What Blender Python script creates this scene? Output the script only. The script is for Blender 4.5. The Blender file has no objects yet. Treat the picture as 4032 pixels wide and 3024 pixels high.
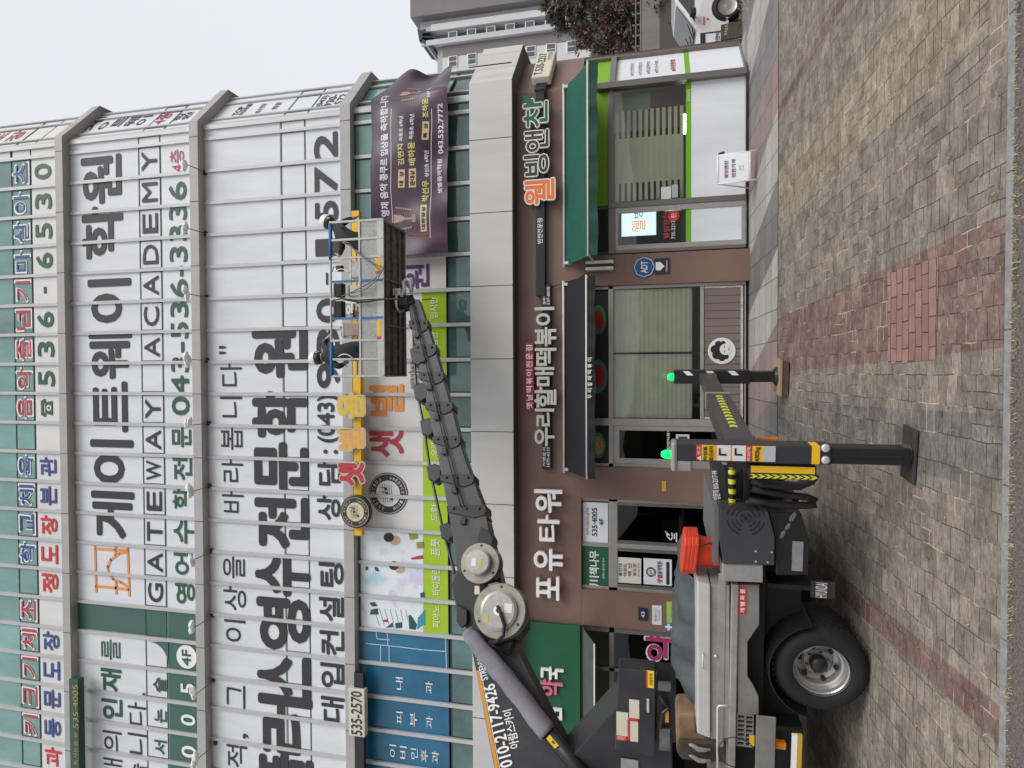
import bpy, bmesh, math, random
from mathutils import Vector, Matrix
R = math.radians
random.seed(7)
SC = bpy.context.scene
COL = SC.collection
# ------------------------------------------------------------------ camera, sky, sun, exposure
FPX, PITCH, ROLL, YAW, DIST = 2400.0, R(12.96623), R(-.04287), R(1.01115), 11.3
CAM = Vector((0, -DIST, 1.6337))
def ray_o(x, y):
    """direction through photo pixel (x, y) of the 4032x3024 frame (the photo is turned 90 degrees)"""
    u, v = 1512 - y, 2016 - x
    c, s = math.cos(ROLL), math.sin(ROLL)
    u, v = u*c - v*s, u*s + v*c
    fz = v*math.cos(PITCH) + FPX*math.sin(PITCH); fy = FPX*math.cos(PITCH) - v*math.sin(PITCH)
    return Vector((u*math.cos(YAW) - fy*math.sin(YAW), u*math.sin(YAW) + fy*math.cos(YAW), fz))
cd = bpy.data.cameras.new('camera'); cam = bpy.data.objects.new('camera', cd); COL.objects.link(cam)
cd.sensor_fit = 'HORIZONTAL'; cd.sensor_width = 36; cd.lens = FPX/4032*36; cd.clip_start = .05; cd.clip_end = 3000
_f = ray_o(2016, 1512).normalized(); _r = (ray_o(2016, 0) - ray_o(2016, 1512)).normalized(); _u = _r.cross(_f)
cam.matrix_world = Matrix((( -_u.x, _r.x, -_f.x, CAM.x), (-_u.y, _r.y, -_f.y, CAM.y), (-_u.z, _r.z, -_f.z, CAM.z), (0, 0, 0, 1)))
SC.camera = cam
w = bpy.data.worlds.new("World"); SC.world = w; w.use_nodes = True
nt = w.node_tree; bg = nt.nodes['Background']
sky = nt.nodes.new('ShaderNodeTexSky'); sky.sky_type = 'NISHITA'; sky.sun_disc = False
SUN_EL, SUN_AZ = R(42), R(132)      # azimuth measured clockwise from +Y
sky.sun_elevation = SUN_EL; sky.sun_rotation = SUN_AZ; sky.dust_density = 4; sky.air_density = 1.2
hs = nt.nodes.new('ShaderNodeHueSaturation'); hs.inputs['Saturation'].default_value = .25
mx = nt.nodes.new('ShaderNodeMix'); mx.data_type = 'RGBA'; mx.inputs[0].default_value = .8
mx.inputs[7].default_value = (7.35, 7.45, 7.95, 1)           # the even cloud layer
nt.links.new(sky.outputs[0], hs.inputs['Color']); nt.links.new(hs.outputs[0], mx.inputs[6])
nt.links.new(mx.outputs[2], bg.inputs[0]); bg.inputs[1].default_value = .1
sd = bpy.data.lights.new('sun', 'SUN'); sd.energy = 1.5; sd.angle = R(36); sd.color = (1, .97, .93)
sun = bpy.data.objects.new('sun', sd); COL.objects.link(sun)
_sv = Vector((math.sin(SUN_AZ)*math.cos(SUN_EL), math.cos(SUN_AZ)*math.cos(SUN_EL), math.sin(SUN_EL)))
sun.rotation_euler = _sv.to_track_quat('Z', 'Y').to_euler(); sun.location = (0, -20, 30)
SC.view_settings.view_transform = 'Standard'; SC.view_settings.look = 'None'; SC.view_settings.exposure = 0.37; SC.view_settings.gamma = 1
SC.render.engine = 'CYCLES'
# ------------------------------------------------------------------ photo measurements -> places
CR = {'A1': (0,0,1.659), 'A2': (0,1000,1.659), 'A3': (0,2000,1.62), 'B1': (1000,0,1.659), 'B2': (1000,1000,1.659), 'B3': (1000,2000,1.62),
      'C1': (2000,0,1.659), 'C2': (2000,1000,1.659), 'C3': (2000,2000,1.62), 'D1': (3000,0,1.659), 'D2': (3000,1000,1.659), 'D3': (3000,2000,1.62),
      'E': (1200,780,2.212), 'H': (2550,1400,1.8436), 'T': (2350,2000,1.62), 'S': (1780,2050,1.7033), 'V': (2000,0,2.3042),
      'R': (1780,2050,1.7033), 'K': (1550,1050,2.5517), 'L': (1300,1500,2.212), 'N': (2600,1650,2.7657), 'Q': (2300,2450,2.765), 'P': (0,0,.548611)}
def O(c, x, y):
    a, b, s = CR[c]; return a + x/s, b + y/s
def on(c, x, y, Y=0):                          # point of plane y=Y seen at crop pixel
    r = ray_o(*O(c, x, y)); t = (Y - CAM.y)/r.y; return CAM + r*t
def onplane(c, x, y, p0, n):
    r = ray_o(*O(c, x, y)); t = (p0 - CAM).dot(n)/r.dot(n); return CAM + r*t
SLOPE = .05
def gz(y): return SLOPE*max(-7.8, min(0, y))
def ongr(c, x, y, sl=SLOPE):
    r = ray_o(*O(c, x, y)); t = (sl*CAM.y - CAM.z)/(r.z - sl*r.y); return CAM + r*t
def rectF(c, x0, y0, x1, y1, Y=0):             # crop rect -> X0, X1, Z0, Z1 on plane Y  (x = down, y = towards left)
    xm, ym = (x0+x1)/2, (y0+y1)/2
    return on(c, xm, y1, Y).x, on(c, xm, y0, Y).x, on(c, x1, ym, Y).z, on(c, x0, ym, Y).z
# ------------------------------------------------------------------ materials
MATS = {}
def nodes(m): return m.node_tree.nodes, m.node_tree.links
def mat(name, col, rough=.6, metal=0, var=0, scale=8, bump=0, spec=.5, coat=0, emit=0, streak=0):
    if name in MATS: return MATS[name]
    m = bpy.data.materials.new(name); m.use_nodes = True; N, L = nodes(m); b = N['Principled BSDF']
    b.inputs['Base Color'].default_value = (*col, 1); b.inputs['Roughness'].default_value = rough
    b.inputs['Metallic'].default_value = metal; b.inputs['Specular IOR Level'].default_value = spec
    if coat: b.inputs['Coat Weight'].default_value = coat; b.inputs['Coat Roughness'].default_value = .05
    if emit: b.inputs['Emission Color'].default_value = (*col, 1); b.inputs['Emission Strength'].default_value = emit
    if var or bump:
        tc = N.new('ShaderNodeTexCoord'); mp = N.new('ShaderNodeMapping'); L.new(tc.outputs['Object'], mp.inputs[0])
        if streak: mp.inputs['Scale'].default_value = (1, 1, streak)
        nz = N.new('ShaderNodeTexNoise'); nz.inputs['Scale'].default_value = scale; nz.inputs['Detail'].default_value = 6; nz.inputs['Roughness'].default_value = .65
        L.new(mp.outputs[0], nz.inputs['Vector'])
        if var:
            rp = N.new('ShaderNodeValToRGB'); e = rp.color_ramp.elements
            e[0].position, e[1].position = .3, .72
            e[0].color = (*[max(0, c*(1-var)) for c in col], 1); e[1].color = (*[min(1, c*(1+var*.7)) for c in col], 1)
            L.new(nz.outputs[0], rp.inputs[0]); L.new(rp.outputs[0], b.inputs['Base Color'])
        if bump:
            bp = N.new('ShaderNodeBump'); bp.inputs['Strength'].default_value = bump; bp.inputs['Distance'].default_value = .01
            L.new(nz.outputs[0], bp.inputs['Height']); L.new(bp.outputs[0], b.inputs['Normal'])
    MATS[name] = m; return m
def glass_mat(name, tint, fac=.25, rough=.02):
    if name in MATS: return MATS[name]
    m = bpy.data.materials.new(name); m.use_nodes = True; N, L = nodes(m); N.remove(N['Principled BSDF'])
    t = N.new('ShaderNodeBsdfTransparent'); t.inputs[0].default_value = (*tint, 1)
    g = N.new('ShaderNodeBsdfGlossy'); g.inputs['Roughness'].default_value = rough
    fr = N.new('ShaderNodeFresnel'); fr.inputs[0].default_value = 1.5
    ad = N.new('ShaderNodeMath'); ad.operation = 'ADD'; ad.inputs[1].default_value = fac; L.new(fr.outputs[0], ad.inputs[0])
    ms = N.new('ShaderNodeMixShader'); L.new(ad.outputs[0], ms.inputs[0]); L.new(t.outputs[0], ms.inputs[1]); L.new(g.outputs[0], ms.inputs[2])
    L.new(ms.outputs[0], N['Material Output'].inputs[0]); MATS[name] = m; return m
WHITE = mat('vinyl_white', (.72,.74,.775), .5, var=.10, scale=2.5, streak=.18)
WHITE2 = mat('vinyl_white_warm', (.70,.70,.69), .5, var=.07, scale=2.5, streak=.18)
BANDM = mat('aluminium_band', (.40,.395,.385), .5, var=.10, scale=2.2, streak=.2)
BANDL = mat('aluminium_light', (.55,.55,.535), .5, var=.10, scale=1.6, streak=.25)
MULL = mat('mullion_alu', (.50,.50,.495), .42, .15, var=.06, scale=3)
SEAM = mat('seam_dark', (.045,.045,.045), .8)
TEAL = mat('teal_glass', (.185,.355,.33), .06, var=.45, scale=.7, spec=.8, streak=.4)
TEALD = mat('teal_glass_dark', (.075,.165,.15), .05, var=.55, scale=.8, spec=.8)
GREENV = mat('vinyl_green', (.045,.125,.095), .4, var=.05)
INK = mat('ink_charcoal', (.030,.030,.034), .55)
INKB = mat('ink_black', (.012,.012,.014), .55)
REDV = mat('ink_red', (.46,.035,.055), .5); REDB = mat('ink_red_bright', (.62,.03,.03), .5)
BLUEV = mat('ink_blue', (.035,.07,.25), .5); GRN = mat('ink_green', (.02,.095,.055), .5)
ORNG = mat('ink_orange', (.80,.30,.06), .5); LIME = mat('vinyl_lime', (.36,.55,.01), .45, var=.06, scale=3)
NAVYV = mat('vinyl_navy', (.014,.14,.26), .3, var=.3, scale=1.2); PURP = mat('ink_purple', (.10,.02,.16), .5)
TXTW = mat('letter_white', (.82,.82,.80), .45)
def granite():
    m = mat('granite_red', (.24,.125,.095), .45)
    N, L = nodes(m); b = N['Principled BSDF']; tc = N.new('ShaderNodeTexCoord')
    v = N.new('ShaderNodeTexNoise'); v.inputs['Scale'].default_value = 95; v.inputs['Detail'].default_value = 3
    n2 = N.new('ShaderNodeTexNoise'); n2.inputs['Scale'].default_value = 1.2; n2.inputs['Detail'].default_value = 5
    rp = N.new('ShaderNodeValToRGB'); e = rp.color_ramp.elements; e[0].position = .36; e[1].position = .66
    e[0].color = (.125,.075,.058,1); e[1].color = (.34,.205,.155,1)
    x = N.new('ShaderNodeMix'); x.data_type = 'RGBA'; x.blend_type = 'MULTIPLY'; x.inputs[0].default_value = .6
    rp2 = N.new('ShaderNodeValToRGB'); rp2.color_ramp.elements[0].position = .35; rp2.color_ramp.elements[1].position = .7
    rp2.color_ramp.elements[0].color = (.62,.60,.60,1); rp2.color_ramp.elements[1].color = (1,1,1,1)
    for q in (v, n2): L.new(tc.outputs['Object'], q.inputs['Vector'])
    L.new(v.outputs[0], rp.inputs[0]); L.new(n2.outputs[0], rp2.inputs[0]); L.new(rp.outputs[0], x.inputs[6]); L.new(rp2.outputs[0], x.inputs[7]); L.new(x.outputs[2], b.inputs['Base Color'])
    return m
GRAN = granite()
FRAME = mat('steel_frame', (.20,.185,.17), .35, .5, var=.1); FRAMEL = mat('steel_frame_light', (.40,.375,.345), .35, .4, var=.1)
DARKIN = mat('dark_interior', (.012,.013,.014), .8)
BLACKM = mat('black_paint', (.014,.014,.016), .42, var=.2, scale=6)
DGREY = mat('dark_grey_paint', (.030,.030,.034), .45, var=.30, scale=4, bump=.08)
STEELB = mat('boom_grey', (.060,.061,.063), .36, .2, var=.25, scale=6)
ALU = mat('aluminium_bright', (.62,.62,.60), .38, .35, var=.1, scale=5)
ALUG = mat('aluminium_grey', (.36,.355,.33), .42, .3, var=.22, scale=5)
SKIRT = mat('skirt_grey', (.235,.225,.205), .5, .2, var=.22, scale=4)
YELL = mat('safety_yellow', (.80,.47,.015), .45, var=.08); YELB = mat('lemon_yellow', (.62,.62,.05), .45)
RUBBER = mat('rubber', (.010,.010,.011), .75, var=.4, scale=14, bump=.3)
RIM = mat('wheel_steel', (.42,.415,.40), .35, .6, var=.15, scale=8)
CREAM = mat('cream_plate', (.66,.61,.49), .5, var=.05)
# ------------------------------------------------------------------ meshes
class MB:
    def __init__(s): s.v = []; s.f = []; s.m = []
    def face(s, pts, m=0):
        i = len(s.v); s.v += [Vector(p) for p in pts]; s.f.append(tuple(range(i, i+len(pts)))); s.m.append(m)
    def raw(s, vs, fs, m=0):
        i = len(s.v); s.v += [Vector(p) for p in vs]; s.f += [tuple(a+i for a in f) for f in fs]; s.m += [m]*len(fs)
    def hexa(s, b, t, m=0):                      # bottom ring (ccw from above), top ring
        n = len(b); vs = list(b)+list(t)
        fs = [tuple(range(n-1, -1, -1)), tuple(range(n, 2*n))] + [(i, (i+1) % n, n+(i+1) % n, n+i) for i in range(n)]
        s.raw(vs, fs, m)
    def box(s, x0, x1, y0, y1, z0, z1, m=0):
        s.hexa([(x0,y0,z0),(x1,y0,z0),(x1,y1,z0),(x0,y1,z0)], [(x0,y0,z1),(x1,y0,z1),(x1,y1,z1),(x0,y1,z1)], m)
    def slab(s, poly, depth, m=0):               # planar polygon pushed along a vector
        poly = [Vector(p) for p in poly]; d = Vector(depth); s.hexa(poly, [p+d for p in poly], m)
    def bar(s, a, b, wd, ht, m=0, up=(0,0,1)):
        a, b = Vector(a), Vector(b); d = (b-a).normalized(); u = Vector(up); sd = d.cross(u)
        if sd.length < 1e-4: sd = d.cross(Vector((1,0,0)))
        sd.normalize(); u = sd.cross(d); sd *= wd/2; u = u*ht/2
        s.hexa([a-sd-u, a+sd-u, a+sd+u, a-sd+u], [b-sd-u, b+sd-u, b+sd+u, b-sd+u], m)
    def tube(s, path, r, n=8, m=0):
        path = [Vector(p) for p in path]; rings = []; prev = None
        for i, p in enumerate(path):
            d = (path[min(i+1, len(path)-1)] - path[max(i-1, 0)]).normalized()
            a = prev if prev is not None else (Vector((0,0,1)) if abs(d.z) < .9 else Vector((1,0,0)))
            a = (a - d*a.dot(d)).normalized(); prev = a; b = d.cross(a)
            rr = r[i] if isinstance(r, (list, tuple)) else r
            rings.append([p + (a*math.cos(t*2*math.pi/n) + b*math.sin(t*2*math.pi/n))*rr for t in range(n)])
        vs = [q for g in rings for q in g]; fs = [tuple(range(n-1, -1, -1)), tuple(range((len(path)-1)*n, len(path)*n))]
        for i in range(len(path)-1):
            fs += [(i*n+t, i*n+(t+1) % n, (i+1)*n+(t+1) % n, (i+1)*n+t) for t in range(n)]
        s.raw(vs, fs, m)
    def lathe(s, c, ax, prof, n=24, m=0):        # prof: (radius, along) pairs
        c, ax = Vector(c), Vector(ax).normalized(); a = Vector((0,0,1)) if abs(ax.z) < .9 else Vector((1,0,0))
        a = (a - ax*a.dot(ax)).normalized(); b = ax.cross(a); vs = []; fs = []
        for (r, h) in prof: vs += [c + ax*h + (a*math.cos(t*2*math.pi/n) + b*math.sin(t*2*math.pi/n))*max(r, 1e-4) for t in range(n)]
        for i in range(len(prof)-1): fs += [(i*n+t, i*n+(t+1) % n, (i+1)*n+(t+1) % n, (i+1)*n+t) for t in range(n)]
        s.raw(vs, fs, m)
    def build(s, name, mats, parent=None, smooth=False, bevel=0, fix=True):
        me = bpy.data.meshes.new(name); me.from_pydata([tuple(v) for v in s.v], [], s.f)
        if not isinstance(mats, (list, tuple)): mats = [mats]
        for q in mats: me.materials.append(q)
        me.polygons.foreach_set('material_index', s.m)
        if fix:
            bm = bmesh.new(); bm.from_mesh(me); bmesh.ops.recalc_face_normals(bm, faces=bm.faces); bm.to_mesh(me); bm.free()
        if smooth: me.polygons.foreach_set('use_smooth', [True]*len(me.polygons))
        o = bpy.data.objects.new(name, me); COL.objects.link(o)
        if parent: o.parent = parent
        if bevel:
            b = o.modifiers.new('edge', 'BEVEL'); b.width = bevel; b.segments = 2; b.limit_method = 'ANGLE'; b.angle_limit = R(40)
        if smooth and not bevel:
            pass
        return o
def tag(o, label=None, cat=None, group=None, kind=None):
    for k, v in (('label', label), ('category', cat), ('group', group), ('kind', kind)):
        if v: o[k] = v
    return o
def empty(name, loc=(0,0,0), label=None, cat=None, group=None, rz=0):
    o = bpy.data.objects.new(name, None); COL.objects.link(o); o.location = loc; o.rotation_euler = (0,0,rz); o.empty_display_size = .2
    return tag(o, label, cat, group)
_TX = {}
def glyphs(s, bold=0):
    k = (s, bold)
    if k in _TX: return _TX[k]
    c = bpy.data.curves.new('text', 'FONT'); c.body = s; c.offset = bold; c.resolution_u = 3
    o = bpy.data.objects.new('text', c); COL.objects.link(o); bpy.context.view_layer.update()
    me = bpy.data.meshes.new_from_object(o.evaluated_get(bpy.context.evaluated_depsgraph_get()))
    vs = [v.co.copy() for v in me.vertices]; fs = [tuple(p.vertices) for p in me.polygons]
    bpy.data.objects.remove(o); bpy.data.curves.remove(c); bpy.data.meshes.remove(me)
    if not vs: vs = [Vector((0,0,0)), Vector((1,0,0)), Vector((0,1,0))]; fs = []
    x0, x1 = min(v.x for v in vs), max(v.x for v in vs); y0, y1 = min(v.y for v in vs), max(v.y for v in vs)
    _TX[k] = ([((v.x-x0)/max(1e-6, x1-x0), (v.y-y0)/max(1e-6, y1-y0)) for v in vs], fs); return _TX[k]
def put(mb, s, org, right, up, w, h, bold=.02, m=0, depth=0, nrm=None):
    """glyphs of s stretched over a w x h rectangle at org; depth > 0 gives raised letters; strokes are thickened by layering"""
    vs, fs = glyphs(s, 0); org, right, up = Vector(org), Vector(right), Vector(up)
    nn = Vector(nrm).normalized() if nrm else right.cross(up).normalized()
    n_ch = max(1, len(s)); r = 0 if bold <= .021 else bold*h*.55
    sh = [(0, 0)] if r < 1e-4 else [(0, 0)] + [(r*math.cos(q*math.pi/4), r*math.sin(q*math.pi/4)) for q in range(8)]
    for i, (dx, dz) in enumerate(sh):
        o = org + right*dx + up*dz + nn*(i*.0004)
        P = [o + right*(a*w) + up*(b*h) for a, b in vs]
        if not depth: mb.raw(P, fs, m); continue
        n = nn*(depth + i*.0004); k = len(P)
        cnt = {}; dirn = {}
        for f in fs:
            for j in range(len(f)):
                a, b = f[j], f[(j+1) % len(f)]; e = (min(a,b), max(a,b)); cnt[e] = cnt.get(e, 0)+1; dirn[e] = (a, b)
        side = [(dirn[e][1], dirn[e][0], dirn[e][0]+k, dirn[e][1]+k) for e, q in cnt.items() if q == 1]
        mb.raw(P + [p+n for p in P], [tuple(j+k for j in f) for f in fs] + side, m)
def putF(mb, s, c, x0, y0, x1, y1, Y=-.012, bold=.02, m=0, depth=0):
    a, b, z0, z1 = rectF(c, x0, y0, x1, y1, Y)
    put(mb, s, (a, Y, z0), (1,0,0), (0,0,1), b-a, z1-z0, bold, m, depth, (0,-1,0))
def boxF(mb, c, x0, y0, x1, y1, Y0, Y1, m=0):
    a, b, z0, z1 = rectF(c, x0, y0, x1, y1, Y0); mb.box(a, b, Y0, Y1, z0, z1, m)
def disc(mb, c, n, r0, r1, m=0, k=40):           # flat ring or disc facing n
    c, n = Vector(c), Vector(n).normalized(); a = Vector((0,0,1)) - n*n.z; a.normalize(); b = n.cross(a)
    ring = lambda r: [c + (a*math.cos(2*math.pi*t/k) + b*math.sin(2*math.pi*t/k))*r for t in range(k)]
    if r0 <= 0: mb.face(ring(r1), m); return
    A, B = ring(r0), ring(r1); mb.raw(A+B, [(t, (t+1) % k, k+(t+1) % k, k+t) for t in range(k)], m)
CR['O'] = (0,0,1)
# ------------------------------------------------------------------ ground
def paving():
    m = bpy.data.materials.new('paver_blocks'); m.use_nodes = True; N, L = nodes(m); b = N['Principled BSDF']; b.inputs['Roughness'].default_value = .85; b.inputs['Specular IOR Level'].default_value = .25
    tc = N.new('ShaderNodeTexCoord'); sx = N.new('ShaderNodeSeparateXYZ'); L.new(tc.outputs['Object'], sx.inputs[0])
    # wobble, so that the joints are not ruled lines
    wn = N.new('ShaderNodeTexNoise'); wn.inputs['Scale'].default_value = 3.2; wn.inputs['Detail'].default_value = 3; L.new(tc.outputs['Object'], wn.inputs['Vector'])
    wv = N.new('ShaderNodeVectorMath'); wv.operation = 'MULTIPLY_ADD'; wv.inputs[1].default_value = (.045,.045,0); L.new(wn.outputs['Color'], wv.inputs[0]); L.new(tc.outputs['Object'], wv.inputs[2])
    mp = N.new('ShaderNodeMapping'); mp.inputs['Rotation'].default_value = (0,0,R(90)); L.new(wv.outputs[0], mp.inputs[0])
    def brick(wd, rh, off, mortar):
        k = N.new('ShaderNodeTexBrick'); k.inputs['Scale'].default_value = 1; k.inputs['Brick Width'].default_value = wd; k.inputs['Row Height'].default_value = rh
        k.inputs['Mortar Size'].default_value = mortar; k.inputs['Mortar Smooth'].default_value = .2; k.offset = off; k.inputs['Bias'].default_value = 0
        k.inputs['Color1'].default_value = (.56,.56,.56,1); k.inputs['Color2'].default_value = (1.2,1.2,1.2,1); k.inputs['Mortar'].default_value = (.9,.9,.9,1); L.new(mp.outputs[0], k.inputs['Vector']); return k
    k1 = brick(.115, .205, .5, .004); k2 = brick(.23, .1025, .5, .004)
    nsel = N.new('ShaderNodeTexNoise'); nsel.inputs['Scale'].default_value = 1.7; nsel.inputs['Detail'].default_value = 2; L.new(tc.outputs['Object'], nsel.inputs['Vector'])
    gt = N.new('ShaderNodeMath'); gt.operation = 'GREATER_THAN'; gt.inputs[1].default_value = .60; L.new(nsel.outputs[0], gt.inputs[0])
    mk = N.new('ShaderNodeMix'); mk.data_type = 'RGBA'; L.new(gt.outputs[0], mk.inputs[0]); L.new(k1.outputs['Color'], mk.inputs[6]); L.new(k2.outputs['Color'], mk.inputs[7])
    mf = N.new('ShaderNodeMix'); mf.data_type = 'FLOAT'; L.new(gt.outputs[0], mf.inputs[0]); L.new(k1.outputs['Fac'], mf.inputs[2]); L.new(k2.outputs['Fac'], mf.inputs[3])
    # colour strips laid towards the shops (x), slightly skewed
    sk = N.new('ShaderNodeMath'); sk.operation = 'MULTIPLY_ADD'; sk.inputs[1].default_value = .03; L.new(sx.outputs[1], sk.inputs[0]); L.new(sx.outputs[0], sk.inputs[2])
    mr = N.new('ShaderNodeMapRange'); mr.inputs['From Min'].default_value = -10; mr.inputs['From Max'].default_value = 10; L.new(sk.outputs[0], mr.inputs[0])
    rp = N.new('ShaderNodeValToRGB'); rp.color_ramp.interpolation = 'CONSTANT'
    GREY, RED, TAN, DARK, RED2, LG = (.268,.240,.205), (.235,.145,.132), (.335,.284,.222), (.192,.180,.168), (.210,.130,.116), (.295,.266,.222)
    st = [(-10, GREY), (-7.1, RED2), (-6.9, LG), (-4.6, DARK), (-4.0, LG), (-2.45, RED2), (-2.25, GREY), (-.97, DARK), (-.52, GREY), (-.09, RED), (.68, GREY), (1.80, TAN), (2.72, GREY), (3.45, RED2), (3.62, GREY), (5.2, TAN), (6.2, LG), (7.1, RED), (7.9, GREY)]
    e = rp.color_ramp.elements; e[0].position = 0; e[0].color = (*GREY, 1); e[1].position = .999; e[1].color = (*GREY, 1)
    for x, c in st[1:]:
        q = e.new((x+10)/20); q.color = (*c, 1)
    L.new(mr.outputs[0], rp.inputs[0])
    ml = N.new('ShaderNodeMix'); ml.data_type = 'RGBA'; ml.blend_type = 'MULTIPLY'; ml.inputs[0].default_value = .52
    nb = N.new('ShaderNodeTexNoise'); nb.inputs['Scale'].default_value = 2.1; nb.inputs['Detail'].default_value = 9; nb.inputs['Roughness'].default_value = .75; L.new(tc.outputs['Object'], nb.inputs['Vector'])
    rb = N.new('ShaderNodeMapRange'); rb.inputs['From Min'].default_value = .42; rb.inputs['From Max'].default_value = .68; rb.inputs['To Max'].default_value = .6; L.new(nb.outputs[0], rb.inputs[0])
    fb = N.new('ShaderNodeMix'); fb.data_type = 'RGBA'; fb.inputs[7].default_value = (.265,.235,.200,1); L.new(rb.outputs[0], fb.inputs[0]); L.new(rp.outputs[0], fb.inputs[6]); L.new(fb.outputs[2], ml.inputs[6]); L.new(mk.outputs[2], ml.inputs[7])
    # weather stains
    n3 = N.new('ShaderNodeTexNoise'); n3.inputs['Scale'].default_value = 5.5; n3.inputs['Detail'].default_value = 8; n3.inputs['Roughness'].default_value = .72; L.new(tc.outputs['Object'], n3.inputs['Vector'])
    r3 = N.new('ShaderNodeValToRGB'); r3.color_ramp.elements[0].position = .3; r3.color_ramp.elements[1].position = .7; r3.color_ramp.elements[0].color = (.42,.40,.38,1); r3.color_ramp.elements[1].color = (1.32,1.3,1.25,1)
    L.new(n3.outputs[0], r3.inputs[0])
    m2 = N.new('ShaderNodeMix'); m2.data_type = 'RGBA'; m2.blend_type = 'MULTIPLY'; m2.inputs[0].default_value = .9
    n6 = N.new('ShaderNodeTexNoise'); n6.inputs['Scale'].default_value = 38; n6.inputs['Detail'].default_value = 5; n6.inputs['Roughness'].default_value = .7
    mp6 = N.new('ShaderNodeMapping'); mp6.inputs['Scale'].default_value = (.45,1.6,1); L.new(tc.outputs['Object'], mp6.inputs[0]); L.new(mp6.outputs[0], n6.inputs['Vector'])
    r6 = N.new('ShaderNodeValToRGB'); r6.color_ramp.elements[0].position = .3; r6.color_ramp.elements[1].position = .7; r6.color_ramp.elements[0].color = (.55,.54,.52,1); r6.color_ramp.elements[1].color = (1.35,1.34,1.32,1); L.new(n6.outputs[0], r6.inputs[0])
    m6 = N.new('ShaderNodeMix'); m6.data_type = 'RGBA'; m6.blend_type = 'MULTIPLY'; m6.inputs[0].default_value = .85; L.new(ml.outputs[2], m6.inputs[6]); L.new(r6.outputs[0], m6.inputs[7]); L.new(m6.outputs[2], m2.inputs[6]); L.new(r3.outputs[0], m2.inputs[7])
    # joints: dark soil, in places bleached grass
    n4 = N.new('ShaderNodeTexNoise'); n4.inputs['Scale'].default_value = 2.6; n4.inputs['Detail'].default_value = 7; n4.inputs['Roughness'].default_value = .7; L.new(tc.outputs['Object'], n4.inputs['Vector'])
    r4 = N.new('ShaderNodeValToRGB'); r4.color_ramp.elements[0].position = .50; r4.color_ramp.elements[1].position = .60; r4.color_ramp.elements[0].color = (.065,.057,.046,1); r4.color_ramp.elements[1].color = (.50,.44,.32,1)
    L.new(n4.outputs[0], r4.inputs[0])
    m3 = N.new('ShaderNodeMix'); m3.data_type = 'RGBA'; L.new(mf.outputs[0], m3.inputs[0]); L.new(m2.outputs[2], m3.inputs[6]); L.new(r4.outputs[0], m3.inputs[7]); L.new(m3.outputs[2], b.inputs['Base Color'])
    iv = N.new('ShaderNodeMath'); iv.operation = 'SUBTRACT'; iv.inputs[0].default_value = 1; L.new(mf.outputs[0], iv.inputs[1])
    ad = N.new('ShaderNodeMath'); ad.operation = 'MULTIPLY_ADD'; ad.inputs[1].default_value = .35; L.new(n3.outputs[0], ad.inputs[0]); L.new(iv.outputs[0], ad.inputs[2])
    bp = N.new('ShaderNodeBump'); bp.inputs['Strength'].default_value = .55; bp.inputs['Distance'].default_value = .006; L.new(ad.outputs[0], bp.inputs['Height']); L.new(bp.outputs[0], b.inputs['Normal'])
    return m
def slabs():
    m = bpy.data.materials.new('forecourt_slabs'); m.use_nodes = True; N, L = nodes(m); b = N['Principled BSDF']; b.inputs['Roughness'].default_value = .75
    tc = N.new('ShaderNodeTexCoord'); k = N.new('ShaderNodeTexBrick'); k.inputs['Scale'].default_value = 1; k.offset = 0
    k.inputs['Brick Width'].default_value = .45; k.inputs['Row Height'].default_value = .41; k.inputs['Mortar Size'].default_value = .008
    for a, c in (('Color1', (.82,.82,.82,1)), ('Color2', (1.1,1.1,1.1,1)), ('Mortar', (.35,.33,.32,1))): k.inputs[a].default_value = c
    L.new(tc.outputs['Object'], k.inputs['Vector'])
    sx = N.new('ShaderNodeSeparateXYZ'); L.new(tc.outputs['Object'], sx.inputs[0])
    sk = N.new('ShaderNodeMath'); sk.operation = 'MULTIPLY_ADD'; sk.inputs[1].default_value = .35; L.new(sx.outputs[1], sk.inputs[0]); L.new(sx.outputs[0], sk.inputs[2])
    mr = N.new('ShaderNodeMapRange'); mr.inputs['From Min'].default_value = -9; mr.inputs['From Max'].default_value = 9; L.new(sk.outputs[0], mr.inputs[0])
    rp = N.new('ShaderNodeValToRGB'); rp.color_ramp.interpolation = 'CONSTANT'; e = rp.color_ramp.elements
    A, B, C = (.40,.38,.35,1), (.19,.185,.18,1), (.27,.20,.19,1)
    seq = [A, B, A, C, B, A, A, B, C, A, B, A, C, B, A, B, C, A]
    e[0].position = 0; e[0].color = A; e[1].position = .995; e[1].color = A
    for i, c in enumerate(seq[1:]): e.new((i+1)/18).color = c
    L.new(mr.outputs[0], rp.inputs[0])
    nz = N.new('ShaderNodeTexNoise'); nz.inputs['Scale'].default_value = 6; nz.inputs['Detail'].default_value = 6; L.new(tc.outputs['Object'], nz.inputs['Vector'])
    r2 = N.new('ShaderNodeValToRGB'); r2.color_ramp.elements[0].color = (.75,.75,.75,1); r2.color_ramp.elements[1].color = (1.15,1.15,1.15,1); L.new(nz.outputs[0], r2.inputs[0])
    x = N.new('ShaderNodeMix'); x.data_type = 'RGBA'; x.blend_type = 'MULTIPLY'; x.inputs[0].default_value = 1; L.new(rp.outputs[0], x.inputs[6]); L.new(k.outputs['Color'], x.inputs[7])
    y = N.new('ShaderNodeMix'); y.data_type = 'RGBA'; y.blend_type = 'MULTIPLY'; y.inputs[0].default_value = 1; L.new(x.outputs[2], y.inputs[6]); L.new(r2.outputs[0], y.inputs[7]); L.new(y.outputs[2], b.inputs['Base Color'])
    return m
ASPH = mat('asphalt_gravel', (.15,.125,.112), .9, var=.6, scale=60, bump=.8)
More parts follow.
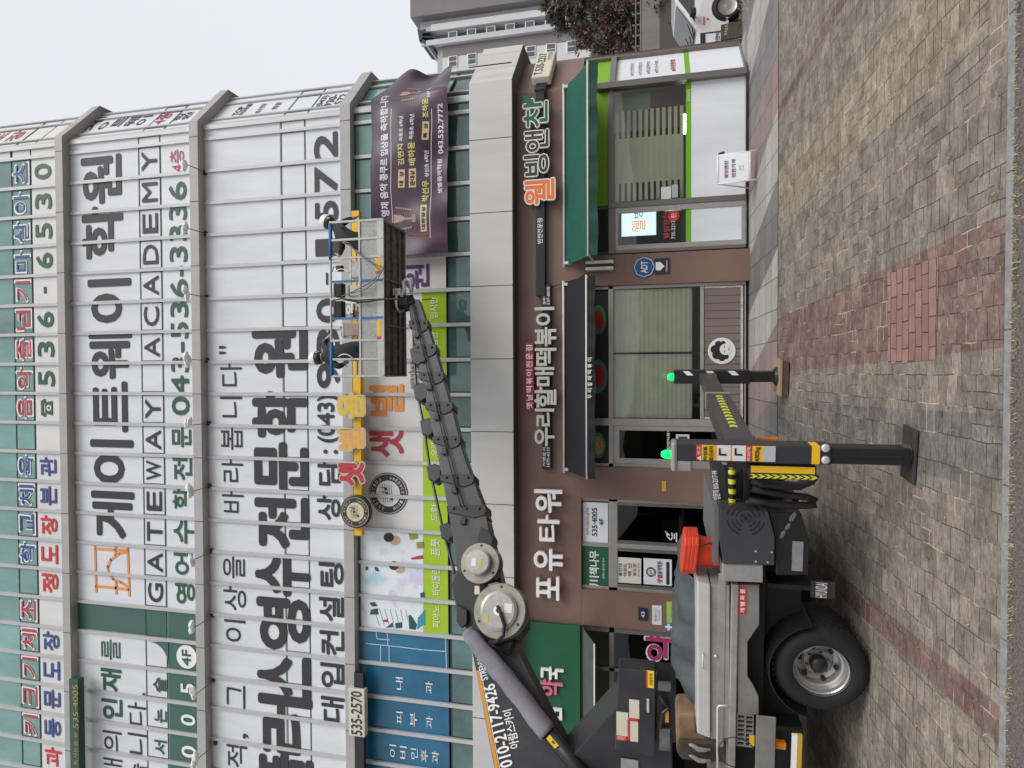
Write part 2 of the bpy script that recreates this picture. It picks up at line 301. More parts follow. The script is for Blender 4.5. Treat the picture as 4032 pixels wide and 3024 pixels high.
KERB = mat('kerb_concrete', (.25,.255,.25), .85, var=.3, scale=14, bump=.3)
YK, YS = -7.19, -2.03
def sheet(name, x0, x1, y0, y1, zo, m, top=None):
    b = MB(); b.face([(x0,y0,gz(y0)+zo), (x1,y0,gz(y0)+zo), (x1,y1,gz(y1)+zo), (x0,y1,gz(y1)+zo)])
    return tag(b.build(name, m), kind='structure')
b = MB(); b.face([(-900,-900,-.62), (900,-900,-.62), (900,1200,-.62), (-900,1200,-.62)]); tag(b.build('ground', mat('bare_ground', (.14,.125,.105), .95, var=.3, scale=1)), kind='structure')
sheet('pavement', -30, 40, -7.62, YS, 0, paving())
sheet('forecourt', -30, 40, YS+.012, .75, .004, slabs())
b = MB(); b.face([(-30,.75,-.004), (40,.75,-.004), (40,2.6,-.35), (-30,2.6,-.35)]); b.face([(-30,2.6,-.35), (60,2.6,-.35), (60,26,-.35), (-30,26,-.35)]); tag(b.build('parking_lot', mat('lot_asphalt', (.10,.098,.095), .9, var=.3, scale=3)), kind='structure')
K0, K1 = ongr('O',3975,60), ongr('O',3937,2900); KD = (K1-K0); KD.z = 0; KD.normalize(); KN = Vector((KD.y,-KD.x,0)); KN = KN if KN.y < 0 else -KN
kp = lambda t, w_: K0 + KD*t + KN*w_
b = MB(); zk = gz(YK); zc_ = lambda p, o=0: (p.x, p.y, SLOPE*p.y+o)
for i in range(-8, 9):
    q = [kp(i*.9+.004,0), kp(i*.9+.896,0), kp(i*.9+.896,.062), kp(i*.9+.004,.062)]
    b.hexa([zc_(p,-.15) for p in q], [zc_(p,.007) for p in q])
tag(b.build('kerb', KERB, bevel=.004), kind='structure')
b = MB(); q = [kp(-9,.066), kp(9,.066), kp(9,.6), kp(-9,.6)]; b.face([zc_(p,.003) for p in q]); q2 = [kp(-9,.6), kp(9,.6), kp(9,40), kp(-9,40)]; z_ = zc_(kp(0,.6))[2]
b.face([zc_(q[3],.003), zc_(q[2],.003), (q2[2].x,q2[2].y,z_), (q2[3].x,q2[3].y,z_)]); tag(b.build('road', ASPH, fix=False), kind='structure')
def patch_mat():
    m = bpy.data.materials.new('salmon_pavers'); m.use_nodes = True; N, L = nodes(m); b = N['Principled BSDF']; b.inputs['Roughness'].default_value = .85
    tc = N.new('ShaderNodeTexCoord'); k = N.new('ShaderNodeTexBrick'); k.inputs['Scale'].default_value = 1; k.inputs['Brick Width'].default_value = .21; k.inputs['Row Height'].default_value = .105; k.inputs['Mortar Size'].default_value = .005
    wn = N.new('ShaderNodeTexNoise'); wn.inputs['Scale'].default_value = 4; L.new(tc.outputs['Object'], wn.inputs['Vector'])
    wv = N.new('ShaderNodeVectorMath'); wv.operation = 'MULTIPLY_ADD'; wv.inputs[1].default_value = (.05,.05,0); L.new(wn.outputs['Color'], wv.inputs[0]); L.new(tc.outputs['Object'], wv.inputs[2]); L.new(wv.outputs[0], k.inputs['Vector'])
    k.inputs['Color1'].default_value = (.32,.185,.155,1); k.inputs['Color2'].default_value = (.245,.135,.115,1); k.inputs['Mortar'].default_value = (.06,.045,.04,1)
    n3 = N.new('ShaderNodeTexNoise'); n3.inputs['Scale'].default_value = 9; n3.inputs['Detail'].default_value = 8; L.new(tc.outputs['Object'], n3.inputs['Vector']); r3 = N.new('ShaderNodeValToRGB'); r3.color_ramp.elements[0].color = (.6,.6,.6,1); r3.color_ramp.elements[1].color = (1.25,1.25,1.25,1); L.new(n3.outputs[0], r3.inputs[0])
    x = N.new('ShaderNodeMix'); x.data_type = 'RGBA'; x.blend_type = 'MULTIPLY'; x.inputs[0].default_value = 1; L.new(k.outputs['Color'], x.inputs[6]); L.new(r3.outputs[0], x.inputs[7]); L.new(x.outputs[2], b.inputs['Base Color'])
    bp = N.new('ShaderNodeBump'); bp.inputs['Strength'].default_value = .6; bp.inputs['Distance'].default_value = .008; bp.invert = True; L.new(k.outputs['Fac'], bp.inputs['Height']); L.new(bp.outputs[0], b.inputs['Normal']); return m
_q = [ongr('D2',x,y) for x, y in ((822,120),(1160,20),(1140,690),(828,722))]
b = MB(); b.face([(p.x, p.y, p.z+.004) for p in _q]); tag(b.build('pavement_patch', patch_mat()), kind='structure')
# dry grass in the gutter and in the joints
b = MB(); rg = random.Random(3)
def tuft(x, y, z, n, h):
    for _ in range(n):
        a = rg.uniform(0, 6.28); l = rg.uniform(.4, 1)*h; dx, dy = math.cos(a), math.sin(a); wd = .0022
        p = Vector((x+rg.gauss(0,.012), y+rg.gauss(0,.008), z)); tip = p + Vector((dx*l*.8, dy*l*.8, l*rg.uniform(.25,.8))); md = p.lerp(tip, .5) + Vector((0,0,l*.15)); s = Vector((-dy, dx, 0))*wd
        b.face([p-s, p+s, md+s*.8, md-s*.8], rg.randrange(2)); b.face([md-s*.8, md+s*.8, tip], rg.randrange(2))
for _ in range(650): (lambda p: tuft(p.x, p.y, SLOPE*p.y+.003, rg.randint(1,4), .035))(kp(rg.uniform(-.5,5.6), .07+abs(rg.gauss(0,.03))))
for _ in range(170):
    y = rg.uniform(-7.2,-4.0); x = round(rg.uniform(-3,3)/.205)*.205 + .02; tuft(x, y, gz(y), rg.randint(2,6), rg.uniform(.015,.04))
for _ in range(260): tuft(rg.uniform(6.3,8.2), rg.uniform(-.3,1.3), .004, rg.randint(3,6), .09)
tag(b.build('dry_grass', [mat('straw', (.46,.38,.22), .9), mat('straw_dull', (.24,.19,.10), .9)], fix=False), kind='stuff')
# ------------------------------------------------------------------ the commercial building
W, X0 = .678, 5.02
def XM(m): return X0 - W*m
Zf = lambda xo, Y=0: on('O', xo, 1066, Y).z
CX = 5.27; CD = Vector((.743,.669,0)).normalized(); CN = Vector((CD.y,-CD.x,0)); CL = 1.30
CE = Vector((CX,0,0)) + CD*CL
BLD = empty('commercial_building', (0,0,0), 'five storey commercial building with grey bands, teal glass and lettered window panels', 'building')
def plan(off, xl=-10.6, yb=9.5):
    n1 = Vector((0,-1,0)); k = off*math.tan(R(21)); 
    c = Vector((CX+k, -off, 0)); e = CE + CN*off
    t = (CE.x + off - (CX + CN.x*off))/CD.x; e2 = Vector((CX,0,0)) + CN*off + CD*t
    return [Vector((xl,-off,0)), c, e2, Vector((CE.x+off, yb, 0)), Vector((xl, yb, 0))]
def storey_slab(name, off, z0, z1, m, label=None, seams=(), parent=BLD):
    b = MB(); P = plan(off); b.slab([p+Vector((0,0,z0)) for p in P], (0,0,z1-z0), 0)
    for x in seams: b.box(x-.006, x+.006, -off-.003, -off+.02, z0-.002, z1+.002, 1)
    for t in (.45, 1.0):
        q = P[1].lerp(P[2], t*.8/1.0); d = CD*.002
        b.slab([q-d+CN*.0012+Vector((0,0,z0-.002)), q+d+CN*.0012+Vector((0,0,z0-.002)), q+d-CN*.02+Vector((0,0,z0-.002)), q-d-CN*.02+Vector((0,0,z0-.002))], (0,0,z1-z0+.004), 1)
    o = b.build(name, [m, SEAM], parent); tag(o, label); return o
b = MB(); P = plan(-.07); b.slab([p+Vector((0,0,4.2)) for p in P], (0,0,14.9)); b.build('wall', mat('inner_wall', (.05,.055,.055), .8), BLD)
ZB = [(7.45,7.667), (10.953,11.161), (14.475,14.679)]
for z0, z1 in ZB: storey_slab('floor_band', .2, z0, z1, BANDM, seams=[XM(m) for m in range(0,24,4)] + [XM(m+2) for m in range(0,24,4)])
storey_slab('canopy_band', .33, 4.14, 4.953, BANDL, 'wide light grey panelled band above the shops', seams=[XM(m) for m in range(-1,23,2)])
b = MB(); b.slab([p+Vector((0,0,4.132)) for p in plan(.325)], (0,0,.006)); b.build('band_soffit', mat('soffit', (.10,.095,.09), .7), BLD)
def rowz(*xs): return [Zf(x) for x in xs]
F5 = rowz(223,132,128,54,51); F4 = rowz(752,642,638,553,551,289); F3 = rowz(1405,1210,1207,1113,1108,815); F2 = rowz(1853,1764,1758,1413)
RD = random.Random(11)
def cell(org, dr, nm, t0, t1, z0, z1, mb, m, y=0, bd=0, mbd=None):
    """panel from t0..t1, z0..z1 in frame org + dr*t, pushed out by y along nm; bd = dark border"""
    p = lambda t, z, o=0: org + dr*t + nm*(y+o) + Vector((0,0,z))
    mb.face([p(t0,z0), p(t1,z0), p(t1,z1), p(t0,z1)], m)
    if bd:
        for a0, a1, c0, c1 in ((t0,t1,z0,z0+bd), (t0,t1,z1-bd,z1), (t0,t0+bd,z0+bd,z1-bd), (t1-bd,t1,z0+bd,z1-bd)):
            mb.face([p(a0,c0,.003), p(a1,c0,.003), p(a1,c1,.003), p(a0,c1,.003)], mbd)
WM = [TEAL, TEALD, WHITE, WHITE2, GREENV, LIME, NAVYV, SEAM]
def bay(org, dr, nm, t0, t1, floor, m):
    """one window of one storey: glass + its vinyl film"""
    g = MB(); f = MB(); a, c = t0+.03, t1-.03; C_ = lambda mb, z0, z1, mt, y=0, bd=0: cell(org, dr, nm, a, c, z0, z1, mb, mt, y, bd, 7)
    if floor == 5:
        C_(g, F5[4], 18.9, 0); C_(g, F5[1], F5[3], 0 if m < 0 else 1, 0, .022)
        if m >= 0: C_(f, F5[2], F5[3], 1 if m < 0 else 0, .004, .024)
        C_(f, 14.6, F5[1], 3, .004)
        if m < 0: f = MB(); C_(f, 14.6, F5[1], 3, .004); C_(f, F5[1]+.02, F5[3]-.02, 3, .004, .012); C_(f, F5[4], 18.8, 3, .004, .012)
    elif floor == 4:
        gr = m == 15
        C_(g, 11.1, 14.5, 0)
        C_(f, F4[5]-.02 if False else F4[4], 14.48, 4 if gr else 2, .004)
        C_(f, F4[2], F4[3], 4 if gr else 2, .004, .022)
        C_(f, 11.1, F4[1], 4 if gr or m >= 16 else 2, .004)
    elif floor == 3:
        C_(g, 7.6, 10.99, 0); C_(f, F3[4], 10.98, 2, .004); C_(f, F3[2], F3[3], 2, .004, .018); C_(f, 7.6, F3[1], 2, .004)
    else:
        C_(g, 4.9, F2[1], 1 if m < 99 else 0, 0, .03); C_(g, F2[2], 7.46, 0, 0, .03)
        if 5 <= m <= 14:
            zl = on('B2', 1098, 600).z; C_(f, F2[2]+.01, zl, 5, .004); C_(f, zl, 7.40, 3, .004)
        elif m == 4: C_(f, F2[2]+.01, 7.40, 3, .004)
        elif m >= 15: C_(f, F2[2]+.01, 7.42, 6, .004)
    wd = g.build('window', WM, BLD, fix=False)
    if f.f: f.build('window_film', WM, wd, fix=False)
FO = Vector((0,0,0)); FD = Vector((1,0,0)); FN = Vector((0,-1,0))
ZFL = {5: (14.68,18.9), 4: (11.16,14.48), 3: (7.665,10.96), 2: (4.95,7.455)}
for fl in (5,4,3,2):
    for m in range(0, 22):
        bay(FO, FD, FN, XM(m+1), XM(m), fl, m)
        q = MB(); x = XM(m); q.box(x-.035, x+.035, -.05, .05, *ZFL[fl]); q.build('mullion', MULL, BLD)
    bay(FO, FD, FN, XM(0), CX-.02, fl, -1)
    q = MB(); q.slab([Vector((CX-.06,-.05,ZFL[fl][0])), Vector((CX+.02,-.05,ZFL[fl][0])), Vector((CX,0,ZFL[fl][0]))+CD*.07+CN*.05, Vector((CX,.05,ZFL[fl][0]))+CD*.06, Vector((CX-.06,.05,ZFL[fl][0]))], (0,0,ZFL[fl][1]-ZFL[fl][0])); q.build('mullion', MULL, BLD)
    for a, c in ((.06,.30), (.30,1.02), (1.02,CL)):
        bay(Vector((CX,0,0)), CD, CN, a, c, fl, -2)
        q = MB(); p = Vector((CX,0,ZFL[fl][0])) + CD*c; d = CD*.025
        q.slab([p-d+CN*.04, p+d+CN*.04, p+d-CN*.04, p-d-CN*.04], (0,0,ZFL[fl][1]-ZFL[fl][0])); q.build('mullion', MULL, BLD)
# ---- lettering on the windows
YL = -.016
def line(name, items, m, bold=.03, label=None, Y=YL, outline=None):
    """items: (string, crop, x0, y0, x1, y1)"""
    b = MB()
    if outline:
        for s, c, x0, y0, x1, y1 in items: putF(b, s, c, x0-5, y0-5, x1+5, y1+5, Y+.004, bold+.035, 1)
    for s, c, x0, y0, x1, y1 in items: putF(b, s, c, x0, y0, x1, y1, Y, bold, 0)
    o = b.build(name, [m] + ([outline] if outline else []), BLD, fix=False); return tag(o, label)
def perbay(name, s, m0, z0, z1, mt, wf=.62, bold=.03, label=None, outline=None, m2=None):
    b = MB()
    for i, ch in enumerate(s):
        if ch == ' ': continue
        xc = (XM(m0-i) + XM(m0-i+1))/2; wd = W*wf*(.45 if ch in "'\",.I-" else 1)
        zz0, zz1 = (z0 + (z1-z0)*.42, z0 + (z1-z0)*.56) if ch == '-' else (z0, z1)
        if outline: put(b, ch, (xc-wd/2-.03, YL+.004, zz0-.03), (1,0,0), (0,0,1), wd+.06, zz1-zz0+.06, bold+.04, 1)
        put(b, ch, (xc-wd/2, YL, zz0), (1,0,0), (0,0,1), wd, zz1-zz0, bold, 0)
    return tag(b.build(name, [mt] + ([outline] if outline else []), BLD, fix=False), label)
def zmid(lo, hi, k=.16): d = hi-lo; return lo+d*k, hi-d*k
zA = zmid(F5[2], F5[3], .12); zB = zmid(Zf(223), F5[1], .16)
OUT = TXTW
perbay('lettering', '츠아살마'[::-1], 3, *zA, BLUEV, .66, .03, 'blue letters with white outlines', OUT)
perbay('lettering', '음악줄넘기', 8, *zA, REDV, .66, .03, 'red letters with white outlines', OUT)
perbay('lettering', '학교체육', 13, *zA, BLUEV, .66, .03, 'blue letters with white outlines', OUT)
perbay('lettering', '키크기체조', 19, *zA, REDV, .66, .03, 'red letters with white outlines', OUT)
perbay('lettering', '536-6530', 7, *zB, GRN, .5, .05, 'dark green digits'); perbay('lettering', '본관', 11, *zB, BLUEV, .62, .05)
perbay('lettering', '정도장', 14, *zB, REDB, .62, .05); perbay('lettering', '동문도장', 19, *zB, BLUEV, .62, .05); perbay('lettering', '학과', 21, *zB, REDB, .62, .05)
b = MB(); xc = (XM(8)+XM(9))/2; zc = (zB[0]+zB[1])/2                    # telephone symbol
b.face([(xc-.17,YL,zc-.16), (xc+.17,YL,zc-.16), (xc+.12,YL,zc+.05), (xc-.12,YL,zc+.05)]); b.face([(xc-.22,YL,zc+.05), (xc-.14,YL,zc+.02), (xc-.10,YL,zc+.10), (xc+.10,YL,zc+.10), (xc+.14,YL,zc+.02), (xc+.22,YL,zc+.05), (xc+.16,YL,zc+.17), (xc-.16,YL,zc+.17)])
disc(b, (xc,YL-.002,zc-.06), (0,-1,0), .035, .07, 1, 20); b.build('telephone_mark', [GRN, WHITE], BLD, fix=False)
line('lettering', [('게이트웨이', 'P', 196,605,284,1160), ('학원', 'P', 178,338,262,556)], INK, .055, 'large charcoal letters of the fourth storey')
zC = zmid(F4[2], F4[3], .16)
perbay('lettering', 'GATEWAY ACADEMY', 14, *zC, INK, .62, .03, 'boxed charcoal capitals')
line('lettering', [('043-536-3336', 'O', 671,716,738,1634), ('문','A2',1125,1135,1245,1260), ('전','A2',1130,1330,1250,1475), ('학','A2',1130,1530,1240,1662), ('수','A3',1110,75,1235,225), ('어','A3',1110,290,1225,425), ('영','A3',1120,485,1240,610)], GRN, .04, 'green letters and phone number')
line('lettering', [('4층', 'A1', 1108,975,1200,1125)], REDV, .02, 'red letters')
b = MB()                                                                # orange bridge mark
def st(c, pts, wd, mb, m=0, Y=YL):
    P = [on(c, x, y, Y) for x, y in pts]
    for p, q in zip(P, P[1:]):
        d = (q-p).normalized(); s = Vector((-d.z,0,d.x))*wd/2; e = d*wd*.3; mb.face([p-e-s, q+e-s, q+e+s, p-e+s], m)
for pts in ([(604,245),(612,535)], [(608,262),(735,268),(815,272)], [(610,500),(735,510),(818,522)], [(812,250),(824,560)], [(735,250),(735,300)], [(738,470),(740,548)], [(812,280),(760,290),(705,330),(685,375),(690,420),(720,455),(770,475),(815,505)]): st('A3', pts, .055, b)
b.build('bridge_emblem', ORNG, BLD, fix=False)
line('lettering', [('를','A3',645,840,765,970)], GRN, .0); line('lettering', [('재','A3',645,1030,770,1165), ('인','A3',650,1220,775,1345), ('.','A3',908,1180,925,1195)], GRN, .05)
line('lettering', [('의','A3',655,1425,775,1550), ('다','A3',815,1240,930,1385), ('니','A3',815,1440,935,1570), ('래','A3',660,1600,780,1720), ('습','A3',820,1630,940,1750)], INK, .0)
line('lettering', [('술','A3',978,1085,1058,1175), ('논','A3',985,1285,1060,1370), ('서','A3',985,1485,1062,1570), ('독','A3',990,1680,1068,1770)], GRN, .04)
b = MB(); disc(b, on('A3',1190,950,YL), (0,-1,0), 0, .26, 0); b.build('round_patch', TXTW, BLD, fix=False)
line('lettering', [('4F','A3',1160,905,1215,1005)], GRN, .04, Y=YL-.006)
line('lettering', [('5','A3',1155,1122,1240,1185), ('0','A3',1155,1320,1245,1385), ('0','A3',1160,1520,1250,1590), ('4','A3',1165,1725,1255,1800)], TXTW, .05, 'white digits on green')
b = MB(); o_, c_ = on('A3',1075,848,YL), on('A3',950,848,YL); P = [on('A3',950,855,YL)] + [on('A3', 950+125*math.sin(a), 1020-165*math.cos(a), YL) for a in [R(q) for q in range(0,91,10)]][1:] + [on('A3',1072,855,YL)]
b.face(P); b.build('corner_patch', GREENV, BLD, fix=False)
INKL = lambda *i: line('lettering', i, INK, .0)
INKL(('"','A2',1430,600,1475,655), ('다','A2',1437,712,1578,865), ('니','A2',1438,932,1580,1068), ('봅','A2',1443,1135,1582,1280), ('라','A2',1447,1340,1586,1490), ('바','A2',1450,1545,1590,1690), ('을','A3',1422,310,1560,450), ('상','A3',1425,500,1568,655), ('이','A3',1430,715,1565,855), ('그','A3',1445,1130,1562,1275), (',','A3',1548,1440,1585,1475), ('적','A3',1445,1515,1575,1655))
line('lettering', [('원','O',1000,1298,1202,1480), ('학','O',1000,1550,1204,1715), ('문','O',1008,1750,1206,1925), ('전','O',1010,1965,1208,2152), ('수','O',1012,2196,1214,2338), ('영','O',1018,2364,1216,2553), ('스','O',1020,2590,1216,2738), ('러','O',1024,2748,1222,2962), ('플','O',1028,2972,1226,3160)], INK, .075, 'very large heavy charcoal letters of the third storey')
line('lettering', [('대','B3',430,1210,575,1362), ('입','B3',426,995,572,1145), ('컨','B3',422,785,572,935), ('설','B3',418,570,570,720), ('팅','B3',416,352,568,500), ('상','B2',415,1580,560,1735), ('담','B2',418,1350,562,1510), (':','B2',455,1280,545,1304), ('(043)','B2',416,922,556,1230)], INK, .045)
line('lettering', [('9','E',110,1445,300,1650), ('3','E',108,1145,296,1385), ('0','E',106,880,292,1080), ('-','E',184,650,200,755), ('1','E',98,362,288,498), ('5','E',95,30,284,190), ('7','B1',400,1090,540,1262), ('2','B1',396,870,540,1045)], INK, .07, 'very large charcoal phone digits')
# second storey films
line('lettering', [('원','B2',985,70,1140,240)], PURP, .03); line('lettering', [('별','L',345,35,632,298)], ORNG, .05, 'large orange letter'); line('lettering', [('샛','L',345,435,632,655)], REDV, .05, 'large red letter')
WL = lambda *i: line('lettering', i, TXTW, .02)
WL(('입시반','K',362,305,442,520), ('중등반','K',365,660,445,860), ('초등반','K',370,1010,450,1200), ('오카리나','L',878,400,930,655), ('드럼','L',878,1080,932,1220), ('플룻','L',880,1375,955,1525))
WL(('바이올린','B3',1135,385,1188,555), ('피아노','B3',1140,625,1185,762), ('내','B3',905,1080,950,1160), ('과','B3',1095,1105,1140,1185), ('피','B3',908,1300,950,1380), ('부','B3',995,1305,1042,1395), ('과','B3',1098,1328,1140,1405), ('이','B3',865,1510,908,1590), ('비','B3',930,1520,975,1600), ('인','B3',1000,1532,1045,1605), ('후','B3',1065,1540,1110,1620), ('과','B3',1135,1550,1180,1628))
line('lettering', [('상담및악기문의','K',168,960,205,1230), ('010-3230-3737','K',215,820,252,1180)], INK, .03)
b = MB()                                                                # round music emblem on the glass
def emblem(b, c, n, r, mi=(0,1)):
    n = Vector(n).normalized(); c = Vector(c); disc(b, c+n*.004, n, 0, r, mi[0]); disc(b, c+n*.007, n, r*.93, r*.955, mi[1]); disc(b, c+n*.007, n, 0, r*.62, mi[1])
    a = Vector((0,0,1)); s = n.cross(a)*-1 if False else a.cross(n)
    for i, ch in enumerate('SAET BYEOL'):
        t = R(160 - i*14); p = c + n*.009 + (s*math.cos(t) + a*math.sin(t))*r*.77; u = (s*math.cos(t)+a*math.sin(t)); rt = u.cross(n)*-1
        if ch != ' ': put(b, ch, p - rt*r*.055 - u*r*.07, rt, u, r*.11, r*.15, .03, mi[1])
    for i, ch in enumerate('MUSIC ACADEMY'):
        t = R(205 + i*12); p = c + n*.009 + (s*math.cos(t) + a*math.sin(t))*r*.77; u = -(s*math.cos(t)+a*math.sin(t)); rt = u.cross(n)*-1
        if ch != ' ': put(b, ch, p - rt*r*.05 - u*r*.07, rt, u, r*.10, r*.14, .03, mi[1])
    for k in range(5):
        z = (k-2)*r*.11; p = c + n*.010; b.face([p+s*(-r*.42)+a*(z-r*.012), p+s*(r*.42)+a*(z-r*.012+r*.06), p+s*(r*.42)+a*(z+r*.012+r*.06), p+s*(-r*.42)+a*(z+r*.012)], mi[0])
    for dx, dz in ((-.25,-.2), (.0,.05), (.22,.12)):
        q = c + n*.012 + s*(dx*r) + a*(dz*r); disc(b, q, n, 0, r*.075, mi[0], 14); b.face([q+s*r*.05, q+s*r*.08, q+s*r*.08+a*r*.32, q+s*r*.05+a*r*.32], mi[0])
emblem(b, on('L',505,980,-.012), (0,-1,0), .42); b.build('round_emblem', [INK, WHITE2], BLD, fix=False)
# illustrated poster films of the second storey (plain watercolour washes with abstract keys)
def wash():
    m = bpy.data.materials.new('watercolour_film'); m.use_nodes = True; N, L = nodes(m); bs = N['Principled BSDF']; bs.inputs['Roughness'].default_value = .5
    tc = N.new('ShaderNodeTexCoord'); nz = N.new('ShaderNodeTexNoise'); nz.inputs['Scale'].default_value = 1.6; nz.inputs['Detail'].default_value = 4; L.new(tc.outputs['Object'], nz.inputs['Vector'])
    rp = N.new('ShaderNodeValToRGB'); e = rp.color_ramp.elements; e[0].position = .3; e[0].color = (.42,.66,.72,1); e[1].position = .68; e[1].color = (.74,.52,.66,1)
    for p, c in ((.42,(.72,.80,.82,1)), (.55,(.76,.80,.82,1)), (.61,(.62,.62,.78,1))): e.new(p).color = c
    L.new(nz.outputs[0], rp.inputs[0]); L.new(rp.outputs[0], bs.inputs['Base Color']); return m
WS = wash(); KEY = mat('ink_teal', (.01,.09,.10), .5); SKINM = mat('skin', (.55,.36,.27), .6); HAIR = mat('hair_dark', (.012,.010,.010), .5)
for m in (12,13,14):
    b = MB(); zl = on('B2',1098,600).z
    b.face([(XM(m+1)+.035,-.009,zl+.01), (XM(m)-.035,-.009,zl+.01), (XM(m)-.035,-.009,7.39), (XM(m+1)+.035,-.009,7.39)]); b.build('poster_film', WS, BLD, fix=False)
b = MB()
def poly(c, pts, m, Y=-.013): b.face([on(c, x, y, Y) for x, y in pts], m)
for pts in ([(735,605),(770,600),(790,625),(755,630)], [(745,650),(790,640),(795,680),(740,680)], [(985,685),(1000,682),(1040,745),(1030,778),(990,772)], [(900,735),(945,728),(945,765),(905,768)], [(840,765),(885,728),(890,760)], [(1060,545),(1085,535),(1090,570),(1062,572)], [(710,375),(728,372),(730,395),(712,398)], [(765,375),(790,380),(800,405),(775,402)]): poly('B3', pts, 0)
poly('B3', [(1045,700),(1090,650),(1090,740),(1040,775)], 1); poly('B3', [(820,715),(850,710),(855,728),(830,728)], 2)
for k in range(7): st('B3', [(800+k*30, 750-k*6), (765+k*34, 640+k*2)], .008, b, 0, -.013)
b.build('poster_drawing', [KEY, mat('ink_sea', (.05,.30,.38), .5), REDV], BLD, fix=False)
b = MB()                                                                # two children playing, drawn on the film
for (cx, cy, s) in ((900,190,1.), (930,370,.95)):
    poly('B3', [(cx+35*s*math.cos(t*.524), cy+18*s+32*s*math.sin(t*.524)) for t in range(12)], 1)
    poly('B3', [(cx-40*s+34*s*math.cos(t*.524), cy-2+30*s*math.sin(t*.524)) for t in range(12)], 0, -.0135)
    poly('B3', [(cx+35*s,cy-25*s),(cx+110*s,cy-30*s),(cx+120*s,cy+40*s),(cx+35*s,cy+35*s)], 2, -.0135)
poly('B3', [(985,160),(1040,150),(1050,195),(995,205)], 3, -.014); poly('B3', [(1035,220),(1080,215),(1085,255),(1040,258)], 3, -.014); poly('B3', [(1000,318),(1075,300),(1080,325),(1005,330)], 4, -.014)
b.build('poster_drawing', [HAIR, SKINM, WHITE, mat('drum_gold', (.30,.26,.05), .5), REDV], BLD, fix=False)
b = MB()
for pts in ([(715,865),(870,880),(1080,905),(1225,915)], [(780,795),(785,835),(865,842)], [(850,800),(855,875)], [(808,880),(808,985)], [(862,880),(862,995)], [(1222,835),(1228,1030)]): st('B3', pts, .018, b, 0, -.012)
b.build('peeled_tape_mark', mat('tape_pale', (.45,.60,.68), .4), BLD, fix=False)
# chamfered corner lettering
def putC(b, s, c, x0, y0, x1, y1, bold=.03, m=0):
    p0 = Vector((CX,0,0)) + CN*.012; xm, ym = (x0+x1)/2, (y0+y1)/2
    L_, R_, T_, B_ = onplane(c,xm,y1,p0,CN), onplane(c,xm,y0,p0,CN), onplane(c,x0,ym,p0,CN), onplane(c,x1,ym,p0,CN)
    d = (R_-L_).dot(CD); o = p0 + CD*(L_-p0).dot(CD); o.z = B_.z; put(b, s, o, CD, (0,0,1), d, T_.z-B_.z, bold, m)
b = MB()
for s, q in (('게','590,645,775,850'), ('이','670,720,775,840'), ('트','750,805,770,825'), ('웨','830,890,768,820'), ('이','910,965,760,812'), ('학','1155,1195,740,785'), ('원','1202,1240,735,780')):
    x0, x1, y0, y1 = map(float, q.split(',')); putC(b, s, 'A1', x0, y0, x1, y1)
putC(b, 'TOP', 'A1', 1540,700,1575,750); putC(b, '미래를', 'A1', 1590,680,1620,745); putC(b, '영수전문', 'B1', 30,680,60,735); putC(b, '학원', 'B1', 130,672,165,712); putC(b, '(043)', 'B1', 425,628,470,695); putC(b, '930-', 'B1', 480,622,525,690); putC(b, '1572', 'B1', 540,618,585,690)
b.build('lettering', INK, BLD, fix=False)
b = MB(); putC(b, '4층', 'A1', 1020,745,1095,805); putC(b, '장', 'A1', 70,858,140,915); putC(b, '도', 'A1', -30,870,20,925); b.build('lettering', REDV, BLD, fix=False)
# ------------------------------------------------------------------ ground-floor shops (parts of the building)
YP = .10                                      # plane of the shop fronts, behind the granite
XP = lambda c, y, x=1100, Y=0: on(c, x, y, Y).x
zsoff = 4.13
zopen = on('C3', 468, 400).z                  # head of the entrance opening
xr_shop_l, p1_r, p1_l = XP('C1',1645), XP('C1',1645), XP('C2',190)
mid_r, mid_l = p1_l, XP('C2',1405); ent_r, ent_l = XP('C2',1612,900), XP('C3',535,700); lef_r = XP('C3',765,700)
b = MB()
P = plan(0)
b.slab([Vector((-10.6,0,zopen)), Vector((CX,0,zopen)), Vector((CE.x,CE.y,zopen)), Vector((CE.x,CE.y+.25,zopen)), Vector((CX-.1,.25,zopen)), Vector((-10.6,.25,zopen))], (0,0,zsoff-zopen))
b.build('granite_fascia', GRAN, BLD)
for x0, x1, lb in ((p1_l, p1_r, None), (ent_r, mid_l, None), (lef_r, ent_l, None)):
    b = MB(); b.box(x0, x1, 0, .25, -.05, zopen-.002); b.build('granite_pillar', GRAN, BLD)
b = MB(); b.slab([Vector((p.x,p.y,-.05)) for p in (CE, CE+Vector((0,8.5,0)), CE+Vector((-.2,8.5,0)), CE+Vector((-.2,.1,0)))], (0,0,4.18)); b.build('granite_side_wall', GRAN, BLD)
b = MB(); b.box(-10.6, CX+.1, 2.6, 2.7, -.05, 4.13); b.box(-10.6, CX+.8, .3, 2.6, -.06, .03); b.box(-10.6, CX+.6, .3, 2.6, 3.6, 3.62); b.build('shop_interior', mat('interior_dim', (.28,.29,.27), .8), BLD)
GL = glass_mat('shop_glass', (.96,.98,.95), 0); GLD = glass_mat('dark_glass', (.10,.14,.15), 0)
GREENP = mat('panel_green', (.20,.42,.01), .5); GREENS = mat('stripe_green', (.15,.40,.01), .5); BLINDM = mat('blind_beige', (.85,.83,.68), .8); BLINDG = mat('blind_pale_green', (.84,.83,.68), .75, var=.1, scale=2)
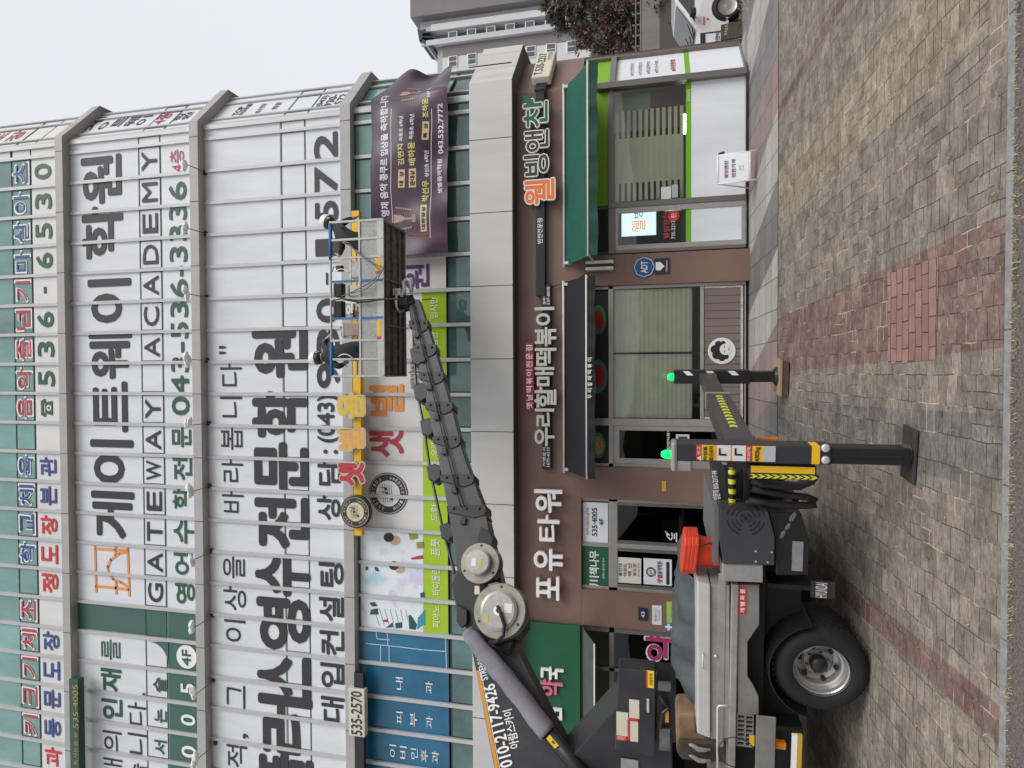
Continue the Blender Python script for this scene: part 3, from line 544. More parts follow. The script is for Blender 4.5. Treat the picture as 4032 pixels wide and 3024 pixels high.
# -- side-dish shop
SH = tag(empty('shop_front'), 'shop front with lime stripe and white lower panels'); SH.parent = BLD
a0, a1, gz0, gz1 = rectF('C1', 690, 545, 1165, 1310, YP)
xR, xD, xDL = XP('C1',548,1100,YP), XP('C1',1318,1100,YP), XP('C1',1640,1100,YP)
xR = CX-.07
zt = lambda x, y=900: on('C1', x, y, YP).z
b = MB()
b.box(xD, xR, YP-.03, YP+.05, zt(690), zt(655)); b.box(xDL, xR+.02, YP-.03, YP+.05, .03, zt(1550)); b.box(xD-.05, xD+.05, YP-.035, YP+.06, zt(1550), zt(655))
b.box(xR-.02, xR+.09, YP-.12, YP+.06, .03, zt(580)); b.box(xDL, xDL+.06, YP-.03, YP+.05, .03, zt(655)); b.box(xDL+.06, xD-.05, YP-.03, YP+.05, zt(700), zt(655))
b.build('frame', FRAME, SH, bevel=.006)
b = MB(); b.box(xD+.05, xR-.02, YP, YP+.012, zt(1165), zt(690)); b.build('pane', GL, SH)
b = MB(); b.box(xD+.05, xR-.02, YP-.004, YP+.02, zt(1197), zt(1163)); b.build('stripe_panel', GREENS, SH)
b = MB(); b.box(xD+.05, xR-.02, YP-.002, YP+.03, zt(1550)+.001, zt(1197)-.001); b.build('lower_panel', WHITE, SH)
b = MB(); b.box(xD+.02, xR-.02, YP, YP+.03, zt(655), zopen); b.build('upper_panel', GREENP, SH)
b = MB(); b.box(xDL+.06, xD-.05, YP+.02, YP+.05, zt(652), zopen); b.build('door_head_panel', INKB, SH)
dr = tag(empty('shop_door'), 'aluminium framed glass door with white lower half'); dr.parent = SH
b = MB(); e0, e1 = xDL+.10, xD-.10; zb_ = zt(1560)
for q in ((e0-.04,e0+.05,zb_,zt(700)), (e1-.05,e1+.05,zb_,zt(700)), (e0+.05,e1-.05,zb_,zb_+.09), (e0+.05,e1-.05,zt(720),zt(700))): b.box(q[0],q[1],YP-.02,YP+.03,q[2],q[3])
b.build('door_frame', FRAMEL, dr, bevel=.005)
b = MB(); b.box(e0+.05, e1-.05, YP, YP+.01, zt(1163), zt(720)); b.build('pane', GL, dr)
b = MB(); b.box(e0+.05, e1-.05, YP-.004, YP+.02, zb_+.09, zt(1197)); b.build('lower_panel', WHITE, dr)
b = MB(); b.box(e0+.05, e1-.05, YP-.006, YP+.015, zt(1197), zt(1163)); b.build('stripe_panel', GREENS, dr)
b = MB(); b.tube([(e1-.07,YP-.03,zt(1130)),(e1-.07,YP-.07,zt(1128)),(e1-.07,YP-.07,zt(1030)),(e1-.07,YP-.03,zt(1028))], .012); b.build('handle', ALU, dr, smooth=True)
b = MB(); putF(b, '웰빙앤찬', 'C1', 1015,1390,1055,1560, YP-.01, .03, 0); putF(b, '735-2217', 'C1', 1068,1440,1092,1560, YP-.01, .02, 1); b.build('lettering', [REDV, TXTW], dr, fix=False)
b = MB(); disc(b, on('C1',1082,1408,YP-.012), (0,-1,0), 0, .10); putF(b, '찬', 'C1', 1066,1392,1098,1424, YP-.016, .03, 1); b.build('round_sticker', [REDB, TXTW], dr, fix=False)
b = MB(); putF(b, '반찬전문점', 'C1', 1172,585,1190,660, YP-.01, .02); b.build('lettering', TXTW, SH, fix=False)
bl = MB()                                       # double blinds
for k in range(13):
    z = zt(700) - k*.105
    if z < zt(1140): break
    bl.box(xD+.12, xR-.35, YP+.16, YP+.165, z-.06, z)
bl.box(xD+.45, xR-.85, YP+.175, YP+.18, zt(1135), zt(695)); bl.build('blind', BLINDM, SH)
b = MB(); b.box(xR-.34, xR-.03, YP+.2, YP+.21, zt(930), zt(690)); b.build('curtain', mat('curtain_pale', (.42,.47,.45), .8), SH)
b = MB(); boxF(b, 'C1', 1000,1220,1065,1300, YP-.006, YP-.003, 0); boxF(b, 'C1', 1070,1205,1110,1290, YP-.006, YP-.003, 1); b.build('notice', [WHITE2, mat('paper_grey', (.42,.44,.42), .7)], SH)
# chamfered side of the shop
def pC(t, z, o=0): return Vector((CX,0,0)) + CD*t + CN*o + Vector((0,0,z))
def boxC(mb, t0, t1, z0, z1, o0, o1, m=0): mb.slab([pC(t0,z0,o0), pC(t1,z0,o0), pC(t1,z1,o0), pC(t0,z1,o0)], CN*(o1-o0), m)
ch = tag(empty('corner_bay'), 'angled corner bay with white panels and lime stripe'); ch.parent = BLD
ztt = zt
b = MB(); boxC(b, .02,.12, .03, zt(580), -.16,-.02); boxC(b, CL-.10,CL-.01, .03, zopen-.002, -.16,-.02); boxC(b, .12,CL-.1, .03, zt(1545), -.16,-.02); boxC(b, .12,CL-.1, zt(700), zt(660), -.16,-.02); b.build('frame', FRAME, ch, bevel=.006)
b = MB(); boxC(b, .12,CL-.1, zt(1160), zt(700), -.12,-.09); b.build('white_panel', WHITE, ch); b = MB(); boxC(b, .12,CL-.1, zt(1545), zt(1195), -.12,-.088); b.build('white_panel', WHITE, ch)
b = MB(); boxC(b, .12,CL-.1, zt(1195), zt(1160), -.12,-.085); b.build('stripe_panel', GREENS, ch); b = MB(); boxC(b, .02,CL-.01, zt(660), zopen-.002, -.12,-.09); b.build('upper_panel', GREENP, ch)
b = MB()
for k, s in enumerate(('#신선한반찬,', '#건강한밥상,', '#정갈한맛,', '#한식국탕,')): put(b, s, pC(.42, zt(820+k*55), -.084), CD, (0,0,1), .58, .07, .02, 0)
put(b, '#주문환영', pC(.42, zt(1100), -.084), CD, (0,0,1), .5, .09, .03, 1); b.build('lettering', [INK, REDV], ch, fix=False)
# -- rice-cake shop
SM = tag(empty('shop_front'), 'shop front with pale green pleated blinds and brown plank base'); SM.parent = BLD
zm = lambda x, y=650: on('C2', x, y, YP).z
xw, xl2, xl3 = XP('C2',1100,1100,YP), mid_l, mid_r
b = MB(); b.box(mid_l, mid_r, YP-.03, YP+.05, zm(690), zm(657)); b.box(xw-.07, xw+.06, YP-.035, YP+.06, .03, zopen); b.box(mid_r-.06, mid_r, YP-.03, YP+.05, .03, zopen); b.box(mid_l, mid_l+.06, YP-.03, YP+.05, .03, zopen); b.box(xw+.06, mid_r-.06, YP-.03, YP+.05, zm(1280), zm(1256)); b.box(xw+.06, mid_r-.06, YP-.03, YP+.05, .03, zm(1545)); b.build('frame', FRAMEL, SM, bevel=.006)
b = MB(); b.box(xw+.06, mid_r-.06, YP, YP+.012, zm(1256), zm(690)); b.build('pane', GL, SM)
b = MB(); n = 17; zt0, zb0 = zm(690), zm(1205)
for k in range(n):
    z1_ = zt0 - (zt0-zb0)*k/n; z0_ = zt0 - (zt0-zb0)*(k+1)/n; zz = (z0_+z1_)/2
    for xa, xb in ((xw+.07, XP('C2',650,900,YP)-.012), (XP('C2',645,900,YP)+.012, mid_r-.07)):
        b.face([(xa,YP+.09,z0_),(xb,YP+.09,z0_),(xb,YP+.075,zz),(xa,YP+.075,zz)]); b.face([(xa,YP+.075,zz),(xb,YP+.075,zz),(xb,YP+.09,z1_),(xa,YP+.09,z1_)])
b.build('blind', BLINDG, SM, fix=False)
b = MB(); x = XP('C2',647,900,YP); b.box(x-.008, x+.008, YP-.012, YP, zm(1300), zm(690)); b.build('cable_strip', INKB, SM)
WOOD = mat('plank_brown', (.185,.15,.125), .6, var=.15, scale=2, streak=.1)
b = MB(); n = 17; xa, xb = xw+.10, mid_r-.10
for k in range(n): b.box(xa+(xb-xa)*k/n+.004, xa+(xb-xa)*(k+1)/n-.004, YP-.012, YP+.02, zm(1520), zm(1283))
b.build('plank_panel', WOOD, SM)
b = MB(); b.box(xa-.03, xb+.03, YP-.016, YP+.01, zm(1535), zm(1520)); b.box(xb, xb+.03, YP-.016, YP+.01, zm(1520), zm(1283)); b.box(xa-.03, xa, YP-.016, YP+.01, zm(1520), zm(1283)); b.build('plank_border', mat('border_tape', (.55,.53,.47), .6, var=.4, scale=9), SM)
b = MB(); b.box(mid_l+.06, xw-.07, YP+.02, YP+.05, zm(657), zopen); b.box(xw+.06, mid_r-.06, YP+.02, YP+.05, zm(657), zopen); b.build('transom_panel', INKB, SM)
b = MB()                                        # dishes pictured on the transom film
for cx, cy, r0, cc in ((600,430,95,2), (600,800,110,2), (600,1250,85,3)):
    pts = lambda k, sx: [on('C2', cx-10+sx*k*.55*math.sin(t*math.pi/12), cy+k*math.cos(t*math.pi/12), YP+.015-.002*(100-k)/20) for t in range(24)]
    for k, mm in ((r0,1), (r0*.88,0), (r0*.7,cc)): b.face([Vector((p.x, YP+.017-.003*(1+mm), min(max(p.z, zm(656)), zopen-.01))) for p in pts(k,1)], mm)
b.build('dish_picture', [mat('dish_dark', (.03,.012,.01), .5), mat('dish_green', (.03,.20,.11), .5), mat('sauce_red', (.38,.025,.02), .4, var=.6, scale=30), mat('noodle_tan', (.48,.30,.09), .5, var=.6, scale=30)], SM, fix=False)
dr = tag(empty('shop_door'), 'dark glass door with white lettering and a pale push plate'); dr.parent = SM
b = MB(); e0, e1 = mid_l+.10, xw-.10; z0_, z1_ = zm(1600), zm(692)
for q in ((e0-.04,e0+.06,z0_,z1_), (e1-.06,e1+.03,z0_,z1_), (e0+.06,e1-.06,z0_,z0_+.12), (e0+.06,e1-.06,z1_-.10,z1_)): b.box(q[0],q[1],YP-.02,YP+.03,q[2],q[3])
b.build('door_frame', FRAMEL, dr, bevel=.005); b = MB(); b.box(e0+.06, e1-.06, YP, YP+.01, z0_+.12, z1_-.10); b.build('pane', GLD, dr)
b = MB(); putF(b, '우리할매떡볶이', 'C2', 1038,1140,1058,1340, YP-.006, .03); b.build('lettering', TXTW, dr, fix=False)
b = MB(); boxF(b, 'C2', 1098,1180,1185,1285, YP-.05, YP-.02, 0); boxF(b, 'C2', 1112,1192,1172,1273, YP-.056, YP-.051, 1); b.build('push_plate', [mat('push_white', (.62,.70,.66), .3), mat('push_dark', (.02,.09,.08), .3)], dr, bevel=.02)
# -- entrance of the upper floors
SE = tag(empty('entrance'), 'building entrance with dark glass doors under two transom signs'); SE.parent = BLD
ze = lambda x, y=300: on('C3', x, y, YP).z
xm_ = XP('C3', 238, 700, YP)
b = MB(); b.box(ent_l, ent_r, YP-.03, YP+.05, ze(700), ze(643)); b.box(xm_-.04, xm_+.04, YP-.035, YP+.06, .03, zopen); b.box(ent_l, ent_l+.06, YP-.03, YP+.05, .03, zopen); b.box(ent_r-.06, ent_r, YP-.03, YP+.05, .03, zopen); b.build('frame', FRAMEL, SE, bevel=.006)
for xa, xb in ((ent_l+.06, xm_-.04), (xm_+.04, ent_r-.06)):
    dr = empty('entrance_door'); dr.parent = SE
    b = MB(); b.box(xa, xa+.06, YP-.02, YP+.03, .03, ze(700)); b.box(xb-.06, xb, YP-.02, YP+.03, .03, ze(700)); b.box(xa+.06, xb-.06, YP-.02, YP+.03, .03, .15); b.build('door_frame', FRAME, dr)
    b = MB(); b.box(xa+.06, xb-.06, YP, YP+.01, .15, ze(700)); b.build('pane', GLD, dr)
b = MB(); boxF(b, 'C3', 475,245,640,525, YP-.02, YP+.02, 0); putF(b, '책나무', 'C3', 520,275,580,425, YP-.026, .04, 1); putF(b, '川', 'C3', 520,435,580,500, YP-.026, .05, 1); putF(b, '언제나 즐거운 독서', 'C3', 602,320,618,450, YP-.026, .01, 1); b.build('transom_sign', [mat('sign_green', (.01,.10,.05), .5), TXTW], SE)
b = MB(); a, c, z0_, z1_ = rectF('C3', 478,-35,638,222, YP-.02); b.box(a, c, YP-.02, YP+.02, z0_, z1_, 0); putF(b, '진천혁신점독서논술학원', 'C3', 500,0,518,175, YP-.026, .01, 1); putF(b, '535·4005', 'C3', 535,0,568,178, YP-.026, .03, 1); putF(b, '4F', 'C3', 582,68,610,112, YP-.026, .03, 1); b.build('transom_sign', [WHITE, INK], SE)
# ------------------------------------------------------------------ things fixed to the facade
def thing(name, label, cat, group=None, loc=(0,0,0)): return empty(name, loc, label, cat, group)
# canopy awnings
def awning(name, label, c_r, y_r, c_l, y_l, xt, xf, xv, m_top, m_val, text=None):
    out = -.85; xr, xl = on(c_r, xt, y_r, 0).x, on(c_l, xt, y_l, 0).x
    zt_, zf, zv = on(c_r, xt, 700, -.03).z, on('C1', xf, 700, out).z, on('C1', xv, 700, out).z
    t = thing(name, label, 'awning')
    for o in (): pass
    b = MB(); n = 12
    for i in range(n):
        xa, xb = xl+(xr-xl)*i/n, xl+(xr-xl)*(i+1)/n; sg = lambda q: -.012*math.sin(q*math.pi*3)
        for j in range(6):
            f0, f1 = j/6, (j+1)/6; p = lambda x, f: (x, -.03+(out+.03)*f, zt_+(zf-zt_)*f - .03*math.sin(f*math.pi))
            b.face([p(xa,f1), p(xb,f1), p(xb,f0), p(xa,f0)])
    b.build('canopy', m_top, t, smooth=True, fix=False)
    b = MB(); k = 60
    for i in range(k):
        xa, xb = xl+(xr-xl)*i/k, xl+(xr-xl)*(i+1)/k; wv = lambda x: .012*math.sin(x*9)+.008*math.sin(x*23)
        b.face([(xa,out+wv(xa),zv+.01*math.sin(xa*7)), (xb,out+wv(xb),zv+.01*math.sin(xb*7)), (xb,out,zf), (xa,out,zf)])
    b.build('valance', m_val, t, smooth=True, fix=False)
    b = MB(); b.tube([(xl-.01,out,zf),(xr+.01,out,zf)], .016); b.tube([(xl-.04,-.05,zt_+.02),(xr+.04,-.05,zt_+.02)], .022); b.build('rail', mat('rail_white', (.66,.66,.62), .4), t, smooth=True)
    for x in (xl+.03, xr-.03):
        b = MB(); b.bar((x,-.02,zf-.02), (x,out,zf-.01), .03, .03); b.bar((x,-.0,zt_-.05), (x,-.12,zt_-.05), .05, .14); b.build('arm', ALU, t)
    if text:
        b = MB(); p0 = on('C2', text[1], text[4], out-.035); p1 = on('C2', text[3], text[2], out-.035); n_ = len(text[0]); wch = (p1.x-p0.x)/n_
        for i, ch in enumerate(text[0]): put(b, ch, (p0.x+wch*(i+.18), out-.035, zv+.05), (1,0,0), (0,0,1), wch*.62, (zf-zv)*.52, .04)
        b.build('lettering', TXTW, t, fix=False)
    return t
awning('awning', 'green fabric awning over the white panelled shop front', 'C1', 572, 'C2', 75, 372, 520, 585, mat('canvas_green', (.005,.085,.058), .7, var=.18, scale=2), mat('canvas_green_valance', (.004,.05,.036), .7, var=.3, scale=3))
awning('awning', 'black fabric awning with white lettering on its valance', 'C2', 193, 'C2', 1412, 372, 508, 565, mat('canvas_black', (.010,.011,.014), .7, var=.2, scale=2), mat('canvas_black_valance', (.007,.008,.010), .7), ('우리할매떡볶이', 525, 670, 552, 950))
# grey awning half hidden by the lifting truck
t = thing('awning', 'grey fabric awning below the green pharmacy sign', 'awning')
b = MB(); xa, xb = -10, on('C3',480,755,0).x; zt_, zf = on('C3',475,1000,0).z, on('C3',552,1000,-.8).z
b.face([(xa,-.8,zf),(xb+.05,-.8,zf),(xb,-.02,zt_),(xa,-.02,zt_)]); b.build('canopy', mat('canvas_grey', (.075,.085,.082), .75, var=.2, scale=3), t, fix=False)
b = MB(); b.tube([(xa,-.8,zf),(xb+.05,-.8,zf)], .015); b.build('rail', ALU, t, smooth=True)
# dark shop behind the truck
SP = tag(empty('shop_front'), 'dark glazed pharmacy front mostly behind the truck'); SP.parent = BLD
b = MB(); z9 = on('C3',668,900,YP).z; b.box(-10.6, lef_r, YP-.03, YP+.05, z9-.03, z9+.06); x9 = on('C3',900,790,YP).x; b.box(x9-.06, lef_r, YP-.03, YP+.05, .03, zopen)
x8 = on('C3',900,1045,YP).x; b.box(x8-.05, x8+.02, YP-.03, YP+.05, .03, zopen); b.build('frame', FRAME, SP)
b = MB(); b.box(-10.6, lef_r, YP, YP+.012, .03, z9); b.build('pane', GLD, SP)
b = MB(); put(b, '약', on('C3',1072,990,YP-.01), (1,0,0), (0,0,1), .52, .55, .075, 0); put(b, '약', on('C3',1072,990,YP-.02)+Vector((.02,0,.02)), (1,0,0), (0,0,1), .48, .51, .05, 1); b.build('lettering', [TXTW, mat('magenta', (.40,.02,.14), .5)], SP, fix=False)
# shop name in carved board letters on a dark bar
t = thing('shop_sign', 'sign of orange, charcoal and green outlined letters on a dark bar', 'shop sign')
b = MB(); xa, xb = on('C2',200,20,-.1).x, CX+.02; z0_, z1_ = on('C1',242,1000,-.1).z, on('C1',180,1000,-.1).z
b.box(on('C1',210,1659+10,-.12).x-.75, xb, -.14, -.02, z0_, z1_); b.build('bar', BLACKM, t, bevel=.01)
EDGE = mat('letter_edge', (.74,.73,.68), .5); ORED = mat('letter_orange', (.82,.17,.02), .45)
def boardletter(par, name, s, c, x0, y0, x1, y1, Y, mt, grow=.045, bold=.035, dep=.05, edge=EDGE):
    a, q, z0, z1 = rectF(c, x0, y0, x1, y1, Y); b = MB()
    put(b, s, (a+grow, Y, z0+grow), (1,0,0), (0,0,1), q-a-2*grow, z1-z0-2*grow, bold+.085, 1, dep, (0,-1,0))
    put(b, s, (a+grow, Y-dep-.006, z0+grow), (1,0,0), (0,0,1), q-a-2*grow, z1-z0-2*grow, bold, 0)
    return b.build(name, [mt, edge], par, fix=False)
LG_ = mat('letter_green', (.006,.11,.035), .45)
for s, q, mt in (('웰', (100,1165,318,1352), ORED), ('빙', (95,1005,280,1165), INK), ('앤', (100,845,280,1010), INK), ('찬', (92,640,275,850), LG_)): boardletter(t, 'letter', s, 'C1', *q, -.16, mt)
b = MB(); c_ = on('C1',140,665,-.22); b.face([c_+Vector(p) for p in ((-.09,0,-.06),(-.02,0,-.09),(.10,0,.02),(.13,0,.13),(.02,0,.09),(-.07,0,.02))]); b.build('leaf', LG_, t, fix=False)
b = MB(); putF(b, '반찬전문점', 'C1', 192,1428,226,1590, -.148, .03); b.build('lettering', TXTW, t, fix=False)
# box sign at the corner
t = thing('box_sign', 'cream box sign reading T.535-2217 at the corner of the building', 'sign')
q = [onplane('V', x, y, pC(0,0,.12), CN) for x, y in ((230,750),(400,720),(435,505),(272,520))]
o = pC(0,0,.12); ta, tb = (q[0]-o).dot(CD), (q[2]-o).dot(CD); z0_, z1_ = (q[1].z+q[2].z)/2, (q[0].z+q[3].z)/2
b = MB(); boxC(b, ta, tb, z0_, z1_, .04, .22); b.build('box', CREAM, t, bevel=.03)
b = MB(); put(b, 'T.535-2217', pC(ta+.07, z0_+.17, .224), CD, (0,0,1), tb-ta-.16, (z1_-z0_)*.42, .03); put(b, '반찬전문점', pC(tb-.42, z0_+.05, .224), CD, (0,0,1), .34, .09, .02); b.build('lettering', INK, t, fix=False)
b = MB(); boxC(b, -.15, ta+.1, z0_+.08, z1_-.08, .0, .10); b.build('bar', BLACKM, t)
# rice-cake shop name
t = thing('shop_sign', 'large cream rounded letters on a narrow dark bar above the black awning', 'shop sign')
b = MB(); a, c_, z0_, z1_ = rectF('C2', 222,195,282,1408, -.10); b.box(a, c_, -.10, -.02, z0_, z1_); b.build('bar', BLACKM, t, bevel=.008)
LC = mat('letter_cream', (.60,.585,.54), .5)
for s, q in (('우',(180,1135,305,1250)), ('리',(182,1012,302,1122)), ('할',(180,872,316,1000)), ('매',(182,742,303,860)), ('떡',(182,618,316,728)), ('볶',(182,482,316,600)), ('이',(180,352,303,465))):
    b = MB(); putF(b, s, 'C2', *q, -.13, .05, 0, .05); b.build('letter', LC, t, fix=False)
b = MB(); putF(b, '가맹문의', 'C2', 228,1262,246,1390, -.106, .03); putF(b, '1670-4310', 'C2', 254,1262,272,1390, -.106, .03); putF(b, '충북혁신점', 'C2', 228,215,246,330, -.106, .03); putF(b, '537-8808', 'C2', 254,215,272,330, -.106, .03); b.build('lettering', TXTW, t, fix=False)
t = thing('shop_sign', 'small red sign with white lettering above the cream letters', 'shop sign')
b = MB(); a, c_, z0_, z1_ = rectF('C2', 108,578,172,1028, -.12); b.box(a, c_, -.12, -.02, z0_, z1_); b.build('board', mat('sign_red', (.36,.025,.045), .5), t, bevel=.03)
b = MB()
for i, ch in enumerate('옛날떡볶이전문점'): wch = (c_-a-.06)/8; put(b, ch, (a+.03+wch*(i+.12), -.125, z0_+.035), (1,0,0), (0,0,1), wch*.76, z1_-z0_-.07, .03)
b.build('lettering', TXTW, t, fix=False)
# tower name
t = thing('tower_sign', 'white raised letters naming the tower on bare granite', 'sign')
for s, q in (('포',(188,435,328,575)), ('유',(172,262,350,388)), ('타',(195,45,330,205))):
    b = MB(); putF(b, s, 'C3', *q, -.08, .04, 0, .075); b.build('letter', TXTW, t, fix=False)
b = MB(); putF(b, '워', 'C2', 180,1540,355,1682, -.08, .04, 0, .075); b.build('letter', TXTW, t, fix=False)
# pharmacy sign
t = thing('pharmacy_sign', 'broad green pharmacy sign board with white and pink letters', 'shop sign')
a, c_, z0_, z1_ = rectF('C3', 105,735,463,1640, -.06); b = MB(); b.box(-9.5, c_, -.09, -.01, z0_, z1_); b.build('board', mat('board_green', (.006,.10,.036), .55, var=.10, scale=2), t, bevel=.01)
PK = mat('letter_pink', (.62,.16,.26), .5)
for s, q, mt in (('국',(215,1015,355,1085),TXTW), ('약',(212,1095,350,1190),PK), ('담',(205,1255,345,1345),TXTW), ('상',(205,1390,345,1480),TXTW)):
    b = MB(); putF(b, s, 'C3', *q, -.095, .04, 0, .05); b.build('letter', mt, t, fix=False)
# yellow beam sign
t = thing('academy_sign', 'yellow beam carrying coloured letter boards and a round emblem', 'sign')
xa, xb = on('L',240,1345,-.3).x, on('E',435,112,-.3).x; z0_, z1_ = on('L',275,700,-.3).z, on('L',208,700,-.3).z
b = MB(); b.box(xa, xb, -.32, -.205, z0_, z1_); b.build('beam', YELL, t, bevel=.006)
BE = mat('board_beige', (.55,.50,.42), .5)
YO, AM = mat('board_yellow', (.72,.50,.06), .45, var=.15), mat('board_amber', (.72,.40,.10), .45, var=.15)
for s, q, mt in (('음',('L',68,100,318,330),YO), ('별',('L',72,405,318,610),AM), ('샛',('L',75,695,318,918),REDV), ('악',('E',305,1085,470,1235),BLUEV), ('학',('E',330,860,470,1040),WHITE2)):
    boardletter(t, 'letter_board', s, *q, -.36, mt, .045, .10 if s in '음별샛' else .05, .05, BE)
b = MB(); c_ = on('L',220,1140,-.42); b.lathe(c_+Vector((0,.10,0)), (0,-1,0), [(0,0),(.31,0),(.325,.03),(.325,.09),(.31,.10),(0,.10)], 40, 0); emblem(b, c_+Vector((0,-.004,0)), (0,-1,0), .30, (0,1)); b.build('emblem_disc', [INK, mat('emblem_cream', (.62,.55,.36), .5)], t)
# phone-number box sign on a dark bar
t = thing('box_sign', 'cream box sign reading 535-2570 on a dark bar beside the blue films', 'sign')
a, c_, z0_, z1_ = rectF('B3', 612,1148,715,1448, -.3); b = MB(); b.box(a, c_, -.36, -.22, z0_, z1_); b.build('box', CREAM, t, bevel=.015)
b = MB(); put(b, '535-2570', (a+.04, -.365, z0_+.06), (1,0,0), (0,0,1), c_-a-.08, z1_-z0_-.12, .03); b.build('lettering', INK, t, fix=False)
b = MB(); zz = (z0_+z1_)/2; b.box(-10, a-.005, -.30, -.205, zz-.12, zz+.08); b.box(c_+.005, on('B3',670,1045,-.25).x, -.30, -.205, zz-.12, zz+.08); b.build('bar', BLACKM, t)
t = thing('bar_sign', 'dark green bar sign with gold digits under the top floor windows', 'sign')
a, c_, z0_, z1_ = rectF('A3', 455,1090,512,1750, -.32); b = MB(); b.box(a-1.2, c_, -.36, -.205, z0_, z1_); b.build('bar', mat('bar_green', (.03,.075,.05), .45), t, bevel=.006)
b = MB(); putF(b, '535·4005', 'A3', 465,1128,498,1405, -.366, .02); putF(b, '독서논술 4F', 'A3', 470,1430,498,1640, -.366, .02); b.build('lettering', mat('gold', (.45,.30,.06), .4, .3), t, fix=False)
# banner over the second-storey windows
t = thing('banner', 'purple congratulation banner hung over the second storey windows', 'banner')
BX0, BZT, BZB = on('O',1600,1006,-.24).x, on('B1',770,900,-.24).z, on('B1',1272,1000,-.24).z
BL = (CX + .08) - BX0
def bp(s, v, off=0):
    """s metres from the banner's left edge, v 0 bottom .. 1 top"""
    z = BZB + (BZT-BZB)*v; k = max(0, (s-BL)/.95)
    z += k*(-.42*v + .10*(1-v)) + .02*math.sin(s*1.3)*(1-v)
    rip = .030*math.sin(s*2.3+v*5) + .020*math.sin(s*5.1-v*7) + .010*math.sin(s*9+v*4)*(1.2-v) + .015*math.sin(v*8-s*1.2) + .05*max(0,(s-BL+.5))*math.sin(v*9+1)*.6
    y = -.29 - rip - off
    if s <= BL: return Vector((BX0+s, y, z))
    q = s-BL; p = Vector((BX0+BL, -.29, z)) + CD*q; return p + CN*(rip+off)
b = MB(); ns, nv = 120, 44; SMAX = BL+.95
vs = [bp(SMAX*i/ns, j/nv) for i in range(ns+1) for j in range(nv+1)]
b.raw(vs, [(i*(nv+1)+j, (i+1)*(nv+1)+j, (i+1)*(nv+1)+j+1, i*(nv+1)+j+1) for i in range(ns) for j in range(nv)])
o = b.build('cloth', mat('banner_purple', (.066,.032,.060), .36, var=.55, scale=1.1), t, smooth=True, fix=False)
def bs(c, x, y): p = on(c, x, y, -.24); return p.x-BX0, (p.z-BZB)/(BZT-BZB)
def btext(mb, s, x0, y0, x1, y1, bold=.02, m=0, c='B1', off=.006):
    xm, ym = (x0+x1)/2, (y0+y1)/2; s0, s1 = bs(c,xm,y1)[0], bs(c,xm,y0)[0]; v0, v1 = bs(c,x1,ym)[1], bs(c,x0,ym)[1]
    vs, fs = glyphs(s, bold); mb.raw([bp(s0+(s1-s0)*a, v0+(v1-v0)*q, off) for a, q in vs], fs, m)
def bplate(mb, x0, y0, x1, y1, m):
    xm, ym = (x0+x1)/2, (y0+y1)/2; s0, s1 = bs('B1',xm,y1)[0], bs('B1',xm,y0)[0]; v0, v1 = bs('B1',x1,ym)[1], bs('B1',x0,ym)[1]; n = 6
    for i in range(n): mb.face([bp(s0+(s1-s0)*i/n,v0,.004), bp(s0+(s1-s0)*(i+1)/n,v0,.004), bp(s0+(s1-s0)*(i+1)/n,v1,.004), bp(s0+(s1-s0)*i/n,v1,.004)], m)
b = MB()
btext(b, '영재 음악 콩쿠르 입상을 축하합니다', 832,612,885,1418, .03, 0)
for s, q, m in (('김연지',(950,955,992,1085),1), ('옥동초 6학년',(962,770,988,935),0), ('배하윤',(1020,940,1066,1085),1), ('옥동초 6학년',(1028,755,1056,925),0), ('박선우',(1104,1180,1150,1318),1), ('상신초 6학년',(1122,990,1150,1160),0), ('조하윤',(1104,655,1146,775),1), ('샛별음악학원',(1206,1040,1238,1268),0), ('043.532.7772',(1206,690,1240,1005),0), ('꿈을키우는',(1135,572,1160,650),0)): btext(b, s, *q, .025, m)
for s, q in (('대  상',(952,1112,994,1232)), ('준대상',(1020,1105,1066,1228)), ('대회장상',(1100,1342,1142,1518)), ('특  상',(1106,798,1148,922))):
    bplate(b, *q, 2); btext(b, s, q[0]+8, q[1]+12, q[2]-8, q[3]-12, .03, 3, off=.010)
b.build('lettering', [mat('lilac_white', (.70,.66,.74), .5), mat('pale_yellow', (.62,.60,.20), .5), mat('gold_plate', (.62,.47,.27), .4), INKB], t, fix=False)
b = MB()
for cx, cy, k in ((990,600,1.), (960,1430,1.15)):
    f = lambda pts, m: b.face([bp(*bs('B1', cx+x*k, cy+y*k), .007) for x, y in pts], m)
    f([(-40,-25),(-40,25),(0,22),(28,6),(28,-6),(0,-22)], 0); f([(28,-5),(28,5),(70,6),(70,-6)], 0); f([(70,-22),(70,22),(95,22),(95,-22)], 1)
    for sg in (-1,1):
        for j in range(7): f([(70-j*14, sg*(48+j*2)), (62-j*14, sg*(58+j*2)), (56-j*14, sg*(50+j*2)), (62-j*14, sg*(44+j*2))], 0)
b.build('trophy_picture', [mat('rose_gold', (.42,.25,.17), .4), mat('trophy_base', (.30,.18,.14), .4)], t, fix=False)
b = MB()
for x in (905, 1165): 
    for i in range(14):
        s0, v0 = bs('B1', x, 1560-60*i); s1, v1 = bs('B1', x, 1500-60*i); b.face([bp(s0,v0-.004,.005), bp(s1,v1-.004,.005), bp(s1,v1+.004,.005), bp(s0,v0+.004,.005)])
b.build('rule_line', mat('lilac_white', (0,0,0)), t, fix=False)
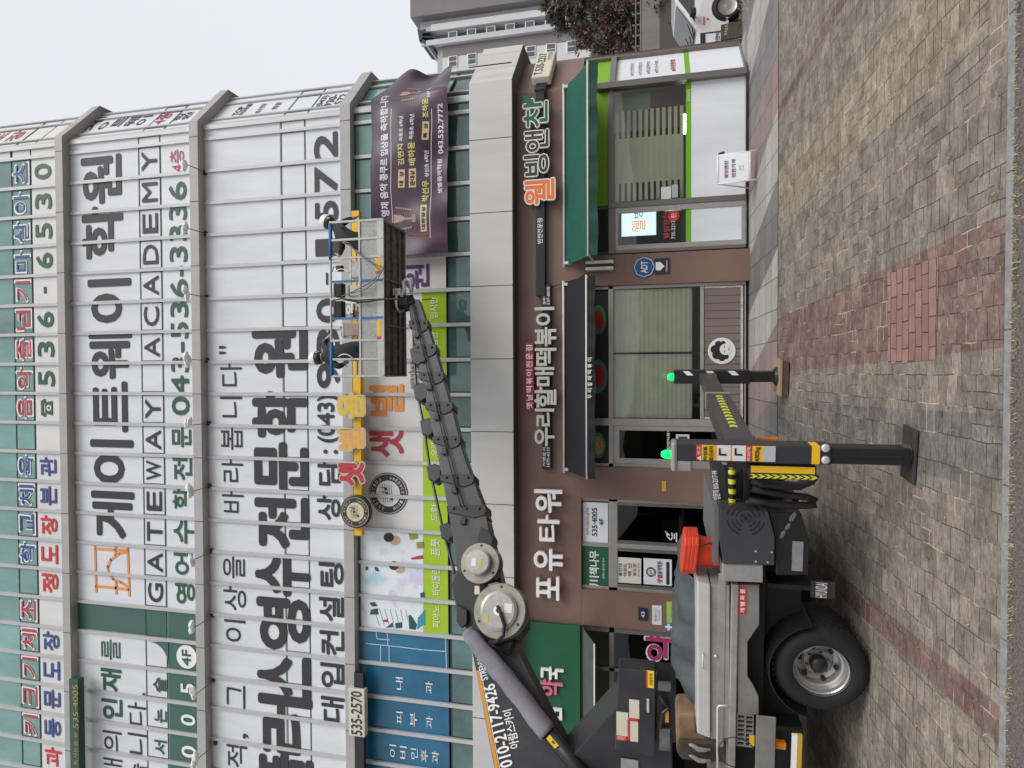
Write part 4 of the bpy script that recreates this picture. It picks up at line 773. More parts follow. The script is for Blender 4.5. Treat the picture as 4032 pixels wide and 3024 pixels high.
# wall furniture of the pillar
t = thing('wall_lamp', 'white and grey oval wall lamp on the granite pillar', 'lamp')
a, c_, z0_, z1_ = rectF('C2', 505,40,690,105, -.15); b = MB(); b.box(a, (a+c_)/2-.02, -.16, -.02, z0_, z1_); b.box((a+c_)/2+.02, c_, -.16, -.02, z0_, z1_); b.build('case', TXTW, t, bevel=.03); b = MB(); b.box((a+c_)/2-.02, (a+c_)/2+.02, -.168, -.0, z0_+.02, z1_-.02); b.build('strip', INK, t)
b = MB(); p = [on('C2',515,125,-.03), on('C2',465,160,-.02), on('C2',430,170,-.02), on('C2',370,185,-.03), on('C2',290,215,-.06)]; b.tube(p, .008, 6); b.build('cable', INKB, t, smooth=True)
t = thing('security_plaque', 'blue octagonal security plaque on the granite pillar', 'plaque')
c_ = on('C2',890,86,-.02); b = MB(); b.lathe(c_+Vector((0,.02,0)), (0,-1,0), [(0,0),(.20,0),(.20,.02),(0,.02)], 8, 0); disc(b, c_+Vector((0,-.003,0)), (0,-1,0), .172, .182, 1, 8); put(b, 'ADT', c_+Vector((-.105,-.004,-.055)), (1,0,0), (0,0,1), .21, .11, .05, 1); b.build('plate', [mat('plaque_blue', (.02,.09,.24), .4), TXTW], t, fix=False)
t = thing('camera_plaque', 'square navy plaque with a pale shield below the blue octagon', 'plaque')
b = MB(); boxF(b, 'C2', 958,28,1056,130, -.02, -.001, 0); b.face([on('C2',x,y,-.024) for x, y in ((965,105),(995,108),(1022,80),(995,52),(965,55))], 1); putF(b, 'GIGAeyes', 'C2', 1030,42,1045,115, -.024, .02, 1); b.build('plate', [mat('plaque_navy', (.018,.022,.035), .4), TXTW], t)
t = thing('yellow_sticker', 'small yellow notice stuck on the granite beside the entrance', 'sticker'); b = MB(); boxF(b, 'C2', 1006,1485,1032,1548, -.006, -.001, 0); putF(b, '금연구역', 'C2', 1012,1495,1026,1540, -.009, .02, 1); b.build('sheet', [mat('sticker_yellow', (.70,.42,.04), .6), REDV], t)
t = thing('number_plate', 'dark blue house number plate reading 43 on the granite', 'plate'); b = MB(); boxF(b, 'C3', 832,640,890,718, -.02, -.001, 0); putF(b, '43', 'C3', 850,662,872,700, -.024, .03, 1); b.build('plate', [mat('plate_navy', (.012,.016,.06), .4), TXTW], t)
t = thing('wall_notice', 'white printed notice below the house number plate', 'notice'); b = MB(); boxF(b, 'C3', 920,622,980,745, -.008, -.001, 0); putF(b, '영업시간', 'C3', 935,640,950,725, -.011, .02, 1); putF(b, '안내문', 'C3', 958,650,970,720, -.011, .02, 2); b.build('sheet', [WHITE, INK, REDV], t)
t = thing('wall_notice', 'light green notice sheet just above the tarpaulin', 'notice'); b = MB(); boxF(b, 'C3', 1012,600,1084,735, -.008, -.001, 0); putF(b, '의료기관', 'C3', 1040,630,1056,705, -.011, .02, 1); b.build('sheet', [mat('notice_green', (.36,.55,.13), .6), GRN], t)
t = thing('cross_sign', 'small blue square sign with a white cross on the granite', 'sign'); b = MB(); boxF(b, 'C3', 1003,735,1062,783, -.015, -.001, 0); c_ = on('C3',1025,760,-.018); b.face([c_+Vector(q) for q in ((-.06,0,-.02),(.06,0,-.02),(.06,0,.02),(-.06,0,.02))], 1); b.face([c_+Vector(q) for q in ((-.02,-.001,-.06),(.02,-.001,-.06),(.02,-.001,.06),(-.02,-.001,.06))], 1); b.build('plate', [mat('cross_blue', (.03,.22,.40), .5), TXTW], t)
t = thing('window_poster', 'cream poster with red and black letters on the entrance glass', 'poster'); b = MB(); boxF(b, 'C3', 692,318,850,480, YP-.012, YP-.004, 0)
for i, (s, mt) in enumerate((('용인대',1),('태권도',2),('백 신',1),('정도장',2))): putF(b, s, 'C3', 706+i*30,355+(0 if i!=2 else 0),728+i*30,435, YP-.016, .03, mt)
putF(b, '043-536-6530', 'C3', 828,350,840,440, YP-.016, .02, 1); b.build('sheet', [mat('poster_cream', (.66,.66,.56), .6), GRN, REDV], t)
t = thing('window_poster', 'white poster with a round emblem on the entrance glass', 'poster'); b = MB(); boxF(b, 'C3', 865,325,1045,492, YP-.012, YP-.004, 0); emblem(b, on('C3',912,408,YP-.014), (0,-1,0), .09, (1,0)); putF(b, '샛별', 'C3', 952,425,985,482, YP-.016, .04, 2); putF(b, '음악학원', 'C3', 952,342,985,422, YP-.016, .03, 3); boxF(b, 'C3', 1010,345,1030,490, YP-.016, YP-.012, 1); b.build('sheet', [WHITE, INKB, REDV, GRN], t)
t = thing('window_mark', 'white outline mark of a hand holding a book on dark door glass', 'window mark'); b = MB()
for pts in ([(1010,155),(1018,185),(1040,205)], [(1005,150),(1030,175)], [(1045,160),(1050,185),(1040,205)], [(1062,165),(1062,195)], [(1075,160),(1075,215)]): st('C3', pts, .02, b, 0, YP-.01)
b.build('decal', TXTW, t, fix=False)
t = thing('round_badge', 'round white badge with a dark curly hair motif on the brown planks', 'badge')
c_ = on('C2',1398,634,YP-.03); b = MB(); b.lathe(c_+Vector((0,.02,0)), (0,-1,0), [(0,0),(.225,0),(.235,.01),(.225,.02),(0,.02)], 36, 0)
q = c_+Vector((0,-.004,0))
for dx, dz, r in ((-.07,.09,.075),(.03,.12,.075),(.12,.06,.06),(-.12,.0,.06),(0,.06,.09),(-.10,-.07,.045),(.14,-.02,.04)): disc(b, q+Vector((dx,-dx*.004-dz*.003,dz)), (0,-1,0), 0, r, 1, 18)
disc(b, q+Vector((.03,-.003,-.06)), (0,-1,0), 0, .10, 0, 24)
for dx, dz, wd in ((-.01,-.045,.045),(.075,-.045,.045),(.03,-.12,.06)): b.face([q+Vector((.0+dx-wd/2,-.006,dz)), q+Vector((dx+wd/2,-.006,dz)), q+Vector((dx+wd*.3,-.006,dz+.012)), q+Vector((dx-wd*.3,-.006,dz+.012))], 1)
b.build('disc', [WHITE2, INKB], t)
t = thing('lit_screen', 'bright lit menu screen behind the glass door', 'screen')
b = MB(); a, c_, z0_, z1_ = rectF('C1', 742,1215,968,1538, YP+.45); xs = on('C1',850,1360,YP+.45).x; b.box(a, xs, YP+.44, YP+.48, z0_, z1_, 0)
putF(b, '웰', 'C1', 808,1440,895,1515, YP+.435, .0, 1); putF(b, '빙', 'C1', 820,1370,880,1425, YP+.435, .0, 2); b.build('panel', [mat('screen_glow', (.72,.88,.98), .5, emit=.85), mat('glow_orange', (.85,.30,.08), .5, emit=.6), mat('glow_grey', (.10,.16,.18), .5, emit=.3)], t)
t = thing('strip_light', 'bright strip light glowing above the lime stripe inside the shop', 'lamp'); b = MB(); boxF(b, 'C1', 1138,745,1162,868, YP+.5, YP+.56); b.build('tube', mat('tube_glow', (1,1,.92), .5, emit=12), t)
# wrapped floodlights on arms
def floodlight(c, x, y, ca, xa_, ya_, near):
    a = on(ca, xa_, ya_, 0); r = ray_o(*O(c, x, y)); k = (a.z + .06 - CAM.z)/r.z; h = CAM + r*k
    t = thing('floodlight', 'wrapped floodlight on a thin arm in front of %s' % near, 'floodlight', 'floodlights above the third storey band', tuple(a))
    b = MB(); h = h-a; b.tube([(0,-.0,-.03), (h.x*.3,-.1,-.02), (h.x,h.y+.04,-.0), tuple(h)], .009, 6); b.build('arm', mat('arm_grey', (.12,.12,.12), .5), t, smooth=True)
    b = MB(); b.box(-.05,.05,-.05,.05,-.03,.03); b.build('bracket', DGREY, t)
    b = MB(); rr = random.Random(int(x+y))
    for _ in range(5): c0 = h + Vector((rr.uniform(-.09,.09), rr.uniform(-.03,.03), rr.uniform(-.03,.03))); b.lathe(c0, (rr.uniform(.5,1),0,rr.uniform(-.2,.2)), [(0,-.09),(.035,-.08),(.055,0),(.03,.08),(0,.09)], 7)
    b.build('wrapped_head', mat('plastic_wrap', (.80,.81,.81), .25, var=.25, scale=30), t)
for q in (('A1',1203,1075,'A1',1345,1130,'the red letters'), ('A1',1205,1490,'A1',1350,1530,'the last green 3'), ('A2',1215,262,'A2',1355,285,'the first green 6'), ('A2',1222,690,'A2',1360,695,'the first green 3'), ('A2',1230,1118,'A2',1370,1105,'the green letter 문'), ('A2',1238,1550,'A2',1375,1515,'the green letter 학'), ('A3',1218,330,'A3',1355,272,'the green letter 어'), ('A3',1222,762,'A3',1360,682,'the plain green pane'), ('A3',1230,1188,'A3',1365,1092,'the white 5'), ('A3',1238,1605,'A3',1378,1492,'a white zero')): floodlight(*q)
# ------------------------------------------------------------------ lifting truck
TO = Vector((-.66,-6.11,0)); TA = R(-7); ta_ = Vector((math.cos(TA), math.sin(TA), 0)); tn_ = Vector((-math.sin(TA), math.cos(TA), 0))
TRK = empty('aerial_lift_truck', tuple(TO), 'aerial lift truck with telescopic black boom, work basket and extended outriggers', 'truck', rz=TA)
TM = Matrix.Translation(TO) @ Matrix.Rotation(TA, 4, 'Z'); TMI = TM.inverted()
def tp(c, x, y, yt): return TMI @ onplane(c, x, y, TO + tn_*yt, tn_)
def tx(c, x, y, xt): return TMI @ onplane(c, x, y, TO + ta_*xt, ta_)
def wl(p): return TMI @ Vector(p)
def tpoly(mb, c, pts, yt, depth, m=0): mb.slab([tp(c, x, y, yt) for x, y in pts], (0,depth,0), m)
def trect(mb, c, x0, y0, x1, y1, yt, depth, m=0):
    xm, ym = (x0+x1)/2, (y0+y1)/2; a, q, z0, z1 = tp(c,xm,y1,yt).x, tp(c,xm,y0,yt).x, tp(c,x1,ym,yt).z, tp(c,x0,ym,yt).z
    mb.box(a, q, yt, yt+depth, z0, z1, m); return a, q, z0, z1
def tput(mb, s, c, x0, y0, x1, y1, yt, bold=.03, m=0):
    xm, ym = (x0+x1)/2, (y0+y1)/2; a, q, z0, z1 = tp(c,xm,y1,yt).x, tp(c,xm,y0,yt).x, tp(c,x1,ym,yt).z, tp(c,x0,ym,yt).z
    put(mb, s, (a,yt,z0), (1,0,0), (0,0,1), q-a, z1-z0, bold, m)
# body: tool locker, deck rail, skirt
b = MB(); tpoly(b, 'T', [(640,470),(725,492),(725,1472),(640,1438)], .40, .5); o = b.build('locker_lid', mat('aluminium_white', (.62,.62,.61), .35, .25, var=.08, scale=4, streak=.2), TRK, bevel=.012)
b = MB(); tpoly(b, 'T', [(729,490),(846,492),(846,1465),(729,1475)], .43, .45); q = tp('T',790,980,.43); b.box(q.x-.86, q.x+.86, .424, .43, q.z-.035, q.z+.03, 0); lk = b.build('locker', ALUG, TRK, bevel=.008)
b = MB(); b.tube([tp('T',680,932,.40), tp('T',678,932,.36), tp('T',678,1020,.36), tp('T',680,1020,.40)], .007, 8); b.build('handle', ALU, lk, smooth=True)
b = MB(); b.lathe(tp('T',758,942,.43), (0,-1,0), [(0,0),(.018,0),(.018,.02),(0,.024)], 12); b.build('latch', ALU, lk, smooth=True)
b = MB(); x0, x1 = tp('T',870,1800,.40).x-2, tp('T',870,488,.40).x; b.box(x0, x1, .40, 2.5, tp('T',897,1000,.40).z, tp('T',850,1000,.40).z); b.build('deck', ALUG, TRK, bevel=.01)
b = MB(); tpoly(b, 'T', [(899,492),(1037,492),(1037,745),(1000,800),(962,855),(962,1075),(1000,1135),(1033,1205),(1033,1320),(899,1320)], .42, .04); sk = b.build('side_skirt', SKIRT, TRK, bevel=.006)
b = MB(); trect(b, 'T', 905,503,955,678, .414, .004); 
for i, ch in enumerate('개별화물'): tput(b, ch, 'T', 915, 640-i*41-0, 945, 668-i*41, .411, .04, 1)
b.build('side_plate', [REDB, TXTW], sk)
b = MB(); x0 = tp('T',1000,1900,.7).x-1.5; b.box(x0, -.95, .75, 2.4, .28, .62); b.box(x0, -.7, 1.1, 1.5, .25, .8); b.box(x0, -.9, .6, 2.45, .62, tp('T',900,1000,.40).z-.01); b.build('chassis', mat('chassis_black', (.008,.008,.009), .7), TRK)
# wheels
wc = tp('T',1437,1045,.50); wr = (tp('T',1125,1045,.5).z - tp('T',1748,1045,.5).z)/2; rr_ = (tp('T',1262,1045,.5).z - tp('T',1632,1045,.5).z)/2
def wheel(c, dual=False):
    wn = empty('wheel', tuple(c)); wn.parent = TRK
    b = MB(); n = 48
    b.lathe((0,.0,0), (0,1,0), [(rr_*.98,.02),(rr_*1.08,.0),(wr*.80,-.012),(wr*.93,.01),(wr*.985,.05),(wr,.09),(wr,.20),(wr*.97,.25),(wr*.85,.28),(rr_,.27)], 60)
    for k in range(60):
        a = k*2*math.pi/60
        for yy in (.085,.145,.2): b.box(0,0,0,0,0,0) if False else None
    t = b.build('tyre', RUBBER, wn, smooth=True)
    b = MB()
    for k in range(44):
        a = k*2*math.pi/44; d = Vector((math.cos(a),0,math.sin(a))); s = Vector((-d.z,0,d.x))
        for y0, y1, sh in ((.06,.12,0),(.135,.20,.06)):
            p = d*(wr-.004); p = p*math.cos(sh) + s*(wr*math.sin(sh)); b.slab([p-s*.02+Vector((0,y0,0)), p+s*.02+Vector((0,y0,0)), p+s*.02+Vector((0,y1,0)), p-s*.02+Vector((0,y1,0))], d*.012)
    b.build('tread', RUBBER, wn)
    b = MB(); b.lathe((0,0,0), (0,1,0), [(rr_,.0),(rr_*1.01,.02),(rr_*.95,.035),(rr_*.93,.07),(rr_*.86,.10),(rr_*.80,.11),(rr_*.74,.17),(rr_*.60,.19),(rr_*.5,.175),(rr_*.49,.16),(.02,.16)], 48)
    for k in range(6):
        a = k*math.pi/3+.3; c2 = Vector((math.cos(a)*rr_*.66, .165, math.sin(a)*rr_*.66)); b.lathe(c2, (0,-1,0), [(0,0),(rr_*.085,0),(rr_*.085,.03),(0,.03)], 14, 1)
        a += math.pi/6; c2 = Vector((math.cos(a)*rr_*.41, .155, math.sin(a)*rr_*.41)); b.lathe(c2, (0,-1,0), [(0,0),(rr_*.055,0),(rr_*.05,.03),(0,.03)], 8, 2)
    b.build('rim', [RIM, INKB, mat('rusty_nut', (.12,.085,.06), .6)], wn, smooth=False)
    b = MB(); b.lathe((0,.15,0), (0,-1,0), [(rr_*.33,0),(rr_*.32,.05),(rr_*.24,.075),(0,.08)], 20); b.build('hub', BLACKM, wn, smooth=True)
wheel(wc); b = MB(); b.lathe(wc+Vector((0,.31,0)), (0,1,0), [(0,0),(wr*.9,0),(wr,.05),(wr,.2),(wr*.9,.26),(0,.26)], 40); b.build('inner_tyre', RUBBER, TRK, smooth=True)
b = MB(); b.lathe(wc+Vector((0,1.75,0)), (0,1,0), [(0,0),(wr*.9,0),(wr,.05),(wr,.2),(wr*.9,.26),(0,.26)], 40); b.build('tyre', RUBBER, TRK, smooth=True)
b = MB(); n = 26; P = [wc + Vector((math.cos(a)*wr*1.12, 0, math.sin(a)*wr*1.12)) for a in [R(12)+R(156)*i/n for i in range(n+1)]]
for p, q in zip(P, P[1:]): b.slab([Vector((p.x,.46,p.z)), Vector((q.x,.46,q.z)), Vector((q.x,1.1,q.z)), Vector((p.x,1.1,p.z))], (0,0,.012))
b.build('mudguard', BLACKM, TRK)
b = MB(); q0 = tp('T',1440,490,.55); b.box(q0.x-.04, q0.x+.0, .5, 1.0, .14, .62, 0); b.build('mud_flap', RUBBER, TRK)
b = MB(); trect(b, 'T', 1365,470,1520,575, .47, .012, 0); tput(b, 'HYUNDAI', 'T', 1395,478,1470,572, .465, .02, 1); b.build('flap_plate', [DGREY, TXTW], TRK)
# rear power box with round grille
b = MB(); tpoly(b, 'N', [(650,990),(1175,1005),(1246,1288),(1243,1594),(690,1582),(640,1300)], .33, .5); gb = b.build('power_box', mat('power_box_grey', (.050,.050,.054), .42, var=.12, scale=5), TRK, bevel=.006)
b = MB(); gc = tp('N',930,1080,.33); sc = tp('N',930,1080,.33).z - tp('N',1030,1080,.33).z
for rad in (.55,1.05,1.55,2.05):
    for a0, a1 in ((20,80),(100,160),(200,260),(280,340)):
        for k in range(8):
            t0, t1 = R(a0+(a1-a0)*k/8), R(a0+(a1-a0)*(k+1)/8); f = lambda r, t: gc + Vector((math.cos(t)*r*sc, -.003, math.sin(t)*r*sc))
            b.face([f(rad-.09,t0), f(rad+.09,t0), f(rad+.09,t1), f(rad-.09,t1)])
disc(b, gc+Vector((0,-.003,0)), (0,-1,0), 0, .02, 0, 16); b.build('grille', INKB, gb, fix=False)
b = MB()
for x, y in ((1040,1440),(1215,1452),(1043,1552),(1170,1560)): b.lathe(tp('N',x,y,.33), (0,-1,0), [(0,0),(.009,0),(.006,.006),(0,.006)], 8)
b.build('bolt', ALU, gb)
b = MB(); tpoly(b, 'H', [(540,1512),(838,1520),(838,1650),(545,1640)], .345, .5); b.build('side_cover', ALUG, TRK, bevel=.008)
b = MB(); b.box(tp('N',650,1600,.35).x, tp('N',640,985,.35).x, .36, 1.5, tp('N',640,1200,.33).z, tp('N',600,1200,.33).z+.01); b.build('top_plate', mat('plate_grey', (.13,.13,.135), .45), TRK)
b = MB(); tpoly(b, 'N', [(1180,1015),(1535,1022),(1622,1322),(1610,1700),(1260,1700),(1250,1292)], .38, .5); b.build('rear_bumper', BLACKM, TRK, bevel=.006)
b = MB(); trect(b, 'N', 1435,1335,1555,1655, .372, .006); b.build('reflector_plate', mat('reflector_grey', (.30,.31,.33), .35, .2, var=.2), TRK)
b = MB()
for x, y, l, a in ((1440,1065,70,.5),(1385,1170,55,.5),(1330,1255,60,.4)):
    c_ = tp('N',x,y,.37); u = Vector((math.cos(a),0,-math.sin(a))); v = Vector((math.sin(a),0,math.cos(a))); k = l*sc/100
    b.face([c_+u*k*math.cos(t)*.9+v*k*.38*math.sin(t)+Vector((0,-.003,0)) for t in [i*math.pi/7 for i in range(14)]])
b.build('slot', mat('slot_grey', (.16,.16,.165), .5), TRK, fix=False)
# rear cross member with hot-line text, twisted marking bar
b = MB(); tpoly(b, 'N', [(560,545),(700,545),(760,985),(620,985)], .62, .3, 0); cm = b.build('cross_member', DGREY, TRK, bevel=.006)
b = MB(); p0, p1 = tp('N',668,980,.612), tp('N',622,560,.612); u = (p1-p0); L0 = u.length; u.normalize(); v = Vector((-u.z,0,u.x)); put(b, '고소작업문의 010-2117-94', p0, u, v, L0, .062, .03); b.build('lettering', TXTW, cm, fix=False)
b = MB(); p0, p1 = tp('N',785,1020,.56), tp('N',780,560,.56); n = 26
for k in range(n):
    a, c_ = p0.lerp(p1,k/n), p0.lerp(p1,(k+1)/n); b.tube([a,c_], .033, 12, 0 if (k//3)%2 else 1)
b.build('marking_bar', [INKB, mat('hazard_yellow', (.75,.68,.03), .45)], TRK, smooth=True)
b = MB(); trect(b, 'N', 825,575,905,985, .66, .3); trect(b, 'N', 905,590,970,1000, .55, .2); trect(b, 'N', 700,560,760,640, .6, .2); trect(b,'N', 985,640,1350,1000,.75,.3); b.build('hose_bracket', BLACKM, TRK, bevel=.006)
HOSE = mat('hose_sleeve', (.016,.016,.017), .6, var=.6, scale=20, bump=.5)
for pts, r in (([(1010,660),(1100,700),(1300,720),(1500,730),(1640,670),(1690,600)], .04), ([(1000,760),(1150,790),(1400,830),(1600,850),(1690,890),(1690,930),(1600,940),(1400,940),(1150,920),(960,890)], .032), ([(930,900),(1000,930),(1150,900)], .03)):
    b = MB(); b.tube([tp('N',x,y,.42-.002*i) for i, (x, y) in enumerate(pts)], r, 10); b.build('hose', HOSE, TRK, smooth=True)
# near outrigger
def leg(c, q, yt, wd, mats):
    pass
x0, x1 = tp('H',800,772,-.09).x, tp('H',800,652,-.09).x; zT, zB_ = tp('H',198,710,-.09).z, tp('H',1335,715,-.09).z
og = empty('outrigger', (0,0,0)); og.parent = TRK
b = MB(); b.box(x0-.01, x1, -.09, .10, zB_, zT); b.build('sleeve', DGREY, og, bevel=.008)
zg = gz((TM @ Vector((0,0,0))).y)
b = MB(); b.box(x0-.005, x1-.012, -.075, .085, zg+.05, zB_); b.box(x0+.045, x1-.06, -.082, -.07, zg+.1, zB_, 0); b.build('inner_leg', BLACKM, og, bevel=.006)
b = MB(); xm_ = (x0+x1)/2; b.lathe((xm_,.03,zg+.03), (0,0,1), [(0,0),(.085,0),(.08,.03),(.05,.06),(0,.06)], 20); b.box(xm_-.22, xm_+.20, -.07, .17, zg+.006, zg+.028); b.build('foot_plate', mat('foot_steel', (.06,.058,.055), .5, .3, var=.4, scale=10), og, bevel=.004)
b = MB(); b.box(x0-.10, x0-.0, -.085, .06, zT-.14, zT+.02); b.box(x0-.1, x1+.01, -.10, .06, zT-.02, zT+.03); b.build('top_bracket', ALUG, og, bevel=.02)
GLOW = mat('green_beacon', (.0,.75,.10), .4, emit=1.6)
b = MB(); q = tp('H',215,725,-.05); b.lathe((q.x,-.02,zT+.03), (0,0,1), [(0,0),(.035,0),(.035,.05),(.02,.075),(0,.08)], 16); b.build('beacon', GLOW, og, smooth=True)
b = MB(); M_ = [REDB, YELL, WHITE2, INKB, ORNG, mat('label_grey', (.45,.46,.47), .5)]
for xa, xb, m in ((352,392,0),(392,487,1),(487,502,4),(502,600,2),(600,614,4),(614,712,2),(712,760,0),(760,838,1),(838,928,5)):
    b.box(x0+.004, x1-.004, -.094, -.0905, tp('H',xb,712,-.09).z, tp('H',xa,712,-.09).z, m)
for s, q, m in (('경고',(360,660,384,720),2), ('작업중',(404,660,430,760),3), ('접근금지',(445,660,475,762),3), ('최대반력',(722,668,748,765),2), ('4302kg',(778,665,818,768),3)): tput(b, s, 'H', *q, -.097, .03, m)
for x in (545,660): 
    c_ = tp('H',x,700,-.097); b.face([c_+Vector(q) for q in ((-.03,0,-.03),(-.015,0,-.03),(-.015,0,.015),(.03,0,.015),(.03,0,.03),(-.03,0,.03))], 3)
b.face([tp('H',x,y,-.097) for x, y in ((388,765),(358,745),(388,725))], 2)
b.build('warning_label', M_, og, fix=False)
b = MB(); b.box(x0-.004, x1+.004, -.097, .05, tp('H',1250,712,-.09).z, tp('H',1192,712,-.09).z); b.build('yellow_band', YELL, og)
b = MB()
for y in (672,758): b.lathe(tp('H',1292,y,-.09), (0,-1,0), [(0,0),(.034,0),(.028,.012),(.012,.014),(0,.014)], 14)
b.build('guide_bolt', ALU, og, smooth=True)
a, q, z0, z1 = tp('N',1340,590,-.05).x, tp('N',1340,510,-.05).x, tp('N',1700,560,-.05).z, tp('N',968,560,-.05).z
b = MB(); b.box(tp('N',1340,655,-.05).x, q, -.05, .02, z0, z1, 2); b.box(a, q-.004, -.056, -.051, z0+.012, z1-.012, 0)
yc0, yc1 = tp('N',1340,652,-.05).x, tp('N',1340,606,-.05).x; n = 9
for k in range(n):
    za, zb2 = z1-(z1-z0)*k/n, z1-(z1-z0)*(k+.62)/n; xm2 = (yc0+yc1)/2; d = -.035
    b.face([(yc0,-.054,za),(xm2,-.054,za+d),(yc1,-.054,za),(yc1,-.054,zb2),(xm2,-.054,zb2+d),(yc0,-.054,zb2)], 1)
b.build('reflective_board', [YELL, YELB, INKB], og, fix=False)
# far outrigger and its beam
YF = 3.62; x0f, x1f = tp('H',450,205,YF).x, tp('H',450,112,YF).x; zTf, zBf = tp('H',192,155,YF).z, tp('H',745,155,YF).z; zgf = gz((TM @ Vector((0,YF,0))).y)
of = empty('outrigger', (0,0,0)); of.parent = TRK
b = MB(); b.box(x0f, x1f, YF, YF+.2, zBf, zTf, 0)
for xa, xb in ((255,300),(420,470),(580,630)):
    za, zb2 = tp('H',xa,120,YF).z, tp('H',xb,120,YF).z; b.face([(x1f-.06,YF-.003,za-.06),(x1f,YF-.003,za),(x1f,YF-.003,zb2),(x1f-.06,YF-.003,zb2-.06)], 1)
b.build('sleeve', [BLACKM, TXTW], of)
b = MB(); b.box(x0f+.02, x1f-.02, YF+.02, YF+.18, zgf+.12, zBf); b.build('inner_leg', BLACKM, of)
b = MB(); xm3 = (x0f+x1f)/2; b.box(xm3-.22, xm3+.22, YF-.12, YF+.30, zgf+.01, zgf+.09, 0); b.box(xm3-.24, xm3+.24, YF-.13, YF+.31, zgf+.09, zgf+.115, 1); b.lathe((xm3,YF+.1,zgf+.115), (0,0,1), [(0,0),(.13,0),(.1,.04),(0,.04)], 20, 2); b.build('foot_plate', [mat('wood_block', (.10,.075,.05), .8, var=.4, scale=10), mat('wood_pale', (.36,.24,.16), .7), BLACKM], of)
b = MB(); b.lathe((xm3,YF+.06,zTf), (0,0,1), [(0,0),(.05,0),(.05,.06),(.03,.09),(0,.09)], 14); b.build('beacon', GLOW, of, smooth=True)
zb0, zb1 = tp('H',495,170,YF-.02).z, tp('H',368,170,YF-.02).z
bA = Vector((x0-.02, .10, (zb0+zb1)/2)); bB = Vector(((x0f+x1f)/2, YF, (zb0+zb1)/2)); bD = (bB-bA); bS = Vector((bD.y,-bD.x,0)).normalized()
b = MB(); b.bar(bA.lerp(bB,.45), bB, .13, zb1-zb0-.03); b.build('beam', STEELB, of, bevel=.006)
b = MB(); b.bar(bA, bA.lerp(bB,.60), .165, zb1-zb0+.02, 0); b.bar(bA.lerp(bB,.595), bA.lerp(bB,.61), .18, zb1-zb0+.04, 2)
for k in range(11):
    p = lambda f, dz: bA.lerp(bB, f) + bS*.0855 + Vector((0,0,dz)); f0 = .18+k*.036; w_ = .02
    b.face([p(f0,-.035), p(f0+w_,-.035), p(f0+w_+.009,0), p(f0+w_,.035), p(f0,.035), p(f0+.009,0)], 1)
b.build('outer_beam', [STEELB, YELB, ALUG], of, fix=False)
b = MB(); b.tube([tp('H',500,260,2.6), tp('H',540,300,2.5), tp('H',590,340,2.2), tp('H',580,390,1.9), tp('H',560,400,1.9)], .03, 8); b.build('hose', HOSE, of, smooth=True)
b = MB(); trect(b, 'H', 655,592,782,636, .9, .06, 0); trect(b, 'H', 790,596,950,640, .85, .02, 1); trect(b, 'H', 545,600,590,640, .9, .08, 2); b.build('tail_lamp', [mat('lamp_red', (.30,.015,.01), .25), mat('lamp_orange', (.62,.16,.01), .4), mat('lamp_blue', (.03,.15,.45), .3)], TRK, bevel=.006)
# front bits at the frame edge
b = MB(); n = 7; a, q, z0, z1 = tp('T',945,1520,.42).x, tp('T',945,1322,.42).x, tp('T',1000,1420,.42).z, tp('T',892,1420,.42).z
b.box(a, q, .44, .46, z0, z1, 1)
for k in range(n+1): x = a+(q-a)*k/n; b.box(x-.006, x+.006, .42, .44, z0, z1, 0)
b.box(a, q, .42, .438, (z0+z1)/2-.008, (z0+z1)/2+.008, 0); b.box(a, q, .421, .439, z1-.01, z1, 0); b.box(a,q,.421,.439,z0,z0+.01,0); b.build('side_rack', [SKIRT, INKB], TRK)
b = MB(); trect(b, 'T', 1010,1332,1135,2000, .38, .02); b.build('side_plate', SKIRT, TRK, bevel=.006)
b = MB(); trect(b, 'T', 1140,1498,1208,1542, .45, .05); b.build('side_lamp', mat('lamp_amber', (.80,.22,.01), .3), TRK, bevel=.006)
b = MB(); trect(b, 'T', 1240,1450,1272,1900, .40, .03, 0); trect(b, 'T', 1272,1450,1304,1900, .40, .03, 1); b.build('guard_rail', [TXTW, mat('rail_amber', (.62,.33,.02), .45)], TRK)
b = MB(); trect(b, 'T', 1130,1400,1310,2000, .55, .5); b.build('side_tank', BLACKM, TRK, bevel=.02)
b = MB(); trect(b, 'T', 975,1455,1005,1518, .41, .03); b.build('strap', YELL, TRK)
b = MB(); b.tube([tp('T',845,1262,.36), tp('T',780,1262,.36), tp('T',771,1275,.36), tp('T',770,1480,.36), tp('T',770,1750,.36)], .011, 8); b.build('grab_rail', ALU, TRK, smooth=True)
b = MB(); c_ = tp('T',890,1560,.34); r_ = .16; b.tube([c_+Vector((math.cos(t)*r_*.95,0,math.sin(t)*r_)) for t in [R(-60+12*i) for i in range(21)]], .005, 6); b.build('cable', INKB, TRK, smooth=True)
